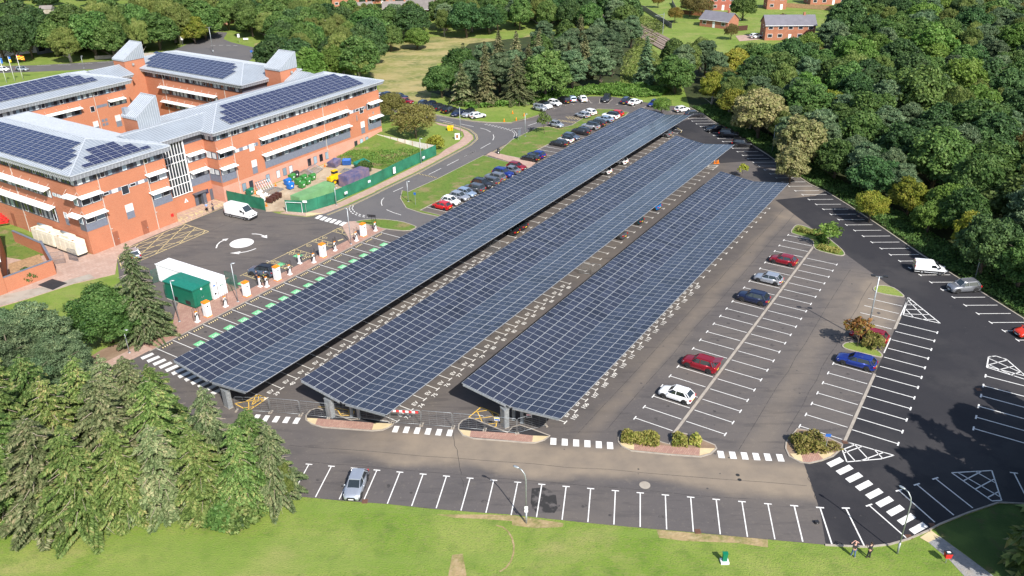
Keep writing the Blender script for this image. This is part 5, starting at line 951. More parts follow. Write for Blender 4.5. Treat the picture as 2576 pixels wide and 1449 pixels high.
for u0,u1 in ((67.95,69.0),(73.4,74.5)):m=MB();FA.b(m,u0,u1,.05,2.45,.03,.06);d_=B(m,'door','brown_door');h_=MB();FA.b(h_,u1-.2,u1-.1,1.0,1.15,.06,.1);h_.build('handle',['galvanised'],d_)
pipe(FA,67.9,0,12.9,3.1);pipe(FA,76.4,0,12.9,3.1)
# front wall of the near wing
shade(FAf,-152,-130.5,10.0,.3,1.3);shade(FAf,-154,-130.5,6.75,.3,1.3);longwin(FAf,-154,-130.7,16,(3.9,3.95,6.5));strip(FAf,-152,-130.7,8.2,9.6,16,.0,.4,'window_frame');shade(FAf,-125.9,-122.8,9.95);shade(FAf,-125.9,-122.8,6.75)
m=MB();FAf.b(m,-124.6,-122.95,8.2,9.7,0,.03);FAf.b(m,-124.6,-122.95,4.0,6.5,0,.03);B(m,'window_band','window_frame');window(FAf,-124.4,-123.3,8.4,9.5,.03);window(FAf,-124.4,-123.3,5.2,6.4,.03,pane='sky_reflection_glass')
m=MB();FAf.b(m,-130.4,-126.6,8.75,9.35,0,.025);B(m,'window_band','slate_panel');[window(FAf,u,u+.9,8.8,9.3,.025) for u in (-130.2,-128.9,-127.6)];window(FAf,-128.6,-127.6,5.3,6.3,.0,pane='reflection_pane');panelwin(FAf,-128.6,-127.6,4.1,5.3,0);pipe(FAf,-141.5,0,12.9,3.1)
m=MB();FAf.b(m,-146.5,-145.4,0,2.5,.03,.06);B(m,'door','brown_door')
# glazed stair and entrance
cw=MB();FL.b(cw,80.4,86.5,3.05,ZS-.05,.02,.05);g_=B(cw,'stair_glazing','dark_glass')
fr=MB()
for k in range(11):u=80.5+k*.6;FL.b(fr,u-.05,u+.05,3.05,ZS-.1,.05,.2)
for z in (3.1,5.0,6.4,9.1,10.4,12.7):FL.b(fr,80.4,86.6,z-.05,z+.05,.05,.17)
FL.b(fr,86.5,86.7,3.0,ZS-.1,.03,.24);fr.build('mullions',['white_frame'],g_)
st_=MB()
for z in (4.4,7.8,11.0):FL.b(st_,81,86,z,z+.3,-2.2,-.2)
st_.build('stair_landing',['concrete'],g_)
for z,zs in ((9.85,(8.2,9.55)),(6.6,(5.1,6.3))):shade(FL,86.8,90.6,z);strip(FL,86.8,91.05,zs[0],zs[1],3,.0,.5,'window_frame');shade(FB,91.0,94.6,z);strip(FB,91.15,94.6,zs[0],zs[1],2,.0,.4,'window_frame');strip(FBn,-126.2,-123.2,zs[0],zs[1],2,.0,.3,'window_frame',pal=('sky_reflection_glass','reflection_pane'))
panelwin(FL,86.8,91.05,3.8,5.1,0);panelwin(FB,91.15,94.6,3.8,5.1,0);panelwin(FBn,-126.2,-123.2,3.8,5.1,0)
m=MB();FL.b(m,86.9,88.9,.05,2.3,.01,.04);B(m,'doorway','rubber_black');m=MB();FL.b(m,86.9,87.6,.05,2.2,.05,.09);B(m,'door','window_frame');m=MB();FL.b(m,88.2,88.9,.05,2.2,.05,.8);B(m,'door','window_frame');m=MB();FL.b(m,90.3,91.0,.05,2.2,.02,.06);B(m,'door','window_frame');m=MB();FL.b(m,86.6,89.2,2.35,2.5,.0,.9);B(m,'porch_canopy','window_frame')
m=MB();FL.b(m,89.0,90.1,1.6,2.4,.0,.04);B(m,'notice_board',[mat('notice_navy',(.03,.035,.08),.5)]);m=MB();FL.add=None
m=MB();m.add([STF(84.6,-126.26,1.4),STF(85.5,-126.26,1.4),STF(85.05,-126.26,2.2)],[(0,1,2)]);B(m,'warning_sign','white_frame',fix=False);m=MB();m.add([STF(84.95,-126.24,1.5),STF(85.15,-126.24,1.5),STF(85.05,-126.24,1.95)],[(0,1,2)]);B(m,'warning_sign_symbol',[mat('sign_red',(.6,.02,.02),.5)],fix=False)
m=MB();FA.b(m,79.2,79.7,1.3,1.8,.04,.12);B(m,'hydrant_sign','sign_red')
# long wing
shade(FB,100.9,125.4,9.65,.25,1.2);strip(FB,101.2,125.4,8.1,9.5,16,.0,.5,'window_frame');shade(FB,101.0,125.4,6.4,.25,1.2);longwin(FB,101.6,125.6,15,(3.5,4.8,6.2))
shade(FB,131.6,135.7,9.5);strip(FB,131.4,135.7,8.0,9.4,3,.0,.5,'window_frame');shade(FB,131.6,135.7,6.2);longwin(FB,131.4,135.7,3,(3.5,4.7,6.0))
for u0,u1 in ((94.7,100.6),(125.8,131.2)):m=MB();FB.b(m,u0,u1,8.45,9.1,0,.025);B(m,'window_band','slate_panel');n_=3;[window(FB,u0+.3+k*(u1-u0)/3,u0+1.3+k*(u1-u0)/3,8.5,9.05,.025) for k in range(3)]
window(FB,98.4,99.6,7.8,9.15,.03,pane='reflection_pane');window(FB,129.1,130.3,7.8,9.1,.03)
for u in (98.4,129.1):window(FB,u,u+1.2,4.65,5.95,.0,pane='reflection_pane');panelwin(FB,u,u+1.2,3.3,4.65,0)
for u in (95.3,97.0,101.2,103.9,105.6,107.25,112.4,114.1,115.8,117.5,126.5,128.3,130.1):window(FB,u,u+.95,.75,2.3,.03,'window_frame')
pipe(FB,94.75,0,12.9,2.6);pipe(FB,118.3,.8,12.9,2.6)
m=MB();FB.b(m,133.2,133.5,6.8,7.3,0,.1);FB.b(m,127.9,128.0,6.6,7.8,0,.3);B(m,'wall_lamp','galvanised')
# courtyard sides
shade(FC,-176.4,-156.0,9.9);strip(FC,-176.4,-156.0,8.1,9.5,15,.0,.45,'window_frame',pal=('dark_glass','reflection_pane'));shade(FC,-176.4,-160,6.5);strip(FC,-176.4,-160,4.9,6.2,11,.0,.45,'window_frame');pipe(FC,-175,0,12.9);pipe(FC,-153.3,0,12.9)
strip(FC,-155.5,-152,8.7,9.4,2,.0,.4,'slate_panel')
shade(FD,80.5,96.2,10.3);strip(FD,81,96.2,8.7,10.0,8,.0,.5,'window_frame');shade(FD,102.6,106.6,10.2);strip(FD,102.6,107.2,8.7,9.9,3,.0,.4,'window_frame');window(FD,98.3,99.3,8.6,9.8,.0,pane='dark_glass');m=MB();FD.b(m,99.6,102.4,9.1,9.7,0,.02);B(m,'window_band','slate_panel')
window(FD,98.1,99.3,5.3,6.5,.0,pane='reflection_pane');panelwin(FD,98.1,99.3,4.2,5.3,0);window(FD,103.5,104.8,5.3,6.6,.0,pane='reflection_pane');panelwin(FD,103.5,104.8,4.0,5.3,0);pipe(FD,99.7,0,12.9);[panelwin(FD,u,u+.6,z,z+.6,0) for u in (100.2,101.0) for z in (5.0,5.9)]
m=MB();m.sbox(86,95.5,-173.4,-166.5,0,4.2);m.sbox(95.5,108,-173.4,-171.8,0,1.2);B(m,'courtyard_annexe','pale_brick');m=MB();m.prism([S(85.7,-173.3),S(95.8,-173.3),S(95.8,-166.2),S(85.7,-166.2)],4.2,[4.9,4.9,4.35,4.35]);B(m,'annexe_roof','soffit')
for s_,t_ in ((128.5,-141.9),(116,-181.7)):m=MB();m.sbox(s_-.25,s_+.25,t_-.1,t_+.0 if False else t_+.12,14.6,15.1);B(m,'vent','soffit')
# vertical joint lines of the towers, antenna stubs
def roof_array(nm,face,cells,pl_=1.72,pw_=1.02):
    """face: (axis origin s,t, direction along eave, direction up-slope); cells: list of (col,row)"""
    (s0,t0),(us,ut),(vs,vt),ze,sl=face;root_mb=MB();ca=math.cos(math.atan(sl))
    ux=np.array([*(D*us+N*ut),0]);vx=np.array([*(D*vs+N*vt)*ca,math.sin(math.atan(sl))]) if False else np.array([(D*vs+N*vt)[0]*ca,(D*vs+N*vt)[1]*ca,sl*ca]);nz_=np.cross(ux,vx)
    if nz_[2]<0:ux=-ux;nz_=-nz_;flip=True
    else:flip=False
    o0=np.array([*S(s0,t0),ze]);rail=MB()
    for r in sorted({c[1] for c in cells}):
        cs=[c[0] for c in cells if c[1]==r];a,b_=min(cs),max(cs)+1
        for f in (.25,.75):
            p=o0+(-ux if flip else ux)*(a*pl_-.12)+vx*((r+f)*pw_)+nz_*.1;q=o0+(-ux if flip else ux)*(b_*pl_+.12)+vx*((r+f)*pw_)+nz_*.1;rail.tube([p,q],.03,4)
    ar=B(rail,'solar_array','panel_frame',fix=False);me=RPM
    rl=-root_of(ob).location
    for (c,r) in cells:
        st=o0+(-ux if flip else ux)*((c+(1 if flip else 0))*pl_-(.02 if flip else-.0))+vx*(r*pw_)+nz_*.14
        Mx=Matrix(((ux[0],vx[0],nz_[0],st[0]),(ux[1],vx[1],nz_[1],st[1]),(ux[2],vx[2],nz_[2],st[2]),(0,0,0,1)))
        o=bpy.data.objects.new('solar_panel',me);scene.collection.objects.link(o);o.parent=ar;o.matrix_local=Mx
RPM=panel_mesh(1.68,.98,gm='roof_solar_glass')
slA=2.2/9.05
# near wing: front slope (faces -s), columns run towards -t from the right hip; right hip slope (faces +t)
roof_array('a',((63.9,-124.8),(0,-1),(1,0),14.05,slA),[(c,r) for r in range(7) for c in range((0,0,1,1,2,3,3)[r],20)])
roof_array('a',((66.2,-122.6),(1,0),(0,-1),14.06,slA),[(c,r) for r,(a,b_) in enumerate(((0,7),(1,6),(1,6),(2,5),(2,5))) for c in range(a,b_)])
roof_array('b',((95.0,-122.9),(1,0),(0,-1),13.86,slA),[(c,r) for r,(a,b_) in enumerate(((0,21),(0,21),(0,21),(1,21),(1,21),(2,20),(2,20))) for c in range(a,b_)])
roof_array('c',((118.5,-153.0),(0,-1),(1,0),14.0,slA),[(c,r) for r,(a,b_) in enumerate(((0,16),(0,17),(0,17),(0,18),(1,18),(1,18),(2,19))) for c in range(a,b_)])
roof_array('d',((102.6,-175.1),(-1,0),(0,-1),14.42,slA),[(c,r) for r,(a,b_) in enumerate(((0,18),(0,18),(1,18),(1,18),(2,18),(3,18))) for c in range(a,b_)])
# ------------------------------------------------------------------ trees
mat('bark',(0.13,0.10,0.075),0.9,var=.3,scale=3);mat('pale_bark',(0.42,0.38,0.33),0.85,var=.3,scale=3);mat('dead_wood',(0.45,0.38,0.30),0.9)
foliage('leaf_spruce',[(0.022,0.045,0.012),(0.066,0.108,0.030),(0.13,0.178,0.066),(0.25,0.215,0.11)],sc=.9,trans=.15)
foliage('leaf_blue_spruce',[(0.030,0.048,0.022),(0.072,0.102,0.048),(0.145,0.17,0.10),(0.26,0.235,0.16)],sc=.9,trans=.15)
foliage('leaf_pine',[(0.020,0.042,0.022),(0.048,0.080,0.045),(0.088,0.132,0.082),(0.13,0.165,0.095)],sc=.5,trans=.15)
foliage('leaf_old_pine',[(0.03,0.045,0.02),(0.07,0.085,0.045),(0.12,0.12,0.07),(0.17,0.155,0.10)],sc=.5,trans=.15)
foliage('leaf_broad',[(0.020,0.046,0.014),(0.046,0.088,0.024),(0.080,0.132,0.042),(0.12,0.17,0.065)],sc=.4,trans=.3)
foliage('leaf_fresh',[(0.035,0.075,0.014),(0.07,0.13,0.026),(0.11,0.18,0.045),(0.17,0.23,0.08)],sc=.4,trans=.35)
foliage('leaf_yellow',[(0.06,0.085,0.012),(0.13,0.155,0.022),(0.20,0.20,0.04),(0.27,0.23,0.06)],sc=.5,trans=.35)
foliage('leaf_birch',[(0.045,0.07,0.018),(0.085,0.12,0.035),(0.13,0.16,0.055),(0.17,0.185,0.08)],sc=.5,trans=.3)
foliage('leaf_willow',[(0.10,0.125,0.045),(0.17,0.185,0.085),(0.25,0.24,0.13),(0.31,0.28,0.17)],sc=.5,trans=.3)
foliage('leaf_brown',[(0.06,0.055,0.022),(0.11,0.095,0.035),(0.14,0.125,0.05),(0.10,0.12,0.04)],sc=.7,trans=.3)
foliage('leaf_dark',[(0.012,0.028,0.011),(0.024,0.052,0.019),(0.045,0.085,0.032),(0.07,0.115,0.045)],sc=.4,trans=.2)
foliage('leaf_purple',[(0.018,0.010,0.012),(0.04,0.018,0.022),(0.06,0.025,0.03),(0.08,0.03,0.035)],sc=.4,trans=.2)
foliage('leaf_rust',[(0.10,0.05,0.015),(0.17,0.09,0.03),(0.12,0.11,0.03),(0.08,0.10,0.02)],sc=.8,trans=.3)
foliage('leaf_clipped',[(0.10,0.13,0.03),(0.17,0.20,0.045),(0.27,0.24,0.09),(0.22,0.24,0.07)],sc=1.2,trans=.3)
foliage('leaf_hedge',[(0.07,0.10,0.025),(0.12,0.14,0.04),(0.22,0.19,0.075),(0.16,0.18,0.05)],sc=.8,trans=.3)
def cards(name,C_,A,Wd,mats_):
    """diamond leaf cards: centre C_, long half axis A, half width Wd (n,3 arrays)"""
    n=len(C_);V=np.empty((n,4,3));V[:,0]=C_-A;V[:,1]=C_+Wd+A*.15;V[:,2]=C_+A;V[:,3]=C_-Wd+A*.15
    me=bpy.data.meshes.new(name);me.vertices.add(4*n);me.vertices.foreach_set('co',V.reshape(-1));me.loops.add(4*n);me.loops.foreach_set('vertex_index',np.arange(4*n));me.polygons.add(n);me.polygons.foreach_set('loop_start',np.arange(0,4*n,4));me.polygons.foreach_set('loop_total',np.full(n,4));me.materials.append(MATS[mats_]);me.update();me.validate();return me
def unit(v):return v/np.maximum(np.linalg.norm(v,axis=-1,keepdims=True),1e-9)
def rnd(n,r):return unit(r.normal(size=(n,3)))
def broad_cards(r,n,R,H,z0,lobes=34,leaf=.30,flat=1.0,droop=0.0,asp=.6,jit=.5,gap=.0,shape=1.0):
    """n cards over a crown of lobes between z0 and H with radius R"""
    hc=(H-z0)/2;cz=z0+hc;L=[];
    for i in range(lobes):
        f=(i+.5)/lobes;ph=i*2.399+r.uniform(-.4,.4);zz=1-1.75*f;rr=math.sqrt(max(0,1-zz*zz));k=r.uniform(.52,.86)
        c=np.array([math.cos(ph)*rr*R*k,math.sin(ph)*rr*R*k,cz+zz*hc*k*.95]);tz=(c[2]-z0)/(H-z0);c[:2]*=(1-shape*.0)*(1.12-.45*max(0,tz-.3)*shape);L.append((c,r.uniform(.13,.36)*R*(1.2-.25*k)*min(1.15,(44/lobes)**.3)))
    L+=[(np.array([0,0,cz]),R*.55),(np.array([0,0,cz+hc*.35]),R*.42)]
    w=np.array([l[1]**2 for l in L]);w/=w.sum();idx=r.choice(len(L),n,p=w);cen=np.array([l[0] for l in L])[idx];rad=np.array([l[1] for l in L])[idx]
    d=rnd(n,r);d[:,2]=np.where(d[:,2]<-.35,-d[:,2]*.6,d[:,2]);d=unit(d);rad=rad*r.uniform(.72,1.22,n)*(1+.18*np.sin(d[:,0]*7+cen[:,0]*5)*np.cos(d[:,1]*6+cen[:,1]*4+d[:,2]*5));off=d*rad[:,None];off[:,2]*=flat;P_=cen+off
    keep=np.ones(n,bool)
    for c,q in L:
        dd=P_-c;dd[:,2]/=flat;keep &=~((np.linalg.norm(dd,axis=1)<q*.72))
    P_,d=P_[keep],d[keep];m=len(P_)
    nr=unit(d+rnd(m,r)*jit);a=unit(np.cross(nr,rnd(m,r)));b=np.cross(nr,a)
    if droop:a=unit(a*(1-droop)+np.array([0,0,-1])*droop);b=unit(np.cross(nr,a))
    s=r.uniform(.6,1.25,m)[:,None]*leaf;return P_,a*s,b*s*asp
def spruce_cards(r,H,R,n_whorl=34,nb=8,leaf=.30,droop=.35,z0=.3,fringe=11,curve=1.0,pw=.8):
    C_,A,W=[],[],[]
    for i in range(n_whorl):
        f=i/(n_whorl-1);z=z0+(H-z0)*f**1.02+r.uniform(-.12,.12);rr=R*((1-f)**pw)*.97+.12
        nbi=max(4,int(nb*(.6+.4*(1-f))))
        for k in range(nbi):
            ph=i*1.7+k*2*math.pi/nbi+r.uniform(-.28,.28);L=rr*r.uniform(.55,1.2);dx=np.array([math.cos(ph),math.sin(ph),0]);sd=np.array([-dx[1],dx[0],0]);m=max(4,int(L*fringe));t=(np.arange(m)+.5)/m
            zz=z+(.12*L*np.sin(t*2.2)-droop*L*t*t*.75)*curve+.25*L*(f-.5);base=dx*(t*L)[:,None];base[:,2]=zz;wdt=.36*L*(1-t)**.6*np.minimum(1,t*4)+.12
            for sg in (-1,1,0):
                q=base+sd*(sg*wdt*.55)[:,None]+r.normal(0,.04,(m,3));q[:,2]-=r.uniform(.0,.12,m)*abs(sg)
                a=dx*.55+sd*(sg*.75)+np.array([0,0,-.42 if sg else .12]);a=unit(a+r.normal(0,.22,(m,3)));s=leaf*r.uniform(.7,1.3,m)[:,None]*(.75+.5*min(1,L/3));up=unit(np.array([0,0,1.0])+r.normal(0,.35,(m,3)));w=unit(np.cross(a,up));C_.append(q);A.append(a*s);W.append(w*s*.30)
    return np.concatenate(C_),np.concatenate(A),np.concatenate(W)
def trunk_mb(H,r0,limbs,R,z0,seed,top=.9):
    rr=random.Random(seed);m=MB();m.tube([(0,0,-.1),(rr.uniform(-.1,.1),rr.uniform(-.1,.1),H*.4),(rr.uniform(-.15,.15),rr.uniform(-.15,.15),H*top)],[r0,r0*.65,r0*.12],7)
    if limbs>40:
        for i in range(limbs*2):f=i/(limbs*2);a=i*2.39996;L=R*(1-f)**.66*rr.uniform(.7,1.02);z=.4+(H-.6)*f;m.tube([(0,0,z),(math.cos(a)*L*.5,math.sin(a)*L*.5,z+.12*L),(math.cos(a)*L,math.sin(a)*L,z-.05*L+.05)],[.035,.028,.012],4,1,cap=False)
        return m
    for i in range(limbs):
        a=i*2.4+rr.uniform(-.4,.4);zb=z0*.7+(H*.62-z0*.7)*i/max(1,limbs-1);L=R*rr.uniform(.5,.8)
        m.tube([(0,0,zb),(math.cos(a)*L*.5,math.sin(a)*L*.5,zb+L*.45),(math.cos(a)*L,math.sin(a)*L,zb+L*.75)],[r0*.38,r0*.22,r0*.06],5,cap=False)
    return m
TP={}
def proto(name,H,R,z0,gen,leafmat,bark='bark',limbs=9,r0=None,cat='tree'):
    def mk(seed):
        r=np.random.default_rng(seed);P_,A,W=gen(r);cm=cards('crown',P_,A,W,leafmat);tm=trunk_mb(H,r0 or .03*H,limbs,R,z0,seed);return cm,tm
    TP[name]=dict(H=H,mk=mk,leaf=leafmat,bark=bark,cache={},cat=cat)
proto('fore_spruce',12.0,4.1,.3,lambda r:spruce_cards(r,12,4.5,24,8,.17,.42,fringe=40,pw=.64),'leaf_spruce',limbs=46)
proto('spruce',12.0,3.0,.4,lambda r:spruce_cards(r,12,3.0,26,7,.48,.4,fringe=6),'leaf_spruce',limbs=0)
proto('cone_spruce',13.0,4.4,.4,lambda r:spruce_cards(r,13,4.8,30,9,.17,.3,fringe=30,pw=.78),'leaf_blue_spruce',limbs=46)
proto('pine',11.0,3.4,.8,lambda r:broad_cards(r,26000,3.3,11,.8,70,.27,.55,.15,.3,.95),'leaf_pine',limbs=10)
proto('fine_pine',10.0,4.0,.4,lambda r:broad_cards(r,52000,3.9,10,.3,90,.16,.55,.15,.3,.95),'leaf_pine',limbs=10)
proto('broadleaf',10.0,4.4,.8,lambda r:broad_cards(r,26000,4.3,10,.7,80,.24,.85,0,.65,.8),'leaf_broad')
proto('fine_broadleaf',8.5,4.2,.2,lambda r:broad_cards(r,46000,4.1,8.5,.1,90,.14,.85,0,.7,.7),'leaf_broad')
proto('birch',10.5,3.0,1.0,lambda r:broad_cards(r,24000,2.9,10.5,1.0,64,.26,1.1,.6,.3,.9),'leaf_birch','pale_bark')
proto('open_tree',7.0,3.6,1.2,lambda r:broad_cards(r,15000,3.6,7,1.3,60,.17,.75,.1,.55,1.0),'leaf_brown')
proto('sapling',3.6,1.5,1.2,lambda r:broad_cards(r,700,1.35,3.6,1.2,14,.19,.8,.1,.6,.9),'leaf_fresh',r0=.05,limbs=7)
proto('bush',2.2,1.6,.05,lambda r:broad_cards(r,2600,1.5,2.1,.05,24,.17,.8,0,.6,.9),'leaf_broad',r0=.06,cat='bush',limbs=4)
SCALE_N=[0]
def tree(kind,pos,H,label,leaf=None,group='',var=0,w=1.0,name=None,cat=None):
    p=TP[kind]
    if var not in p['cache']:p['cache'][var]=list(p['mk'](100+var*17+len(kind)))+[None]
    cm,tm,tme=p['cache'][var];SCALE_N[0]+=1;rz=(SCALE_N[0]*2.3999) % 6.283;tl_=random.Random(SCALE_N[0])
    root=empty(name or {'fore_spruce':'spruce_tree','spruce':'spruce_tree','cone_spruce':'spruce_tree','pine':'pine_tree','fine_pine':'pine_tree','birch':'birch_tree','bush':'bush','sapling':'young_tree'}.get(kind,'broadleaf_tree'),(pos[0],pos[1],0),rz,label,cat or p['cat'],group or None)
    k=H/p['H'];root.scale=(k*w*tl_.uniform(.86,1.16),k*w*tl_.uniform(.86,1.16),k);root.rotation_euler=(tl_.uniform(-.05,.05),tl_.uniform(-.05,.05),rz)
    c=bpy.data.objects.new('crown',cm);scene.collection.objects.link(c);c.parent=root
    if leaf:c.material_slots[0].link='OBJECT';c.material_slots[0].material=MATS[leaf]
    if tme is None:t=tm.build('trunk',[p['bark'],'dead_wood'],root,smooth=True);p['cache'][var][2]=t.data
    else:t=bpy.data.objects.new('trunk',tme);scene.collection.objects.link(t);t.parent=root
    return root
ORD=['first','second','third','fourth','fifth','sixth','seventh','eighth','ninth','tenth','eleventh','twelfth','thirteenth','fourteenth','fifteenth','sixteenth','seventeenth','eighteenth','nineteenth','twentieth']
def ordw(i):
    if i<20:return ORD[i]
    t_,u_=divmod(i+1,10);tens={2:'twenty',3:'thirty',4:'forty',5:'fifty',6:'sixty',7:'seventy'}[t_];return (tens[:-1]+'ieth') if u_==0 else tens+' '+ORD[u_-1]
# foreground clump at the lower left
gF='spruces of the lower left clump'
for i,(x,y,H,w) in enumerate([(30,1285,13,1.05),(125,1300,11.5,1.1),(225,1312,11,1.15),(325,1296,10.5,1.1),(425,1272,10,1.1),(525,1275,9.5,1.1),(620,1272,9.5,1.1),(697,1250,8.8,1.05)]):tree('fore_spruce',G(x,y),H,'spruce in the front row of the lower left clump, %s from the left' % ordw(i),'leaf_spruce' if i % 3 !=1 else 'leaf_blue_spruce',gF,i % 3,w)
for i,(x,y,H,w) in enumerate([(70,1205,13.5,1.05),(185,1215,12.5,1.1),(300,1205,12.5,1.05),(415,1190,11.5,1.1),(555,1222,12,.9),(655,1228,9.5,1.0)]):tree('fore_spruce',G(x,y),H,'spruce in the middle row of the lower left clump, %s from the left' % ordw(i),'leaf_blue_spruce' if i in (2,4) else 'leaf_spruce',gF,(i+1) % 3,w)
for i,(x,y,H,w) in enumerate([(20,1135,13,1.1),(130,1130,12,1.0),(238,1150,12.3,.9),(312,1130,11.5,.9),(365,1112,11,.9),(425,1095,9.3,1.0)]):tree('fore_spruce',G(x,y),H,'spruce in the back row of the lower left clump, %s from the left' % ordw(i),'leaf_blue_spruce' if i in (3,4) else 'leaf_spruce',gF,(i+2) % 3,w)
tree('birch',G(727,1262),5.0,'thin pale stemmed tree at the right tip of the lower left clump','leaf_birch',w=.6,var=3)
tree('bush',G(565,1318),2.4,'dark leafy bush at the lawn edge in front of the spruces','leaf_broad',w=1.0)
tree('bush',G(612,1322),2.2,'low green bush at the edge of the lawn by the spruces','leaf_spruce',w=1.2,var=1)
for i,(x,y,H,w) in enumerate([(118,950,10.5,1.05),(60,1010,10,1.1),(175,1010,9,1.0),(20,930,9,1.0),(100,1060,8.5,1.1),(205,955,6,.9)]):tree('fine_pine',G(x,y),H,'bluish pine at the left edge above the spruces, %s of the clump' % ordw(i),None,'bluish pines at the left edge',i % 2,w)
tree('birch',G(150,905),7.5,'sparse brownish green tree behind the bluish pines','leaf_birch',var=1)
tree('fine_broadleaf',G(283,862),8.6,'dense round green tree beside the tall pointed spruce','leaf_broad',var=0,w=1.2)
tree('cone_spruce',G(372,846),13.2,'tall pointed blue spruce in front of the office building','leaf_blue_spruce',w=1.0)
# lower right corner, mostly outside the picture but shading the corner bays
for i,(x,y,H,k,w) in enumerate([(45.5,50.5,14.5,'spruce',.95),(49.5,52.5,17,'pine',.8),(53,57,16.5,'spruce',1.1),(48.5,47.5,17,'pine',.85),(57,62,15,'pine',.8),(55,52,18,'spruce',1.2),(60,68,12,'pine',.7)]):tree(k,(x,y),H,'tall conifer at the lower right corner, %s from the car park outwards' % ordw(i),None,'conifers shading the lower right corner',i % 2,w)
# single trees of the car park
tree('sapling',T1(3,1,672,1170),4.4,'young tree with rusty leaves on the little lamp island','leaf_rust',w=1.0);tree('bush',G(2192,872),2.0,'round brownish bush beside the tall lamp post','leaf_hedge',w=1.05)
tree('sapling',T1(3,1,450,410),4.0,'young green tree on the long planted island','leaf_fresh',var=1,w=1.3);tree('sapling',G(1866,446),2.9,'small green tree behind the far end of the right canopy','leaf_yellow',var=2,w=1.2)
tree('open_tree',G(1664,292),4.6,'round leafy tree at the far end of the left canopy','leaf_fresh',w=.95);tree('sapling',T1(2,0,245,1012),5.2,'thin sparse young tree on the grass verge','leaf_birch',var=3,w=.8)
tree('open_tree',CR(1500,340,512,2576,830,1080),8.0,'wide brown green tree behind the white fence','leaf_brown',w=1.15);tree('open_tree',CR(1500,340,512,2576,330,740),7.2,'brown green tree at the corner of the office building','leaf_brown',var=1,w=1.1)
tree('bush',G(1097,372),3.0,'yellowish bush at the foot of the wide brown tree','leaf_yellow',w=1.0)
tree('spruce',G(880,377),3.2,'small bushy conifer against the brick wall','leaf_fresh',w=1.5);tree('bush',G(930,352),3.3,'dark shrub at the end of the office wall','leaf_brown',var=1,w=.8);tree('bush',G(70,708),2.3,'small green bush against the brick annexe wall','leaf_broad',w=.9)
tree('bush',G(922,433),2.4,'dark bush behind the blue container','leaf_broad',var=1)
# hedges of the refuges : each clump a thing
def hedge(pts,h,label,wid=1.0,leaf='leaf_hedge',dens=260,leafsz=.15):
    r=np.random.default_rng(int(abs(pts[0][0])*10));a,b=np.array(pts[0]),np.array(pts[1]);L=np.linalg.norm(b-a);d=(b-a)/L;q=np.array([-d[1],d[0]]);n=int(dens*L*wid*2)
    u=r.uniform(0,L,n);v=r.uniform(-wid,wid,n);edge=np.minimum(1,np.minimum(u,L-u)/.5);hh=h*(.78+.22*np.sin(u*2.1+v*2))*np.sqrt(np.clip(1-(v/wid)**4*.6,0,1))*(.6+.4*edge);z=hh*(1-r.random(n)**2*.85);xy=a+np.outer(u,d)+np.outer(v*(.9+.1*edge),q);P_=np.column_stack([xy,z+.06]);mid=np.array([*(a+b)/2,0]);P_=P_-mid
    nr=unit(rnd(n,r)+np.array([0,0,.7]));A=unit(np.cross(nr,rnd(n,r)));B_=np.cross(nr,A);s=r.uniform(.6,1.3,n)[:,None]*leafsz;me=cards('foliage',P_,A*s,B_*s*.6,leaf)
    root=empty('hedge',(mid[0],mid[1],0),0,label,'hedge');o=bpy.data.objects.new('foliage',me);scene.collection.objects.link(o);o.parent=root
    st=MB();
    for k in range(int(L/.5)+1):f=a+d*min(L,k*.5+.1)-mid[:2];st.tube([(f[0],f[1],.05),(f[0]+.05,f[1]+.03,h*.7)],.02,4)
    st.build('stems',['bark'],root);return root
hedge((T1(2,2,826,420),T1(2,2,1110,448)),1.15,'long clipped hedge on the planted refuge',.95,'leaf_clipped');hedge((T1(2,2,1208,440),T1(2,2,1322,452)),1.1,'left hedge clump beside the divider kerb end',.95,'leaf_clipped');hedge((T1(2,2,1340,440),T1(2,2,1425,458)),1.1,'right hedge clump on the planted refuge',.75,'leaf_clipped')
hedge((T1(3,2,185,480),T1(3,2,420,470)),1.5,'big leafy bush on the refuge with the blue sign',1.5,dens=200);hedge((T1(3,2,430,490),T1(3,2,535,470)),.35,'low weeds beside the blue sign',.8,'leaf_brown',90)
hedge((T1(3,1,215,290),T1(3,1,420,335)),.7,'low yellowish shrubs at the left of the planted island',.8);hedge((T1(3,1,375,420),T1(3,1,540,460)),.6,'low shrubs at the right of the planted island',.9,dens=180);hedge((T1(3,1,390,350),T1(3,1,440,400)),1.0,'green shrub around the young tree of the island',.7,'leaf_fresh')
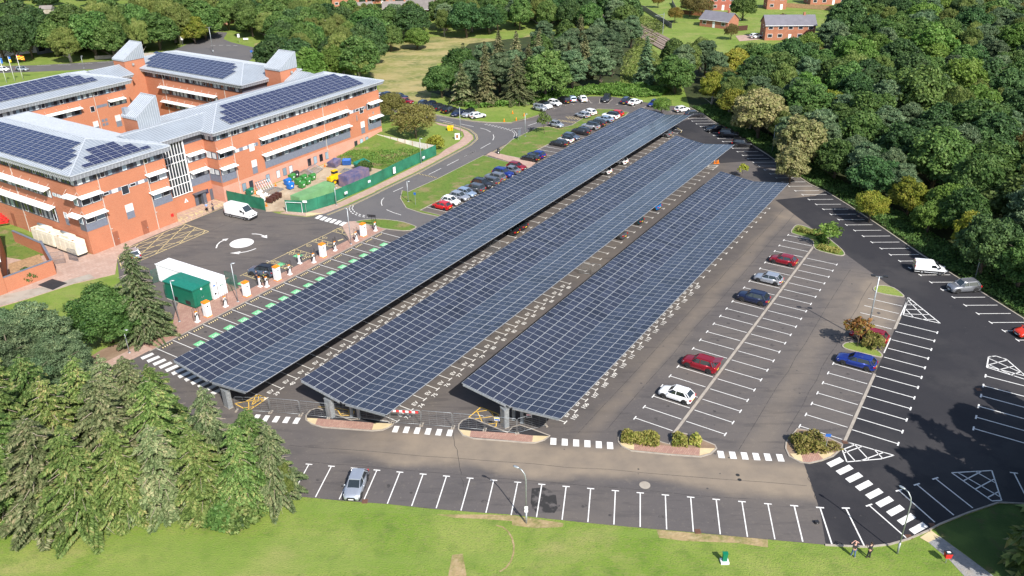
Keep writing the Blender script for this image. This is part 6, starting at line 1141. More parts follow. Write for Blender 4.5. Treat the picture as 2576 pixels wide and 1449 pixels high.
# the wood on the right and the far belts
def inside(p,poly):
    c=False;n=len(poly)
    for i in range(n):
        a,b=poly[i],poly[(i+1) % n]
        if (a[1]>p[1]) !=(b[1]>p[1]) and p[0]<(b[0]-a[0])*(p[1]-a[1])/(b[1]-a[1])+a[0]:c=not c
    return c
def proj(X,Y,Z=0):
    v=np.array([X,Y,Z-CAMH]);c=v@_fw;return (PW/2+FPX*(v@_r)/c,PH/2-FPX*(v@_u)/c)
def dist_line(p,line):
    best=1e9
    for a,b in zip(line,line[1:]):
        ax,ay=a;dx,dy=b[0]-ax,b[1]-ay;t=max(0,min(1,((p[0]-ax)*dx+(p[1]-ay)*dy)/(dx*dx+dy*dy)));best=min(best,math.hypot(p[0]-ax-t*dx,p[1]-ay-t*dy))
    return best
wr_=random.Random(21)
def scatter(poly,dmin,edge=None,emin=0,tries=9000,taken=None):
    pts=list(taken or []);n0=len(pts);xs=[p[0] for p in poly];ys=[p[1] for p in poly]
    for _ in range(tries):
        p=(wr_.uniform(min(xs),max(xs)),wr_.uniform(min(ys),max(ys)))
        if not inside(p,poly):continue
        if edge and dist_line(p,edge)<emin:continue
        d=dmin(p) if callable(dmin) else dmin
        if all((p[0]-q[0])**2+(p[1]-q[1])**2>d*d for q in pts):pts.append(p)
    return pts[n0:]
def kinds(table):
    k=wr_.random()*sum(t[0] for t in table)
    for t in table:
        k-=t[0]
        if k<=0:return t
    return table[-1]
DESC={'leaf_pine':'bluish green pine','leaf_old_pine':'greyish conifer','leaf_broad':'full green broadleaf','leaf_fresh':'bright green broadleaf','leaf_yellow':'yellow green tree','leaf_birch':'olive green birch','leaf_willow':'silvery white willow','leaf_dark':'very dark broadleaf','leaf_brown':'brownish green tree','leaf_spruce':'pointed green spruce','leaf_blue_spruce':'pointed grey spruce','leaf_purple':'purple leaved tree','leaf_rust':'tree with rusty leaves'}
def plant(pts,table,where,group,order,jit=.15,hs=1.0):
    cnt={}
    for p in sorted(pts,key=order):
        w_,kind,leaf,H=kinds(table);H=H*hs*wr_.uniform(1-jit,1+jit);i=cnt.get(leaf,0);cnt[leaf]=i+1
        tree(kind,p,H,'%s %s, %s %s' % (DESC[leaf],where[0],ordw(i),where[1]),leaf,group,wr_.randrange(3),wr_.uniform(.9,1.22))
edge=kerbR
woodpoly=kerbR[::-1]+[G(2700,960),G(2900,560),G(2800,300),G(2700,60),G(2560,-20),G(2300,-30),G(2150,20),G(2085,128),G(2010,172),G(1900,186),G(1800,176),G(1690,172),G(1665,215),G(1700,245)]
sp=[G(1930,405),G(1990,440)]
special=[(G(1905,352),'broadleaf','leaf_willow',11.5,'silvery white willow standing out at the edge of the wood, left of two'),(G(2010,425),'broadleaf','leaf_willow',11.0,'silvery white willow at the edge of the wood, right of two'),(G(1985,462),'broadleaf','leaf_willow',7.5,'lower silvery willow hanging over the slanting bays'),(G(1790,268),'birch','leaf_yellow',9.5,'yellow green tree left of the willows at the edge of the wood'),(G(1850,300),'open_tree','leaf_yellow',7.5,'golden leaved tree between the yellow tree and the willow'),(G(2185,560),'open_tree','leaf_yellow',5.5,'yellow bush like tree low at the kerb of the wood'),(G(2280,545),'broadleaf','leaf_yellow',7,'yellow green tree over the middle slanting bays'),(G(2420,640),'birch','leaf_yellow',7.5,'yellow green birch near the white van'),(G(2330,590),'broadleaf','leaf_fresh',6.0,'bright green bushy tree over the slanting bays'),
  (G(2120,120),'broadleaf','leaf_dark',15.5,'very dark round tree beside the far brick house'),(G(2300,330),'broadleaf','leaf_broad',15,'giant green broadleaf in the middle of the wood'),(G(2330,190),'broadleaf','leaf_fresh',15,'giant bright green broadleaf at the top of the wood'),(G(2400,280),'broadleaf','leaf_fresh',13.5,'large bright broadleaf right of the giant one'),(G(2060,235),'broadleaf','leaf_broad',10.5,'green broadleaf below the far brick house')]
for p,k,lf,H,lb in special:tree(k,p,H,lb,lf,'',wr_.randrange(2),1.1)
tk=[q[0] for q in special]
ep=strip2=None
front=scatter(offs(kerbR[1:],-3.6)+offs(kerbR[1:],-10.5)[::-1],4.7,edge,3.4,9000,tk+[]);front=[p for p in front if inside(p,woodpoly)]
plant(front,[(7,'pine','leaf_pine',9.5),(3,'birch','leaf_birch',9),(4,'broadleaf','leaf_broad',8.5),(2,'broadleaf','leaf_dark',8.5),(1.2,'broadleaf','leaf_fresh',7)],('in the first rank behind the slanting bays','from the bend'),'trees of the first rank of the wood',lambda p:-p[1])
rest=scatter(woodpoly,lambda p:6.3+max(0,p[1]-180)*.012,edge,10,26000,tk+front)
rest=[p for p in rest if-150<proj(*p)[0]<2760 and proj(*p,13)[1]>-60]
plant(rest,[(7,'pine','leaf_pine',11.5),(5,'broadleaf','leaf_broad',11),(3,'birch','leaf_birch',11),(1.2,'broadleaf','leaf_fresh',11),(3.5,'broadleaf','leaf_dark',11),(.4,'broadleaf','leaf_yellow',9),(.8,'open_tree','leaf_brown',8)],('deep in the wood','from the front'),'trees deep in the wood',lambda p:p[1])
conpoly=[G(1095,258),G(1210,268),G(1330,256),G(1450,232),G(1555,205),G(1560,150),G(1590,120),G(1480,112),G(1400,120),G(1330,150),G(1230,175),G(1130,215)]
sp2=[(G(1112,246),'broadleaf','leaf_broad',9.0,'green broadleaf at the left end of the conifer group'),(G(1165,262),'spruce','leaf_blue_spruce',10.5,'bluish spruce second from the left of the conifer group'),(G(1222,262),'spruce','leaf_old_pine',12.5,'grey brown spruce towering over the conifer group'),(G(1305,258),'cone_spruce','leaf_old_pine',12.5,'brownish spruce with cones above the silver off roader'),(G(1372,250),'broadleaf','leaf_broad',13,'tall rounded green tree behind the white hatchback'),(G(1440,232),'pine','leaf_pine',12.5,'tall bluish pine in the middle of the conifer group'),(G(1510,218),'pine','leaf_pine',12,'tall bluish pine at the right of the conifer group'),(G(1622,212),'spruce','leaf_pine',13,'lone broad bluish conifer on the open grass')]
for p,k,lf,H,lb in sp2:tree(k,p,H,lb,lf,'',1,1.3 if k=='spruce' else 1.05)
con=scatter(conpoly,7.2,None,0,3000,[q[0] for q in sp2])
plant(con,[(6,'pine','leaf_pine',11.5),(2,'spruce','leaf_old_pine',12),(2,'broadleaf','leaf_broad',10.5)],('behind the conifer group','from left to right'),'trees of the conifer group beyond the bend',lambda p:proj(*p)[0])
# belts beyond
belts=[([(690,205),(760,200),(905,205),(945,160),(930,118),(960,90),(800,75),(690,90)],7.5,[(3,'broadleaf','leaf_broad',10),(3,'birch','leaf_birch',10),(2,'broadleaf','leaf_dark',9)],'left of the meadow','trees left of the meadow'),
 ([(960,112),(1100,98),(1180,96),(1320,84),(1500,86),(1590,70),(1560,52),(1300,62),(1000,72)],8.0,[(4,'broadleaf','leaf_broad',9),(3,'broadleaf','leaf_dark',9.5),(2,'birch','leaf_birch',9),(3,'pine','leaf_pine',10)],'beyond the meadow','trees beyond the meadow'),
 ([(1590,110),(1560,62),(1480,30),(1330,40),(1240,25),(1200,50),(1320,60),(1500,60)],8.5,[(4,'broadleaf','leaf_broad',11),(4,'broadleaf','leaf_dark',11),(2,'pine','leaf_pine',11)],'beside the railway cutting','trees beside the railway'),
 ([(-60,155),(110,152),(130,120),(60,105),(-80,110)],8,[(3,'broadleaf','leaf_dark',12),(2,'broadleaf','leaf_broad',11)],'before the school','trees before the school'),
 ([(140,150),(240,148),(400,140),(520,105),(530,70),(420,60),(230,95),(160,120)],8.0,[(4,'birch','leaf_birch',12),(4,'broadleaf','leaf_broad',11.5),(1,'broadleaf','leaf_yellow',8)],'along the public road','trees along the public road'),
 ([(570,78),(700,118),(760,80),(760,40),(600,45)],9,[(4,'broadleaf','leaf_broad',10),(2,'broadleaf','leaf_dark',10),(2,'birch','leaf_birch',9)],'behind the mini roundabout','trees behind the mini roundabout'),
 ([(-100,30),(200,26),(480,10),(720,20),(900,38),(1000,30),(980,0),(600,-25),(-100,-20)],14,[(4,'broadleaf','leaf_broad',10),(2,'broadleaf','leaf_dark',11),(1,'broadleaf','leaf_fresh',9)],'among far left houses','trees among the far houses on the left'),
 ([(1000,45),(1240,30),(1260,0),(1420,25),(1580,30),(1580,-20),(1000,-20)],15,[(4,'broadleaf','leaf_broad',9),(2,'broadleaf','leaf_dark',10),(1,'open_tree','leaf_purple',8)],'among far middle houses','trees among the far houses in the middle')]
avoid=[G(x,y) for x,y in ((1115,10),(1164,10),(1105,39),(1060,40),(880,30),(1250,10),(1010,30),(1060,20),(940,45))]
for poly,d,tab,wh,gr in belts:
    pts=scatter([G(*q) for q in poly],d,None,0,2500,avoid if 'houses' in wh else None)
    plant(pts,tab,(wh,'from left to right'),gr,lambda p:proj(*p)[0],hs=1.22)
for p,k,lf,H,lb,w in [(G(785,215),'broadleaf','leaf_fresh',11,'bright green round tree right behind the stair tower',1.0),(G(848,205),'broadleaf','leaf_fresh',10.5,'bright green tree second from the stair tower',.95),(G(905,208),'birch','leaf_birch',9.5,'weeping birch above the far end of the office roof',1.0),(G(985,130),'broadleaf','leaf_broad',9.0,'dark green tree with a visible trunk at the meadow edge',1.0),(G(1050,124),'broadleaf','leaf_fresh',7.2,'wide bright green bush tree at the meadow edge',1.4),(G(290,150),'broadleaf','leaf_broad',13,'large round tree behind the tallest stair tower',1.1),(G(455,112),'birch','leaf_birch',15,'huge olive green tree beside the mini roundabout',1.4),(G(180,158),'birch','leaf_birch',12,'weeping birch beside the flagpoles',1.2),(G(45,158),'broadleaf','leaf_dark',15,'tall dark tree before the school wall',.95),
   (G(1735,42),'open_tree','leaf_brown',8.5,'brownish tree on the bright lawn, left of two large ones',1.0),(G(1765,48),'open_tree','leaf_brown',8.0,'brownish tree on the bright lawn, right of two large ones',1.0),(G(1697,58),'open_tree','leaf_rust',6.0,'small tree with red berries on the bright lawn',.9),(G(1655,20),'open_tree','leaf_rust',6,'small reddish tree near the railway fence',.9),(G(1868,52),'broadleaf','leaf_broad',11,'round tree on the lawn before the brick terrace',1.0),(G(1960,92),'sapling','leaf_rust',8.0,'orange tinged tree before the white windowed brick house',1.2),(G(1838,100),'open_tree','leaf_brown',5.5,'small brown tree beside the grey roofed garage',.9)]:tree(k,p,H,lb,lf,'',0,w)
# undergrowth as ground cover
def cover(poly,n,h,leaf,label,s=.28,name='undergrowth'):
    r=np.random.default_rng(n);xs=[p[0] for p in poly];ys=[p[1] for p in poly];P_=[]
    while len(P_)<n:
        q=(r.uniform(min(xs),max(xs)),r.uniform(min(ys),max(ys)))
        if inside(q,poly):P_.append(q)
    P_=np.array(P_);hh=h*(.35+.65*(.5+.5*np.sin(P_[:,0]*.9)*np.cos(P_[:,1]*.8+P_[:,0]*.35)))
    C_=np.column_stack([P_,hh*r.random(n)**.5]);nr=unit(rnd(n,r)+np.array([0,0,.8]));A=unit(np.cross(nr,rnd(n,r)));sz=r.uniform(.6,1.4,n)[:,None]*s
    o=bpy.data.objects.new(name,cards(name,C_,A*sz,np.cross(nr,A)*sz*.6,leaf));scene.collection.objects.link(o);tag(o,label,'undergrowth',None,'stuff');return o
_s0=0
def strip_of(line,w0,w1):
    a=offs(line,w0);b=offs(line,w1);return a+b[::-1]
cover(strip_of(kerbR[1:],-.5,-6.5),22000,.7,'leaf_broad','weeds and brambles along the kerb of the wood',.2)
cover([G(1340,264),G(1480,239),G(1600,246),G(1660,244),G(1690,228),G(1560,215),G(1450,228),G(1330,250),G(1210,262),G(1130,262),G(1190,274)],15000,1.6,'leaf_fresh','tall weeds between the fanned bays and the conifers',.3)
cover([G(1560,215),G(1690,230),G(1690,180),G(1640,120),G(1680,60),G(1560,20),G(1480,0),G(1560,60),G(1600,110),G(1560,150)],12000,.6,'leaf_birch','rough growth on the railway embankment',.3)
cover([S(120,-122.5),S(134,-122.5),S(133.6,-107),S(121,-107)],3200,.35,'leaf_fresh','weeds on the fenced grass bank',.15).location=(0,0,.7)
# ------------------------------------------------------------------ site furniture
mat('orange_plastic',(0.85,0.25,0.01),0.45);mat('white_metal',(0.80,0.81,0.82),0.45);mat('cable_black',(0.015,0.015,0.016),0.6);mat('kiosk_green',(0.006,0.14,0.085),0.45,var=.08,scale=1);mat('kiosk_roof',(0.008,0.17,0.12),0.5)
mat('hoarding_green',(0.018,0.15,0.085),0.6,var=.25,scale=.6);mat('blue_container_paint',(0.09,0.11,0.25),0.6,var=.2,scale=.8,col2=(0.20,0.14,0.17));mat('green_container_paint',(0.16,0.33,0.15),0.6,var=.15,scale=.5);mat('bin_blue',(0.01,0.14,0.50),0.4);mat('bin_green',(0.04,0.20,0.045),0.45);mat('bin_brown',(0.07,0.028,0.022),0.5)
mat('machine_yellow',(0.78,0.47,0.01),0.4);mat('signal_red',(0.60,0.02,0.02),0.5);mat('cream_paint',(0.70,0.66,0.50),0.55,col2=(0.75,0.72,0.6),var=.06,scale=1.5);mat('rust',(0.28,0.12,0.05),0.85,var=.4);mat('sign_blue',(0.02,0.12,0.45),0.5);mat('sign_white',(0.8,0.8,0.8),0.5);mat('timber',(0.35,0.22,0.12),0.85,var=.3)
mat('old_white_boards',(0.72,0.68,0.62),0.8,var=.15,scale=.8);mat('hi_vis',(0.55,0.75,0.05),0.7);mat('grass_green_box',(0.0,0.16,0.08),0.5);mat('flag_red',(0.65,0.03,0.04),0.7);mat('flag_yellow',(0.85,0.62,0.03),0.7);mat('flag_blue',(0.03,0.15,0.5),0.7)
def lamp(pos,H,label,kind='straight',yaw=0.0,group='straight lamp posts by the chargers'):
    root=empty('lamp_post',(*pos,0),yaw,label,'lamp post',group if kind=='straight' else None)
    p=MB()
    if kind=='curved':p.tube([(0,0,0),(0,0,1.3)],.10,8);p.tube([(0,0,1.3),(0,0,H-1.1),(.12,0,H-.5),(.45,0,H-.1),(.75,0,H-.02)],.055,8)
    elif kind=='double':p.tube([(0,0,0),(0,0,1.0)],.16,8);p.tube([(0,0,1.0),(0,0,H)],.10,8,r2=.07)
    else:p.tube([(0,0,0),(0,0,H)],.07,8,r2=.05);p.box(-.18,.18,-.18,.18,0,.12)
    p.build('post',['galvanised'],root,smooth=True)
    if kind=='double':
        MB().box(-.75,.75,-.03,.03,H-.06,H+.0).build('bracket',['galvanised'],root)
        for sg in (-1,1):
            h=MB();h.box(sg*.72-.26,sg*.72+.26,-.16,.22,H-.02,H+.14);hh=h.build('lamp_head',['trim_black'],root);MB().box(sg*.72-.2,sg*.72+.2,-.12,.18,H-.04,H-.021).build('lens',['head_lens'],hh)
    else:
        x=.75 if kind=='curved' else .0;h=MB();h.ball((x+.28,0,H+.02),(.34,.14,.08));hh=h.build('lamp_head',['galvanised'],root,smooth=True);MB().ball((x+.28,0,H-.03),(.24,.10,.05)).build('lens',['head_lens'],hh)
    return root
lamp(T1(3,1,735,1130),9.4,'very tall double headed lamp post on the little grass island','double',-.25)
lamp((1.0,58.21),6.3,'curved lamp post at the lawn edge with two small notices','curved',2.6);nb=MB();[nb.box(.95,1.05,58.1,58.14,z,z+h) for z,h in ((1.9,.28),(1.55,.28))]
e=empty('notice',(1.0,58.1,0),0,'pair of small white notices fixed to the curved lamp post','notice');MB().box(-.16,.16,-.13,-.1,1.95,2.25).build('plate',['sign_white'],e);MB().box(-.16,.16,-.13,-.1,1.55,1.88).build('plate',['sign_white'],e)
lamp(T1(3,2,975,1280),6.9,'curved lamp post beside the two people on the lawn','curved',2.2)
lamp(T1(0,1,1355,980),6.3,'straight lamp post beside the green kiosk',yaw=.3);lamp(T1(0,1,1797,830),6.1,'straight lamp post between the white container and a tall charger',yaw=.3);lamp(T1(1,1,718,395),6.3,'straight lamp post near the farthest chargers',yaw=2.8)
lamp(T1(1,0,1545,1030),6.6,'brown lamp post on the pavement at the road bend',yaw=1.5,group=None);lamp(T1(3,1,1560,660),4.9,'thin lamp post under the wood behind the grey crossover','straight',2.6,group=None);lamp((-100.9,285.6),8.5,'lamp post in the middle of the mini roundabout','double',.3);lamp(T1(2,0,100,1030),5.2,'lamp post at the grass verge corner by the direction board',group=None);lamp(T1(1,0,1248,1235),5.4,'lamp post rising behind the green hoarding',group=None);lamp(T1(1,1,608,100),3.4,'short post lamp at the bend of the hoarding',group=None);lamp(T1(3,0,30,1155),6.0,'thin lamp post below the white willow',group=None);lamp(T1(0,0,633,515),3.8,'short lamp post beside the public road',group=None);lamp(T1(0,1,978,1215),3.4,'short green tagged post by the lower crossing',group=None);lamp(T1(1,1,1150,75),4.0,'post at the tip of the long grass verge',group=None)
def charger_big(pos,label):
    root=empty('rapid_charger',(*pos,.1),AL,label,'charging unit','tall white charging cabinets');MB().box(-.43,.43,-.36,.36,.12,2.15).build('cabinet',['white_metal'],root)
    MB().box(-.45,.45,-.38,.38,2.15,2.34).build('cap',['orange_plastic'],root);MB().box(-.46,.46,-.4,.4,0,.12).build('base',['orange_plastic'],root);MB().box(-.2,.2,-.15,.15,2.34,2.4).build('vent',['orange_plastic'],root)
    d=MB();d.box(-.02,.02,-.375,-.36,.2,2.05);d.box(.15,.22,-.38,-.36,1.35,1.5);d.build('door_trim',['pipe_metal'],root);MB().box(-.1,.1,-.38,-.36,1.55,1.75).build('logo',['trim_black'],root);return root
for i,(s_,t_) in enumerate(((60.1,-89.75),(67.1,-89.8),(73.1,-89.9),(82.7,-89.85),(92.3,-89.9))):charger_big(S(s_,t_),'tall white charging cabinet with orange cap, %s from the lower crossing' % ordw(i))
def charger_slim(pos,yaw,label):
    root=empty('charging_post',(*pos,.1),yaw,label,'charging post','slim white charging posts with cables');b=MB();b.hexa([(-.17,-.14,.08),(.17,-.14,.08),(.17,.14,.08),(-.17,.14,.08)],[(-.14,-.1,1.5),(.14,-.1,1.5),(.14,.1,1.5),(-.14,.1,1.5)]);b.build('body',['white_metal'],root)
    MB().box(-.17,.17,-.12,.12,1.5,1.6).build('head',['orange_plastic'],root);MB().box(-.32,.32,-.26,.26,0,.08).build('base',['sign_white'],root);MB().box(-.09,.09,-.15,-.1,1.0,1.35).build('screen',['trim_black'],root)
    for sg in (-1,1):
        MB().tube([(sg*.16,0,1.55),(sg*.2,0,2.15),(sg*.32,0,2.3),(sg*.46,.02,2.1),(sg*.5,.05,1.2),(sg*.42,.05,.4),(sg*.26,0,.45),(sg*.2,-.05,.95)],.028,6).build('cable',['cable_black'],root,smooth=True);MB().box(sg*.2-.05,sg*.2+.05,-.14,.02,.85,1.1).build('plug',['trim_black'],root)
    return root
for i,(s_,t_,yw) in enumerate(((58.3,-89.7,0),(63.3,-89.9,0),(70.2,-90.5,1.5),(70.7,-89.6,0),(75.4,-89.7,0),(79.0,-91.3,1.6),(80.4,-89.6,0),(85.5,-89.9,.3),(90.2,-89.6,0),(95.1,-89.7,.2))):charger_slim(S(s_,t_),AL+yw,'slim white charging post with looped black cables, %s from the lower crossing' % ordw(i))
# white battery container and green kiosk
def container(s0,s1,t0,t1,h,m,label,name='shipping_container',doors=None,z0=.15,ribs='s',rot=None):
    root=empty(name,(*S((s0+s1)/2,(t0+t1)/2),0),AL,label,'container');L=(s1-s0)/2;W=(t1-t0)/2;MB().box(-L,L,-W,W,z0,h).build('walls',[m],root)
    r=MB();n_=int((s1-s0)/.3)
    for sg in (-1,1):
        for k in range(n_):x=-L+.12+k*(2*L-.24)/max(1,n_-1);r.box(x-.06,x+.06,min(sg*W,sg*(W+.04)),max(sg*W,sg*(W+.04)),z0+.12,h-.12)
    n_=int((t1-t0)/.3)
    for sg in (-1,1):
        for k in range(n_):y=-W+.12+k*(2*W-.24)/max(1,n_-1);r.box(min(sg*L,sg*(L+.04)),max(sg*L,sg*(L+.04)),y-.06,y+.06,z0+.12,h-.12)
    r.build('corrugation',[m],root);f=MB()
    for x in (-L,L):
        for y in (-W,W):f.box(x-.08,x+.08,y-.08,y+.08,z0-.05,h+.06)
    f.build('corner_posts',[m],root);return root
def frame4(pa,pb,w,h,name,m,label,cat,z0=.1):# box building whose long side runs from pa to pb (picture survey)
    a=ang(pa,pb);L=math.hypot(pb[0]-pa[0],pb[1]-pa[1]);root=empty(name,(*pa,0),a,label,cat);MB().box(0,L,0,w,z0,h).build('walls',[m],root);return root,L
C8=lambda x,y,z=0.0:CR(480,1000,512,1456,x,y,z)
ka,kb=C8(545,557),C8(862,668);root,L=frame4(ka,kb,3.0,2.85,'substation_kiosk','kiosk_green','green metal kiosk with a shallow roof beside the white container','kiosk')
ro=MB();ro.prism([(-.15,-.15),(L+.15,-.15),(L+.15,1.5),(L+.15,3.15),(-.15,3.15),(-.15,1.5)],2.8,[2.98,2.98,3.12,2.98,2.98,3.12]);ro.build('roof',['kiosk_roof'],root)
for y in (.45,1.5):d=MB().box(L+.01,L+.05,y,y+1.0,.3,2.2).build('door',['kiosk_green'],root);MB().box(L+.05,L+.08,y+.85 if y<1 else y+.1,y+.9 if y<1 else y+.15,1.1,1.35).build('handle',['galvanised'],d)
[MB().box(x,x+1.0,-.03,.0,.3,.92).build('vent',['trim_black'],root) for x in (L-1.9,L-4.6)];MB().cyl((0,0),.16,0,.03,12).xf(lambda x,y,z:(L+.02+z,1.5+x,2.5+y)).build('sign',['sign_white'],root);MB().box(-.1,L+.1,-.1,3.1,0,.1).build('plinth',['concrete'],root)
wa=Vector(ka)+Vector((0,0));dx=Vector((math.cos(ang(ka,kb)),math.sin(ang(ka,kb))));dy=Vector((-dx.y,dx.x))
p0=Vector(ka)+dx*(L+.3-12.2)+dy*3.15;root,L=frame4((p0.x,p0.y),(p0.x+dx.x*12.2,p0.y+dx.y*12.2),2.45,2.95,'battery_container','white_metal','long white container standing behind the green kiosk','container')
r=MB();[r.box(.15+k*.3,.27+k*.3,-.04,.0,.3,2.8) for k in range(39)];r.box(-.08,L+.08,-.08,.02,2.85,2.98);r.build('corrugation',['white_metal'],root)
d=MB().box(L+.01,L+.05,.85,2.2,.25,2.7).build('door',['white_metal'],root);dd=MB();dd.box(L+.0,L+.06,.8,.85,.2,2.75);dd.box(L,L+.06,2.2,2.24,.2,2.75);dd.build('door_seal',['trim_black'],d)
MB().box(L+.05,L+.06,1.25,1.5,1.7,1.85).build('emblem',['kiosk_green'],d);MB().box(L+.05,L+.06,1.55,1.8,1.7,1.85).build('emblem',['kiosk_green'],d)
for z,m_,hh in ((2.05,'sign_blue',.25),(1.5,'sign_white',.2),(.75,'trim_black',.3)):MB().box(L+.0,L+.03,.2,.5,z,z+hh).build('notice',[m_],root)
MB().box(-.35,.0,.5,1.4,1.4,2.1).build('air_unit',['white_metal'],root)
def mesh_panel(pa,pb,h,label,name='mesh_fence',cat='fence',m='kiosk_green',n=14,group=None,bar=True,feet=False,z0=.1,rails=10,wire=.012):
    L=math.hypot(pb[0]-pa[0],pb[1]-pa[1]);root=empty(name,(*pa,0),ang(pa,pb),label,cat,group);f=MB();f.tube([(0,0,z0),(0,0,h-.12),(.12,0,h),(L-.12,0,h),(L,0,h-.12),(L,0,z0)],.022,6);f.tube([(0,0,z0+.04),(L,0,z0+.04)],.02,6);f.build('frame',[m],root,smooth=True)
    w=MB();[w.box(L*(k+1)/(n+1)-wire/2,L*(k+1)/(n+1)+wire/2,-wire/2,wire/2,z0+.04,h) for k in range(n)];[w.box(.03,L-.03,-.007,.007,z0+.04+(h-z0-.1)*(k+1)/(rails+1)-wire/2,z0+.04+(h-z0-.1)*(k+1)/(rails+1)+wire/2) for k in range(rails)];w.build('mesh',[m],root)
    if feet:[MB().box(x-.11,x+.11,-.32,.32,0,.13).build('foot',['concrete'],root) for x in (.02,L-.02)]
    return root
for a,b,lb in (((1245,480),(1350,440),'short green mesh fence at the near end of the white container'),((1350,440),(1210,385),'green mesh fence behind the white container door'),((380,385),(470,352),'green mesh fence at the far end of the white container'),((525,545),(565,560),'short green mesh gate beside the kiosk')):mesh_panel(C8(*a),C8(*b),2.2,lb)
# temporary fence along the front
fp=[CR(600,1300,512,1932,930,1105),CR(600,1300,512,1932,960,1200),T1(1,2,-120,213),T1(1,2,112,215),T1(1,2,340,235),T1(1,2,552,258),T1(1,2,778,262),T1(1,2,1015,295),T1(1,2,1250,311),T1(1,2,1487,331),T1(1,2,1727,351),T1(2,2,38,375),T1(2,2,262,315)]
fp=[T1(1,2,-150,205)]+fp[3:]
for i in range(len(fp)-1):
    a,b=Vector(fp[i]),Vector(fp[i+1]);d=(b-a).normalized()*.06;mesh_panel((a+d)[:],(b-d)[:],2.0,'temporary mesh fence panel along the front, %s from the left' % ordw(i),'temporary_fence_panel','fence panel','galvanised',3,'temporary fence panels along the canopy fronts',feet=True,rails=6,wire=.008)
a,b=Vector(fp[6]),Vector(fp[7]);L=(b-a).length;root=empty('barrier_board',(*T1(1,2,1018,292),0),ang(fp[5],fp[6]),'red and white striped board on a temporary fence panel','barrier board')
for k in range(9):MB().box(k*.36,k*.36+.36,-.06,-.03,1.55,1.82).build('stripe',['signal_red' if k % 2==0 else 'sign_white'],root)
for p,z,lb,m_,dz_ in ((CR(1780,1450,512,1932,790,1010),1.2,'small white and blue notice on the fence by the right canopy','sign_blue',.2),(CR(1780,1450,512,1932,1270,965),1.25,'white notice with a dark stripe on the last fence panel','trim_black',.15)):
    root=empty('notice',(*p,0),-.15,lb,'notice');MB().box(-.3,.3,-.05,-.03,z,z+.45).build('plate',['sign_white'],root);MB().box(-.26,.26,-.058,-.05,z+.05,z+.05+dz_).build('print',[m_],root);MB().box(-.26,.26,-.058,-.05,z+.28,z+.38).build('print',['flag_yellow' if m_=='sign_blue' else 'signal_red'],root)
for i,(a,b) in enumerate((((490,590),(665,600)),)):mesh_panel(CR(2048,768,1024,1932,500,615),CR(2048,768,1024,1932,585,625),2.0,'mesh panel between the middle and right canopies, left of two','temporary_fence_panel','fence panel','galvanised',5);mesh_panel(CR(2048,768,1024,1932,592,625),CR(2048,768,1024,1932,668,640),2.0,'mesh panel between the middle and right canopies, right of two','temporary_fence_panel','fence panel','galvanised',5)
mesh_panel(T1(1,1,1705,432),T1(1,1,1843,460),2.0,'mesh panel between the left and middle canopies','temporary_fence_panel','fence panel','galvanised',5)
# green hoarding
def hoarding(pts,h,label,m='hoarding_green',name='hoarding',post=2.4,pm='hoarding_green',th=.05):
    root=empty(name,(*pts[0],0),0,label,'fence');o=Vector(pts[0])
    for a,b in zip(pts,pts[1:]):
        a,b=Vector(a)-o,Vector(b)-o;L=(b-a).length;d=(b-a)/L;q=Vector((-d.y,d.x));n_=max(1,round(L/post))
        for k in range(n_):
            p=a+d*(L*k/n_+.04);e_=a+d*(L*(k+1)/n_-.04);hh=h;MB().hexa([(*(p-q*th),.05),(*(e_-q*th),.05),(*(e_),.05),(*(p),.05)],[(*(p-q*th),hh),(*(e_-q*th),hh),(*(e_),hh),(*(p),hh)]).build('panel',[m],root)
            pp=a+d*(L*k/n_);MB().box(pp.x-.05,pp.x+.05,pp.y-.05,pp.y+.05,0,h+.06).build('post',[pm],root)
    return root
hoarding([G(844,508)]+[T1(1,1,610,82),S(112,-105.1),S(122,-105.8),S(133.6,-106.1)][1:],2.3,'long green hoarding along the pink pavement',post=3.4);hoarding([T1(1,1,230,150),T1(1,1,375,156),T1(1,1,470,130),T1(1,1,610,84)],2.3,'curved green hoarding with the white framed gate');hoarding([S(91.3,-122.6),S(91.7,-118),S(92,-113.3)],2.35,'short green hoarding behind the white van');
hoarding([S(133.6,-106.4),S(133.6,-110.5),S(133.7,-123)],2.1,'old white panel fence on the grass bank','old_white_boards','panel_fence',2.0,'timber')
root=empty('gate_frame',(*T1(1,1,236,152),0),ang(T1(1,1,236,152),T1(1,1,352,158)),'white tube frame of the hoarding gate','gate');MB().tube([(0,-.12,0),(0,-.12,2.0),(3.0,-.12,2.0),(3.0,-.12,0)],.05,6).build('frame',['white_metal'],root)
for x,y,lb in ((490,55,'white notice on the curved green hoarding'),):p=T1(1,1,x,y+50);root=empty('notice',(*p,0),AL-.2,lb,'notice');MB().box(-.35,.35,-.12,-.08,1.2,1.6).build('plate',['sign_white'],root)
for s_,lb in ((104,'white notice on the long hoarding, nearest of four'),(111,'white notice on the long hoarding, second of four'),(118.5,'tall blue and white notice on the long hoarding'),(128,'white notice on the long hoarding, farthest of four')):root=empty('notice',(*S(s_,-104.9 if s_<110 else-105.3),0),AL+math.pi*0,lb,'notice');MB().box(-.35,.35,-.3 if s_<110 else-.25,-.2,1.0 if s_ !=118.5 else .6,1.45 if s_ !=118.5 else 1.9).build('plate',['sign_white'],root);MB().box(-.25,.25,-.32 if s_<110 else-.27,-.3 if s_<110 else-.25,1.1,1.2).build('print',['sign_blue'],root)
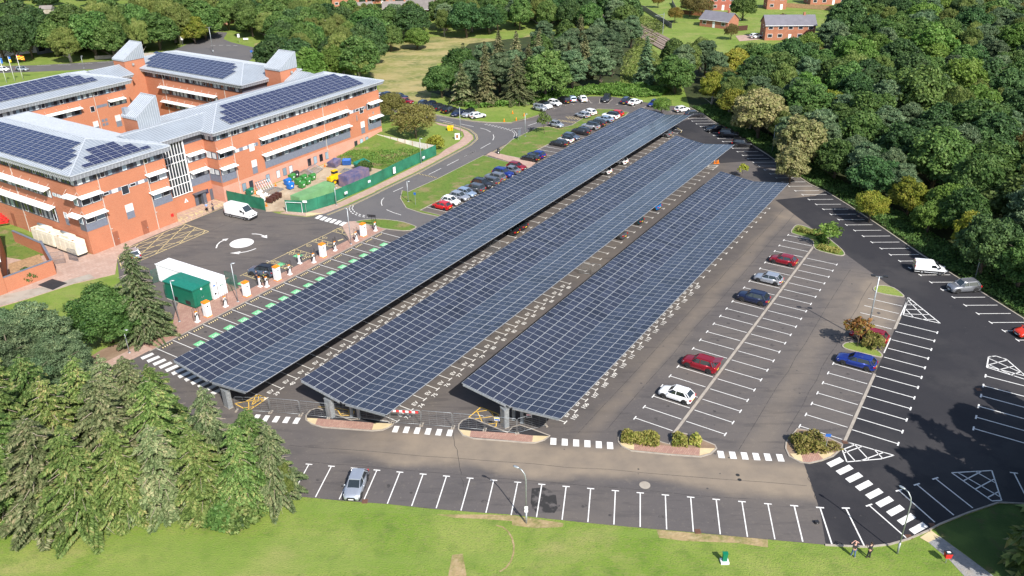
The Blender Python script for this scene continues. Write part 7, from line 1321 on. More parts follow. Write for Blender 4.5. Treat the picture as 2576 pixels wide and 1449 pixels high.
# containers, skips, bins and machines in the compound
M6=lambda x,y,z=0.0:CR(980,560,512,1456,x,y,z)
def cont2(pa,pb,w,h,m,label):
    root,L=frame4(pa,pb,w,h,'shipping_container',m,label,'container',.12);r=MB();n_=int(L/.3)
    for k in range(n_):x=.15+k*(L-.3)/(n_-1);r.box(x-.06,x+.06,-.04,0,.25,h-.12);r.box(x-.06,x+.06,.0,w,h,h+.03)
    n_=int(w/.3);[r.box(-.04,0,.15+k*(w-.3)/(n_-1)-.06,.15+k*(w-.3)/(n_-1)+.06,.25,h-.12) for k in range(n_)];r.build('corrugation',[m],root);return root
ga=toST(M6(690,690));cont2(S(95.6,-108.0),S(104.6,-108.0),2.4,2.35,'green_container_paint','pale green container behind the curved hoarding');cont2(S(108.3,-108.2),S(114.6,-108.2),2.4,2.35,'blue_container_paint','blue shipping container with a rusty roof behind the hoarding')
def wheelie(pos,yaw,m,label,group,big=True):
    root=empty('waste_bin',(*pos,.05),yaw,label,'bin',group);w,d_,h=(.62,.52,1.05) if big else (.27,.33,.95)
    MB().hexa([(-w*.82,-d_*.8,.18),(w*.82,-d_*.8,.18),(w*.82,d_*.8,.18),(-w*.82,d_*.8,.18)],[(-w,-d_,h),(w,-d_,h),(w,d_,h),(-w,d_,h)]).build('body',[m],root)
    l=MB();n_=6
    for k in range(n_):a0,a1=math.pi*k/n_,math.pi*(k+1)/n_;l.hexa([(-w*1.04,-d_*math.cos(a0),h+.02),(w*1.04,-d_*math.cos(a0),h+.02),(w*1.04,-d_*math.cos(a1),h+.02),(-w*1.04,-d_*math.cos(a1),h+.02)],[(-w*1.04,-d_*math.cos(a0),h+.04+math.sin(a0)*(.28 if big else .06)),(w*1.04,-d_*math.cos(a0),h+.04+math.sin(a0)*(.28 if big else .06)),(w*1.04,-d_*math.cos(a1),h+.04+math.sin(a1)*(.28 if big else .06)),(-w*1.04,-d_*math.cos(a1),h+.04+math.sin(a1)*(.28 if big else .06))])
    l.build('lid',[m],root)
    for x,y in ((-w*.7,-d_*.6),(w*.7,-d_*.6),(-w*.7,d_*.6),(w*.7,d_*.6)):MB().ball((x,y,.09),(.05,.09,.09)).build('wheel',['tyre'],root)
    if big:MB().box(-.15,.12,-d_*1.0-.02,-d_*.9,.62,.88).build('sticker',['sign_white'],root)
    return root
for i,(x,y) in enumerate(((520,562),(490,515))):wheelie(M6(x,y),AL,'bin_blue',('bright blue wheeled bin, nearer of two','bright blue wheeled bin, farther of two')[i],'large wheeled bins in the compound')
for i,(x,y) in enumerate(((655,548),(610,510),(715,508),(670,470),(540,460),(770,460))):wheelie(M6(x,y),AL+.1,'bin_green','green wheeled bin in the compound, '+('nearest of six','behind the nearest one','second nearest of the right pair','behind the right pair','behind the blue bins','standing rightmost')[i],'large wheeled bins in the compound')
wheelie(M6(580,430),AL,'rubber_black','black wheeled bin against the office wall',None);wheelie(M6(62,628),AL+.2,'kiosk_green','dark green lidded bin behind the short hoarding',None)
for i in range(8):x,y=(265,718) if i==7 else (300+(i % 4)*34,722-(i % 4)*20-(i//4)*26);wheelie(M6(x,y),AL+.3,'bin_brown','small brown bin, %s of the cluster by the sacks' % ordw(i),'small brown bins by the white sacks',False)
for i,(x,y,r_) in enumerate(((160,620,.55),(200,650,.5),(240,640,.5),(215,690,.5),(285,650,.35),(180,600,.45))):
    root=empty('rubble_sack',(*M6(x,y+8),.05),i,'bulging white builders sack, %s of the heap' % ordw(i),'sack','white builders sacks');b=MB();b.ball((0,0,r_*.75),(r_,r_*.95,r_*.8));b.v=[(v[0]*(1+.12*math.sin(v[2]*9+v[1]*7)),v[1]*(1+.1*math.sin(v[0]*8)),max(0,v[2])) for v in b.v];b.build('sack',['sign_white'],root,smooth=True);MB().tube([(-.1,0,r_*1.45),(0,0,r_*1.75),(.15,.05,r_*1.5)],.04,5).build('loop',['sign_white'],root)
def cone(pos,label,k=1.0,g='traffic cones'):
    root=empty('traffic_cone',(*pos,.04),0,label,'traffic cone',g);MB().cyl((0,0),.17*k,.03,.75*k,12,r2=.03).build('cone',['orange_plastic'],root,smooth=True);MB().cyl((0,0),.118*k,.28*k,.5*k,12,r2=.078*k).build('band',['sign_white'],root);MB().box(-.23*k,.23*k,-.23*k,.23*k,0,.04).build('base',['orange_plastic'],root)
for p,lb in ((T1(1,0,1873,918),'orange cone on the grass by the road junction'),(T1(2,0,32,908),'orange cone on the verge corner, left'),(T1(2,0,92,875),'orange and white cone on the verge, right'),(T1(2,0,5,858),'orange and white cone on the verge, far left'),(CR(2500,420,512,1932,1350,885),'red and white cone by the middle canopy tip, left of three'),(CR(2500,420,512,1932,1385,885),'red and white cone by the middle canopy tip, middle of three'),(CR(2500,420,512,1932,1405,880),'red and white cone by the middle canopy tip, right of three'),(M6(350,525),'orange cone before the leaning fence stack'),(M6(120,615),'orange cone beside the dark green bin'),(M6(910,305),'orange cone at the rusty skip'),(M6(245,755),'orange cone by the brown bins'),(CR(2750,620,512,1932,25000/100,900/1) if False else M6(205,745),'orange cone at the end of the short hoarding')):cone(p,lb)
# stacked fence panels
for i,(x,y,rz,lean) in enumerate(((250,575,AL,1.0),(370,600,AL,.05),(720,400,AL,.12),(840,370,AL,.5),(1200,380,AL,.08))):
    root=empty('fence_stack',(*M6(x,y),.1),rz+.1*i,'stack of grey mesh fence panels, %s from the left' % ordw(i),'fence stack','stacked fence panels in the compound')
    for k in range(4):
        f=MB();z0=k*.07;cl,sl_=math.cos(lean),math.sin(lean);P_=[(-1.7,0),(1.7,0),(1.7,2.0),(-1.7,2.0),(-1.7,0)];f.tube([(a,b*cl-k*.05,z0+b*sl_) for a,b in P_],.025,5)
        for q in range(7):f.tube([(-1.7+q*.55,0-k*.05,z0),(-1.7+q*.55,2*cl-k*.05,z0+2*sl_)],.012,3)
        for q in range(6):f.tube([(-1.7,q*.38*cl-k*.05,z0+q*.38*sl_),(1.7,q*.38*cl-k*.05,z0+q*.38*sl_)],.01,3)
        f.build('panel',['galvanised'],root)
# telehandler
root=empty('telehandler',(*M6(1050,478),.05),AL-.15,'yellow telescopic loader beside the blue container','loader');MB().box(-1.9,1.5,-.75,.75,.65,1.25).build('chassis',['machine_yellow'],root);c_=MB().box(-.7,.5,.0,.8,1.25,1.7).build('cab',['machine_yellow'],root);MB().box(-.62,.42,.05,.82,1.7,2.25).build('window',['car_glass'],c_);MB().box(-.72,.5,-.02,.86,2.25,2.35).build('roof',['machine_yellow'],c_)
MB().hexa([(-1.9,-.55,1.45),(2.3,-.55,1.0),(2.3,-.2,1.0),(-1.9,-.2,1.45)],[(-1.9,-.55,1.85),(2.3,-.55,1.3),(2.3,-.2,1.3),(-1.9,-.2,1.85)]).build('boom',['machine_yellow'],root);MB().box(-2.1,-.9,-.9,-.1,.8,1.5).build('engine_cover',['machine_yellow'],root);fk=MB();fk.box(2.3,2.4,-.7,.5,.4,1.3);[fk.box(2.4,3.4,y,y+.12,.4,.46) for y in (-.5,.2)];fk.build('forks',['trim_black'],root)
tm,rm=wheel_meshes(.52,.35,'alloy')
for x in (-1.25,1.1):
    for sg in (-1,1):w_=tm.build('wheel',['tyre'],root,smooth=True);w_.location=(x,sg*.85,.52);w_.rotation_euler=(0,0,0 if sg>0 else math.pi);rm.build('rim',['machine_yellow'],w_)
def skip(pos,yaw,m,label,L=3.4,cover=False):
    root=empty('skip',(*pos,.05),yaw,label,'skip');w=.85;MB().add([(-L/2+.6,-w,.1),(L/2-.6,-w,.1),(L/2-.6,w,.1),(-L/2+.6,w,.1),(-L/2,-w,1.25),(L/2,-w,1.25),(L/2,w,1.25),(-L/2,w,1.25),(-L/2+.1,-w+.07,1.2),(L/2-.1,-w+.07,1.2),(L/2-.1,w-.07,1.2),(-L/2+.1,w-.07,1.2),(-L/2+.65,-w+.07,.2),(L/2-.65,-w+.07,.2),(L/2-.65,w-.07,.2),(-L/2+.65,w-.07,.2)],[(0,3,2,1),(0,1,5,4),(1,2,6,5),(2,3,7,6),(3,0,4,7),(4,5,9,8),(5,6,10,9),(6,7,11,10),(7,4,8,11),(8,9,13,12),(9,10,14,13),(10,11,15,14),(11,8,12,15),(12,13,14,15)]).build('hull',[m],root)
    MB().box(-L/2+.2,L/2-.2,-w-.06,-w,.75,.85).build('rib',[m],root)
    if cover:MB().prism([(-L/2,-w),(L/2,-w),(L/2,w),(-L/2,w)],1.25,[1.3,1.3,1.75,1.75]).build('lid',['kiosk_roof'],root)
skip(M6(1020,300),AL+.3,'blue_container_paint','tilted blue and rusty skip against the office wall');skip(M6(1335,330),AL,'kiosk_green','covered dark green skip behind the blue container',3.2,True);skip(M6(1160,290),AL+.6,'sign_blue','small open blue skip between two larger skips',1.6)
root=empty('timber_heap',(*M6(1400,310),.1),AL,'heap of broken timber pallets by the covered skip','timber');[MB().box(-1.2+k*.3,1.0+k*.1,-.8+k*.25,-.6+k*.25,.05+.1*(k % 3),.13+.1*(k % 3)).build('plank',['timber'],root) for k in range(7)]
# generators and brick annexe at the lower left of the office
A4=lambda x,y,z=0.0:CR(0,700,640,2576,x,y,z)
def generator(pa,pb,w,label):
    root,L=frame4(pa,pb,w,2.7,'generator','cream_paint',label,'generator',.45);root['group']='cream generators by the brick corner';MB().box(.1,L-.1,.1,w-.1,0.05,.45).build('skid',['trim_black'],root);MB().box(L*.32,L*.68,w*.15,w*.85,2.7,3.15).build('air_hood',['cream_paint'],root)
    MB().tube([(L*.05,w*.75,3.0),(L*.42,w*.75,3.0)],.22,12).build('silencer',['galvanised'],root,smooth=True);v_=MB();[v_.box(L+.0,L+.04,.15,w-.15,.7+k*.12,.77+k*.12) for k in range(12)];v_.build('louvre',['cream_paint'],root)
    for k in range(4):MB().box(.2+k*(L-.3)/4,.2+(k+1)*(L-.3)/4-.08,-.03,.0,.7,2.4).build('side_door',['cream_paint'],root)
    s_=MB();[s_.box(x,x+.5,y,y+.3,2.7,2.704) for x,y in ((L*.1,.1),(L*.75,.3),(L*.2,w-.5))];s_.build('rust_stain',['rust'],root)
generator(A4(560,1085),A4(900,1200),1.7,'cream generator farther from the gate');generator(A4(930,1215),A4(1268,1340),1.7,'cream generator nearer to the gate')
def wall_run(pts,h,label,m='red_brick',th=.3,z0=0,name='brick_wall',coping='roof_metal'):
    root=empty(name,(*pts[0],0),0,label,'wall');o=Vector(pts[0])
    for a,b in zip(pts,pts[1:]):
        a,b=Vector(a)-o,Vector(b)-o;d=(b-a).normalized();q=Vector((-d.y,d.x))*th/2;MB().hexa([(*(a-q),z0),(*(b-q),z0),(*(b+q),z0),(*(a+q),z0)],[(*(a-q),h),(*(b-q),h),(*(b+q),h),(*(a+q),h)]).build('wall',[m],root)
        q=q*1.25;MB().hexa([(*(a-q),h+.003),(*(b-q),h+.003),(*(b+q),h+.003),(*(a+q),h+.003)],[(*(a-q),h+.08),(*(b-q),h+.08),(*(b+q),h+.08),(*(a+q),h+.08)]).build('coping',[coping],root)
    return root
root=wall_run([G(12,738),G(140,690),G(112,640)],2.4,'brick screen wall with a grey coping round the sunken deck',coping='slate_panel');wall_run([G(112,640),G(40,608)],2.0,'low brick wall running back from the gate',coping='slate_panel')
root=empty('brick_annexe',(*G(0,740),0),0,'red brick annexe with a white sun shade at the left edge','building');w0=Vector(G(0,740));aa=[G(-60,770),G(20,737),G(15,640),G(-60,640)];MB().prism([(p[0]-w0.x,p[1]-w0.y) for p in aa],0,3.6).build('wall',['red_brick'],root);MB().prism([(p[0]-w0.x,p[1]-w0.y) for p in [G(-60,768),G(16,734),G(12,645),G(-60,645)]],3.6,5.0).build('window',['dark_glass'],root);MB().prism([(p[0]-w0.x,p[1]-w0.y) for p in [G(-60,775),G(28,735),G(22,712),G(-60,740)]],5.0,5.1).build('sun_shade',['white_shade'],root);MB().prism([(p[0]-w0.x,p[1]-w0.y) for p in [G(-60,742),G(14,712),G(10,640),G(-60,640)]],5.1,7.8).build('wall',['red_brick'],root)
sheet('deck',[G(18,720),G(120,680),G(100,640),G(22,665)],.07,'timber','weathered timber deck behind the brick screen wall')
for pa,pb,lb in ((A4(840,1449),A4(1060,1449-30),'dark steel gate with a white notice at the brick wall'),(A4(1120,1370),A4(1265,1400),'dark steel fence corner around the generator')):mesh_panel(pa,pb,2.1,lb,'steel_gate','gate','window_frame',12,rails=2,wire=.03)
for k in range(5):root=empty('barrier',(*A4(60+k*18,830-k*22),.1+0*k),.5,'red plastic barrier in the stack at the left edge, %s of five' % ordw(k),'barrier','stacked red plastic barriers');MB().box(-.9,.9,-.2,.2,.5+k*.22,.68+k*.22).build('body',['signal_red'],root);[MB().box(x-.12,x+.12,-.21,.21,.44+k*.22,.5+k*.22).build('foot',['signal_red'],root) for x in (-.6,.6)]
root=empty('barrier',(*A4(545,840),.05),2.6,'white plastic barrier behind the generator','barrier');MB().box(-.8,.8,-.15,.15,.15,.95).build('body',['sign_white'],root);[MB().box(x-.12,x+.12,-.25,.25,0,.15).build('foot',['sign_white'],root) for x in (-.6,.6)]
# flags
for i,(bx,by,tx_,ty_,ms,lb) in enumerate(((50,625,0,470,('flag_blue','flag_blue'),'white flagpole with a plain dark flag at the left edge'),(113,615,58,425,('flag_blue','flag_yellow'),'white flagpole with a blue and yellow flag'),(175,602,128,437,('flag_red','flag_yellow'),'white flagpole with a red and yellow checked flag'))):
    root=empty('flagpole',(*T1(0,0,bx,by),0),0,lb,'flagpole',None);MB().tube([(0,0,0),(0,0,7.4)],.08,8,r2=.04).build('pole',['sign_white'],root,smooth=True);f=MB();nx,ny=8,4;wd,hd=(.7,1.6) if i<2 else (2.2,1.2)
    f.add([(.05+wd*a/nx,.12*math.sin(a*1.4),7.3-hd*b/ny-(.35*a/nx if i==2 else 0)) for b in range(ny+1) for a in range(nx+1)],[],0)
    for b in range(ny):
        for a in range(nx):f.f.append((b*(nx+1)+a,b*(nx+1)+a+1,(b+1)*(nx+1)+a+1,(b+1)*(nx+1)+a));f.m.append((1 if b>=2 else 0) if i<2 else (a//2+b) % 2)
    fo=f.build('flag',[MATS[ms[0]],MATS[ms[1]]],root,smooth=True,fix=False)
# small objects
def post_sign(pos,h,w,hh,m,label,yaw=0.0,name='sign',double=False,z=None,pm='galvanised'):
    root=empty(name,(*pos,0),yaw,label,'sign');xs=(-w*.4,w*.4) if double else (0,);[MB().tube([(x,0,0),(x,0,h)],.035,6).build('post',[pm],root) for x in xs];MB().box(-w/2,w/2,-.07,-.04,h-hh,h).build('board',[m],root);return root
post_sign(T1(3,2,430,508),2.3,.55,.35,'sign_blue','blue and white sign on a thin post in the big bush',-.1);post_sign(T1(2,0,55,1055),2.3,1.5,1.3,'slate_panel','dark direction board on two posts at the verge corner',1.2,double=True);post_sign(T1(2,0,140,1000),.9,1.3,.55,'trim_black','low dark notice board beside the road',AL,double=True)
post_sign(T1(1,1,1205,100),2.5,.45,.45,'sign_blue','small round topped sign on the grass verge tip',-.4);post_sign(T1(0,0,1383,345),3.2,.8,1.2,'sign_white','white sign left of the mini roundabout');post_sign(T1(0,0,1808,325),3.2,.8,1.2,'sign_white','white sign right of the mini roundabout');post_sign(T1(0,0,1905,440),2.6,.7,.7,'sign_blue','blue sign at the edge of the meadow');post_sign(T1(0,0,1857,310),1.1,1.8,.6,'sign_white','low white street name board',double=True);post_sign(CR(480,1000,512,1456,1480,760) if False else T1(1,1,380,158),2.4,.8,.4,'sign_white','white notice on a post at the hoarding gate',-.1)
root=empty('litter_bin',(*T1(1,0,1830,1165),.1),0,'black litter bin beside the pink footpath','litter bin');MB().cyl((0,0),.28,0,1.0,14).build('body',['trim_black'],root,smooth=True);MB().ball((0,0,1.05),(.3,.3,.22)).build('hood',['trim_black'],root,smooth=True);MB().box(-.1,.1,-.3,-.26,.25,.5).build('label',['sign_white'],root)
root=empty('grit_bin',(*T1(1,0,1467,985),.05),-.1,'yellow grit bin on the lawn by the bend','grit bin');MB().hexa([(-.55,-.35,0),(.55,-.35,0),(.55,.35,0),(-.55,.35,0)],[(-.68,-.45,.75),(.68,-.45,.75),(.68,.45,.75),(-.68,.45,.75)]).build('tub',['machine_yellow'],root);MB().prism([(-.72,-.5),(.72,-.5),(.72,.5),(-.72,.5)],.75,[.82,.82,1.05,1.05]).build('lid',['machine_yellow'],root)
root=empty('utility_box',(*T1(1,0,1520,1052),.03),.1,'white and rust stained box beside the brown lamp post','utility box');MB().box(-.55,.55,-.2,.2,0,1.35).build('casing',['sign_white'],root);MB().box(-.3,.25,-.215,-.2,.35,1.1).build('rust_patch',['rust'],root)
root=empty('feeder_pillar',(*T1(2,2,1602,1345),0),0,'small dark green cabinet on a white concrete block in the lawn','cabinet');MB().box(-.2,.2,-.14,.14,.22,1.05).build('casing',['grass_green_box'],root);MB().box(-.24,.24,-.18,.18,1.05,1.12).build('lid',['grass_green_box'],root);MB().box(-.36,.36,-.3,.3,0,.22).build('base',['sign_white'],root)
root=empty('dog_bin',(*T1(3,2,1340,1350),0),0,'red dog waste bin on a grey post beside the gravel path','litter bin');MB().tube([(0,0,0),(0,0,1.1)],.035,6).build('post',['galvanised'],root);MB().hexa([(-.2,-.12,.62),(.3,-.12,.62),(.3,.22,.62),(-.2,.22,.62)],[(-.24,-.16,1.15),(.34,-.16,1.15),(.34,.26,1.15),(-.24,.26,1.15)]).build('body',['signal_red'],root);MB().box(-.26,.36,-.18,.28,1.15,1.22).build('lid',['trim_black'],root);MB().box(-.1,.2,-.05,.15,1.22,1.225).build('label',['sign_white'],root)
root=empty('drone_case',(*T1(3,2,365,1052),.05),.2,'small black equipment case on the asphalt','case');MB().box(-.2,.2,-.15,.15,0,.2).build('shell',['trim_black'],root);MB().box(-.05,.05,-.17,-.15,.08,.12).build('clasp',['galvanised'],root);MB().box(-.19,.19,-.14,.14,.2,.24).build('lid',['trim_black'],root)
root=empty('floodlight_board',(*T1(1,1,880,270),0),-.2,'black louvred board on a post behind the farthest slim charger','board');MB().tube([(0,0,0),(0,0,2.3)],.04,6).build('post',['trim_black'],root);[MB().box(-.75,.75,-.06,.0,2.0+k*.16,2.12+k*.16).build('slat',['trim_black'],root) for k in range(3)]
# boot lid and dog bike rack of the dark red crossover
# ------------------------------------------------------------------ people
mat('skin',(0.50,0.30,0.22),0.6);mat('skin_pink',(0.60,0.34,0.27),0.6);mat('cloth_black',(0.02,0.02,0.024),0.9);mat('jeans',(0.07,0.13,0.24),0.9);mat('cloth_navy',(0.02,0.03,0.07),0.9);mat('shirt_blue',(0.18,0.30,0.55),0.9);mat('hair_dark',(0.04,0.025,0.018),0.9);mat('hair_grey',(0.3,0.28,0.26),0.9);mat('shoe_grey',(0.25,0.25,0.26),0.8)
def skinned(name,verts,edges,radii,m,parent,root_i=0,sub=1):
    me=bpy.data.meshes.new(name);me.from_pydata([tuple(v) for v in verts],edges,[]);o=bpy.data.objects.new(name,me);scene.collection.objects.link(o);o.parent=parent;md=o.modifiers.new('Skin','SKIN');md.use_smooth_shade=True
    sv=me.skin_vertices[0].data
    for i,r_ in enumerate(radii):sv[i].radius=r_ if hasattr(r_,'__len__') else (r_,r_);sv[i].use_root=(i==root_i)
    s_=o.modifiers.new('Sub','SUBSURF');s_.levels=sub;s_.render_levels=sub;me.materials.append(MATS[m]);return o
def person(pos,yaw,H,label,top,legs,arms,hair='hair_dark',shoe='cloth_black',stride=.0,skin='skin',vest=None,look=0.0,z0=0.0,sleeves=.5):
    k=H/1.75;root=empty('person',(*pos,z0),yaw,label,'person');root.scale=(k,)*3  # faces +x ; arms = list of (elbow, wrist) for left,right
    V=[(0,0,.93),(0,0,1.15),(0,0,1.36),(0,0,1.46),(.01,0,1.53)];R_=[(.13,.15),(.12,.135),(.11,.15),(.055,.055),(.06,.06)];E_=[(0,1),(1,2),(2,3),(3,4)]
    V+=[(.02,0,1.62),(.015,0,1.71)];R_+=[(.088,.076),(.07,.062)];E_+=[(4,5),(5,6)]
    for sg,(el,wr_2) in zip((1,-1),arms):
        n0=len(V);sh=(0,sg*.18,1.38);V+=[sh,el,wr_2];R_+=[.055,.04,.028];E_+=[(2,n0),(n0,n0+1),(n0+1,n0+2)]
        d=Vector(wr_2)-Vector(el);d.normalize();side=d.cross(Vector((0,0,1)));side=side.normalized() if side.length>.1 else Vector((1,0,0));palm=Vector(wr_2)+d*.06;n1=len(V);V.append(palm[:]);R_.append((.022,.034));E_.append((n0+2,n1))
        for q,(off,ln) in enumerate(((-.03,.075),(-.01,.088),(.01,.083),(.03,.065))):
            a=palm+side*off+d*.03;b=a+d*ln*.55+Vector((0,0,-.006));c=b+d*ln*.45+Vector((0,0,-.02));m_=len(V);V+=[a[:],b[:],c[:]];R_+=[.009,.0085,.007];E_+=[(n1,m_),(m_,m_+1),(m_+1,m_+2)]
        a=palm-side*.035-d*.02;b=a-side*.025+d*.03;m_=len(V);V+=[a[:],b[:]];R_+=[.011,.009];E_+=[(n1,m_),(m_,m_+1)]
    for sg in (1,-1):
        n0=len(V);st=sg*stride;V+=[(0,sg*.09,.88),(st*.5+.02,sg*.10,.48),(st,sg*.11,.08),(st+.13,sg*.12,.04)];R_+=[.09,.06,.042,.035];E_+=[(0,n0),(n0,n0+1),(n0+1,n0+2),(n0+2,n0+3)]
    b=skinned('body',V,E_,R_,skin,root)
    tv=[(0,0,.90),(0,0,1.14),(0,0,1.36),(0,0,1.455)];tr_=[(.145,.165),(.135,.15),(.125,.165),(.075,.075)];te=[(0,1),(1,2),(2,3)]
    for sg,(el,wr_2) in zip((1,-1),arms):
        n0=len(tv);e2=lerp((0,sg*.18,1.38),el,1.0);tv+=[(0,sg*.185,1.38),e2];tr_+=[.07,.052];te+=[(2,n0),(n0,n0+1)]
        if sleeves>.8:tv.append(lerp(el,wr_2,.9));tr_.append(.042);te.append((n0+1,n0+2))
    skinned('jacket' if sleeves>.8 else 'shirt',tv,te,tr_,top,root)
    if vest:skinned('vest',[(0,0,.92),(0,0,1.15),(0,0,1.38)],[(0,1),(1,2)],[(.165,.18),(.155,.17),(.14,.18)],vest,root)
    lv=[(0,0,.93)];lr=[(.145,.16)];le=[]
    for sg in (1,-1):n0=len(lv);st=sg*stride;lv+=[(0,sg*.09,.84),(st*.5+.02,sg*.10,.48),(st,sg*.11,.09)];lr+=[.098,.075,.062];le+=[(0,n0),(n0,n0+1),(n0+1,n0+2)]
    skinned('trousers',lv,le,lr,legs,root)
    for sg in (1,-1):st=sg*stride;MB().ball((st+.07,sg*.115,.045),(.14,.052,.05)).build('shoe',[shoe],root,smooth=True)
    hb=MB();hb.ball((-.005,0,1.70),(.098,.084,.075));hb.ball((-.035,0,1.65),(.07,.084,.075));hb.build('hair',[hair],root,smooth=True)
    fc=MB();[fc.ball((.098,y,1.645),(.012,.014,.008),0,6,4) for y in (-.03,.03)];fc.build('eyes',['cloth_black'],root);MB().hexa([(.085,-.015,1.605),(.085,.015,1.605),(.12,.01,1.605),(.12,-.01,1.605)],[(.085,-.006,1.65),(.085,.006,1.65),(.095,.004,1.65),(.095,-.004,1.65)]).build('nose',[skin],root);MB().box(.09,.1,-.022,.022,1.575,1.585).build('mouth',['signal_red'],root);[MB().ball((0,sg*.08,1.635),(.018,.012,.03),0,6,4).build('ear',[skin],root) for sg in (-1,1)]
    return root
person(T1(3,2,640,1303),math.radians(95),1.75,'person in a black t shirt and jeans shading the eyes with both arms','cloth_black','jeans',[((.10,.36,1.52),(.16,.12,1.66)),((.10,-.36,1.50),(.18,-.14,1.64))],'skin_pink','shoe_grey',.12,'skin_pink')
person(T1(3,2,757,1312),math.radians(120),1.85,'person all in black holding a controller at the edge of the lawn','cloth_black','cloth_black',[((.02,.25,1.12),(.28,.10,1.15)),((.02,-.25,1.12),(.28,-.10,1.15))],'hair_dark','cloth_black',.05)
person(CR(640,640,512,1456,540,590),math.radians(-60),1.75,'person in a light blue shirt with a bag near the office doors','shirt_blue','cloth_black',[((-.02,.27,1.12),(.02,.28,.86)),((-.02,-.27,1.12),(.02,-.28,.86))],'hair_grey',stride=.15,z0=.05)
person(CR(640,640,512,1456,610,580),math.radians(200),1.78,'person in dark blue clothes with hands raised near the office doors','cloth_navy','cloth_navy',[((.1,.30,1.30),(.16,.12,1.58)),((.1,-.30,1.30),(.16,-.12,1.58))],'hair_dark',stride=.12,sleeves=1,z0=.05)
person(CR(960,860,512,1456,200,745),math.radians(160),1.78,'person in dark clothes standing behind the charging car','cloth_navy','cloth_navy',[((-.02,.27,1.12),(.12,.24,.92)),((-.02,-.27,1.12),(.12,-.24,.92))],'hair_dark',sleeves=1)
person(CR(960,860,512,1456,283,765),math.radians(20),1.75,'person in a yellow high visibility vest at a charging post','cloth_navy','cloth_black',[((.05,.26,1.12),(.30,.18,1.12)),((.05,-.26,1.12),(.30,-.16,1.2))],'hair_dark',vest='hi_vis',sleeves=1,z0=.1)
root=empty('bag',(*CR(640,640,512,1456,528,572),.05),.3,'dark bag beside the person in the light blue shirt','bag');MB().box(-.16,.16,-.07,.07,.0,.34).build('body',['cloth_black'],root);MB().tube([(-.1,0,.34),(-.08,0,.46),(.08,0,.46),(.1,0,.34)],.012,5).build('handle',['cloth_black'],root)
# ------------------------------------------------------------------ far houses, school, railway
mat('house_brick',(0.36,0.15,0.09),0.9,var=.12,scale=1);mat('house_brick_red',(0.33,0.10,0.07),0.9,var=.12,scale=1);mat('house_roof',(0.21,0.185,0.17),0.85,var=.15,scale=.6);mat('slate_roof',(0.16,0.155,0.18),0.8,var=.1,scale=.6);mat('render_white',(0.72,0.71,0.68),0.8);mat('upvc',(0.8,0.8,0.8),0.5)
def house(pos,yaw,L,W,H,rise,label,wall='house_brick',roof='house_roof',wins=3,storeys=2,chimney=True,cross=False):
    root=empty('house',(*pos,0),yaw,label,'house');MB().box(-L/2,L/2,-W/2,W/2,0,H).build('wall',[wall],root);g=MB()
    g.add([(-L/2,-W/2,H),(-L/2,W/2,H),(-L/2,0,H+rise),(L/2,-W/2,H),(L/2,W/2,H),(L/2,0,H+rise)],[(0,1,2),(3,4,5),(0,3,5,2),(1,4,5,2),(0,1,4,3)]);g.build('gable',[wall],root);r=MB();o=.4;sl=rise/(W/2);e=o*sl
    for sg in (-1,1):r.hexa([(-L/2-.35,sg*(W/2+o),H-e+.05),(L/2+.35,sg*(W/2+o),H-e+.05),(L/2+.35,0,H+rise+.05),(-L/2-.35,0,H+rise+.05)],[(-L/2-.35,sg*(W/2+o),H-e+.2),(L/2+.35,sg*(W/2+o),H-e+.2),(L/2+.35,0,H+rise+.2),(-L/2-.35,0,H+rise+.2)])
    ro=r.build('roof',[roof],root)
    if chimney:MB().box(L*.28,L*.28+.7,-.35,.35,H+rise*.5,H+rise+1.0).build('chimney',[wall],ro)
    gt=MB();[gt.box(-L/2-.35,L/2+.35,min(sg*(W/2+o),sg*(W/2+o+.1)),max(sg*(W/2+o),sg*(W/2+o+.1)),H-e-.05,H-e+.12) for sg in (-1,1)];gt.build('gutter',['upvc'],ro)
    for st in range(storeys):
        z=1.0+st*2.7
        for k in range(wins):
            x=-L/2+L*(k+.5)/wins
            if st==0 and k==wins//2:d=MB().box(x-.5,x+.5,-W/2-.04,-W/2,0,2.1).build('door',['upvc'],root);continue
            f=MB().box(x-.8,x+.8,-W/2-.06,-W/2,z,z+1.2).build('window',['upvc'],root);MB().box(x-.7,x+.7,-W/2-.08,-W/2-.06,z+.1,z+1.1).build('pane',['dark_glass'],f)
        f=MB().box(-L/2-.06,-L/2,-.6,.6,z,z+1.1).build('window',['upvc'],root);MB().box(-L/2-.08,-L/2-.06,-.5,.5,z+.1,z+1.0).build('pane',['dark_glass'],f)
    if cross:q=MB();q.box(-L*.1,L*.25,-W/2-1.2,-W/2,0,H);q.prism([(-L*.1-.2,-W/2-1.4),(L*.25+.2,-W/2-1.4),(L*.25+.2,-W*.1),(-L*.1-.2,-W*.1)],H,[H+.1,H+.1,H+rise*.8,H+rise*.8],1);q.build('porch',[wall,roof],root)
    return root
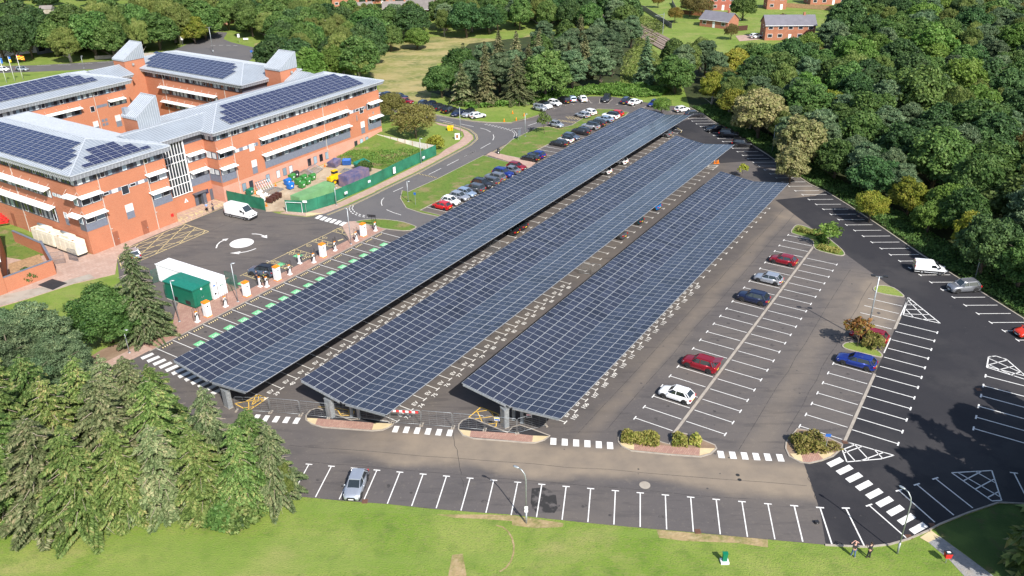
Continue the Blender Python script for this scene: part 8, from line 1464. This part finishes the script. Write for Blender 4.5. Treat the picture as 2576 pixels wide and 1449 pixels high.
for a in [(G(1000,50),.12,11,8,4.6,2.6,'brick house with two white windows left of the brick gable','house_brick','house_roof',3,2),(G(1062,48),-.5,13,9,5,3,'brick house with a large gable end and white trim','house_brick','house_roof',3,2),(G(1098,42),-1.1,9,8,5,3,'white trimmed gabled house beside the garden with a white car','render_white','house_roof',3,2),(G(905,50),.35,11,8,4.2,2.6,'grey roofed house behind the purple tree','house_brick','house_roof',3,2),(G(870,14),.2,12,8,5,2.8,'red brick house at the top edge','house_brick','house_roof',3,2),(G(820,66),.1,14,8,2.8,2.4,'low grey roof among the trees left of the meadow','house_brick','house_roof',3,1),(G(902,73),.1,9,7,2.8,2.2,'small bungalow roof in front of the grey roofed house','house_brick','house_roof',3,1),
  (G(1245,30),.1,26,12,3.2,3.2,'wide grey roof with white walls at the end of the cul de sac','render_white','house_roof',6,1),(G(960,5),.2,12,8,4.5,2.6,'house with roof windows at the top edge','house_brick','house_roof',3,2),(G(600,8),.1,14,9,3.2,2.4,'brick bungalow with a white gable at the top left','house_brick','house_roof',3,1),(G(548,62),1.2,12,7,3,2.2,'grey shed like house beside the roundabout trees','pale_brick','house_roof',2,1),(G(720,20),.1,14,8,4.5,2.6,'brick house behind the trees at the top','house_brick','house_roof',3,2),
  (G(1978,96),-.06,17,8,5.2,2.6,'brick house with white windows and a slate roof at the wood','house_brick','slate_roof',5,2),(G(1948,20),-.1,8,8,5.2,2.4,'narrow brick house behind the slate roofed one','house_brick','house_roof',2,2),(G(1812,22),.02,24,8,5.4,2.0,'long dark red brick terrace beyond the bright lawn','house_brick_red','slate_roof',7,2),(G(1808,66),-.75,12,8,2.8,2.4,'grey roofed brick bungalow behind the wood edge','house_brick','slate_roof',3,1),(G(2075,8),.0,16,9,5,2.5,'brick house beside the very dark tree','house_brick','slate_roof',4,2)]:house(*a)
def simple_fence(pts,h,m,label):return hoarding(pts,h,label,m,'garden_fence',2.5,m)
simple_fence([G(1718,36),G(1780,42)],1.8,'rust','orange brown garden fence before the terrace');simple_fence([G(1690,8),G(1705,38),G(1718,36)],1.8,'concrete','grey garden fence left of the terrace');simple_fence([G(1968,18),G(2090,26)],1.8,'timber','brown garden fence behind the slate roofed house');simple_fence([G(1826,80),G(1880,76)],1.8,'bin_brown','dark brown garden fence beside the garage');simple_fence([G(1560,8),G(1620,26),G(1690,72)],1.8,'concrete','grey fence along the railway cutting');simple_fence([G(180,34),G(480,26)],1.8,'concrete','pale fence along the far side of the school field');simple_fence([G(2545,222),G(2640,170)],1.8,'concrete','grey garden fence at the right edge');simple_fence([G(240,150),G(440,138)],1.2,'concrete','low pale wall behind the roadside trees')
sheet('lawn',[G(2535,240),G(2600,200),G(2700,230),G(2650,262),G(2560,250)],.06,'grass','garden lawn at the right edge')
root=empty('shed',(*G(2600,262),0),-.35,'dark roofed shed at the right edge of the picture','shed');MB().box(-4,4,-2,2,0,2.2).build('wall',['concrete'],root);MB().prism([(-4.2,-2.2),(4.2,-2.2),(4.2,2.2),(-4.2,2.2)],2.2,[2.3,2.3,3,3]).build('roof',['trim_black'],root);MB().box(-.5,.5,-2.04,-2,0,1.9).build('door',['timber'],root)
root=empty('shed',(*G(121,36),0),.1,'grey gabled shed at the edge of the school field','shed');MB().box(-2.5,2.5,-2,2,0,2.4).build('wall',['concrete'],root);MB().add([(-2.7,-2.2,2.4),(-2.7,2.2,2.4),(-2.7,0,3.8),(2.7,-2.2,2.4),(2.7,2.2,2.4),(2.7,0,3.8)],[(0,1,2),(3,4,5),(0,3,5,2),(1,4,5,2),(0,1,4,3)]).build('roof',['house_roof'],root)
def block(pts,h,wall,label,par=None,roofm='slate_panel',name='school_building'):
    o=Vector(pts[0]);root=par or empty(name,(*pts[0],0),0,label,'school building');P_=[(p[0]-o.x,p[1]-o.y) for p in pts];MB().prism(P_,0,h).build('wall',[wall],root);MB().prism([(p[0]*1.0,p[1]*1.0) for p in P_],h,h+.35).build('roof',[roofm],root)
    a,b=Vector(P_[0]),Vector(P_[1]);d=(b-a);n_=max(2,int(d.length/4));q=Vector((d.y,-d.x)).normalized()*.05
    for k in range(n_):p0,p1=a+d*((k+.2)/n_),a+d*((k+.75)/n_);f=MB().hexa([(*(p0+q),1),(*(p1+q),1),(*p1,1),(*p0,1)],[(*(p0+q),2.4),(*(p1+q),2.4),(*p1,2.4),(*p0,2.4)]).build('window',['dark_glass'],root)
block([G(-60,150),G(95,132),G(75,90),G(-60,96)],8.5,'render_white','white walled school hall at the left edge');block([G(95,138),G(150,128),G(165,96),G(100,95)],4.5,'slate_panel','dark brick school wing with a pale flat roof',None,'render_white');block([G(150,110),G(290,100),G(280,82),G(160,88)],4.0,'render_white','low white roofed school wing behind the birches',None,'render_white');block([G(350,92),G(390,90),G(385,80),G(345,82)],3.5,'slate_panel','small dark school block behind the trees',None,'render_white')
mat('ballast',(0.20,0.15,0.12),0.95,var=.3,scale=2);ra,rb_=Vector(G(1535,38)),Vector(G(1730,142));rd_=(rb_-ra).normalized();rq=Vector((-rd_.y,rd_.x));struct('ballast',MB().prism([(ra-rq*4.6)[:],(rb_-rq*4.6)[:],(rb_+rq*4.6)[:],(ra+rq*4.6)[:]],0,.35),['ballast'],'brown ballast of the two track railway')
root=None
for k,off_ in enumerate((-2.0,2.0)):
    c_=ra+rq*off_;root=empty('railway_track',(*c_,.35),math.atan2(rd_.y,rd_.x),('railway track nearer the car park','railway track farther from the car park')[k],'railway track');LL=(rb_-ra).length;[MB().box(0,LL,y-.06,y+.06,.05,.2).build('rail',['rust_iron'],root) for y in (-.72,.72)];sl_=MB();[sl_.box(x,x+.26,-1.25,1.25,0,.06) for x in np.arange(0,LL,1.3)];sl_.build('sleepers',['concrete'],root)['kind']='stuff'
for (x,y,lb) in ((1598,92,'catenary mast left of the visible track'),(1667,86,'catenary mast right of the visible track')):root=empty('catenary_mast',(*G(x,y),0),math.atan2(rd_.y,rd_.x)+1.57,lb,'mast','railway masts');MB().tube([(0,0,0),(0,0,7.5)],.12,6).build('mast',['galvanised'],root);MB().tube([(0,0,7.0),(-3.4,0,6.6)],.07,5).build('arm',['galvanised'],root);MB().tube([(0,0,5.6),(-3.0,0,6.6)],.06,5).build('stay',['galvanised'],root)
# brambles, lawn weeds, litter
root=None
rg=Paint();cc_=Vector(T1(2,2,-130,1240));rg.path([(cc_.x+1.75*math.cos(a*.35-1.3),cc_.y+2.9*math.sin(a*.35-1.3)) for a in range(9)],.16,.02);struct('tyre_ring',rg,['dry_grass'],'pale curved tyre track in the lawn')
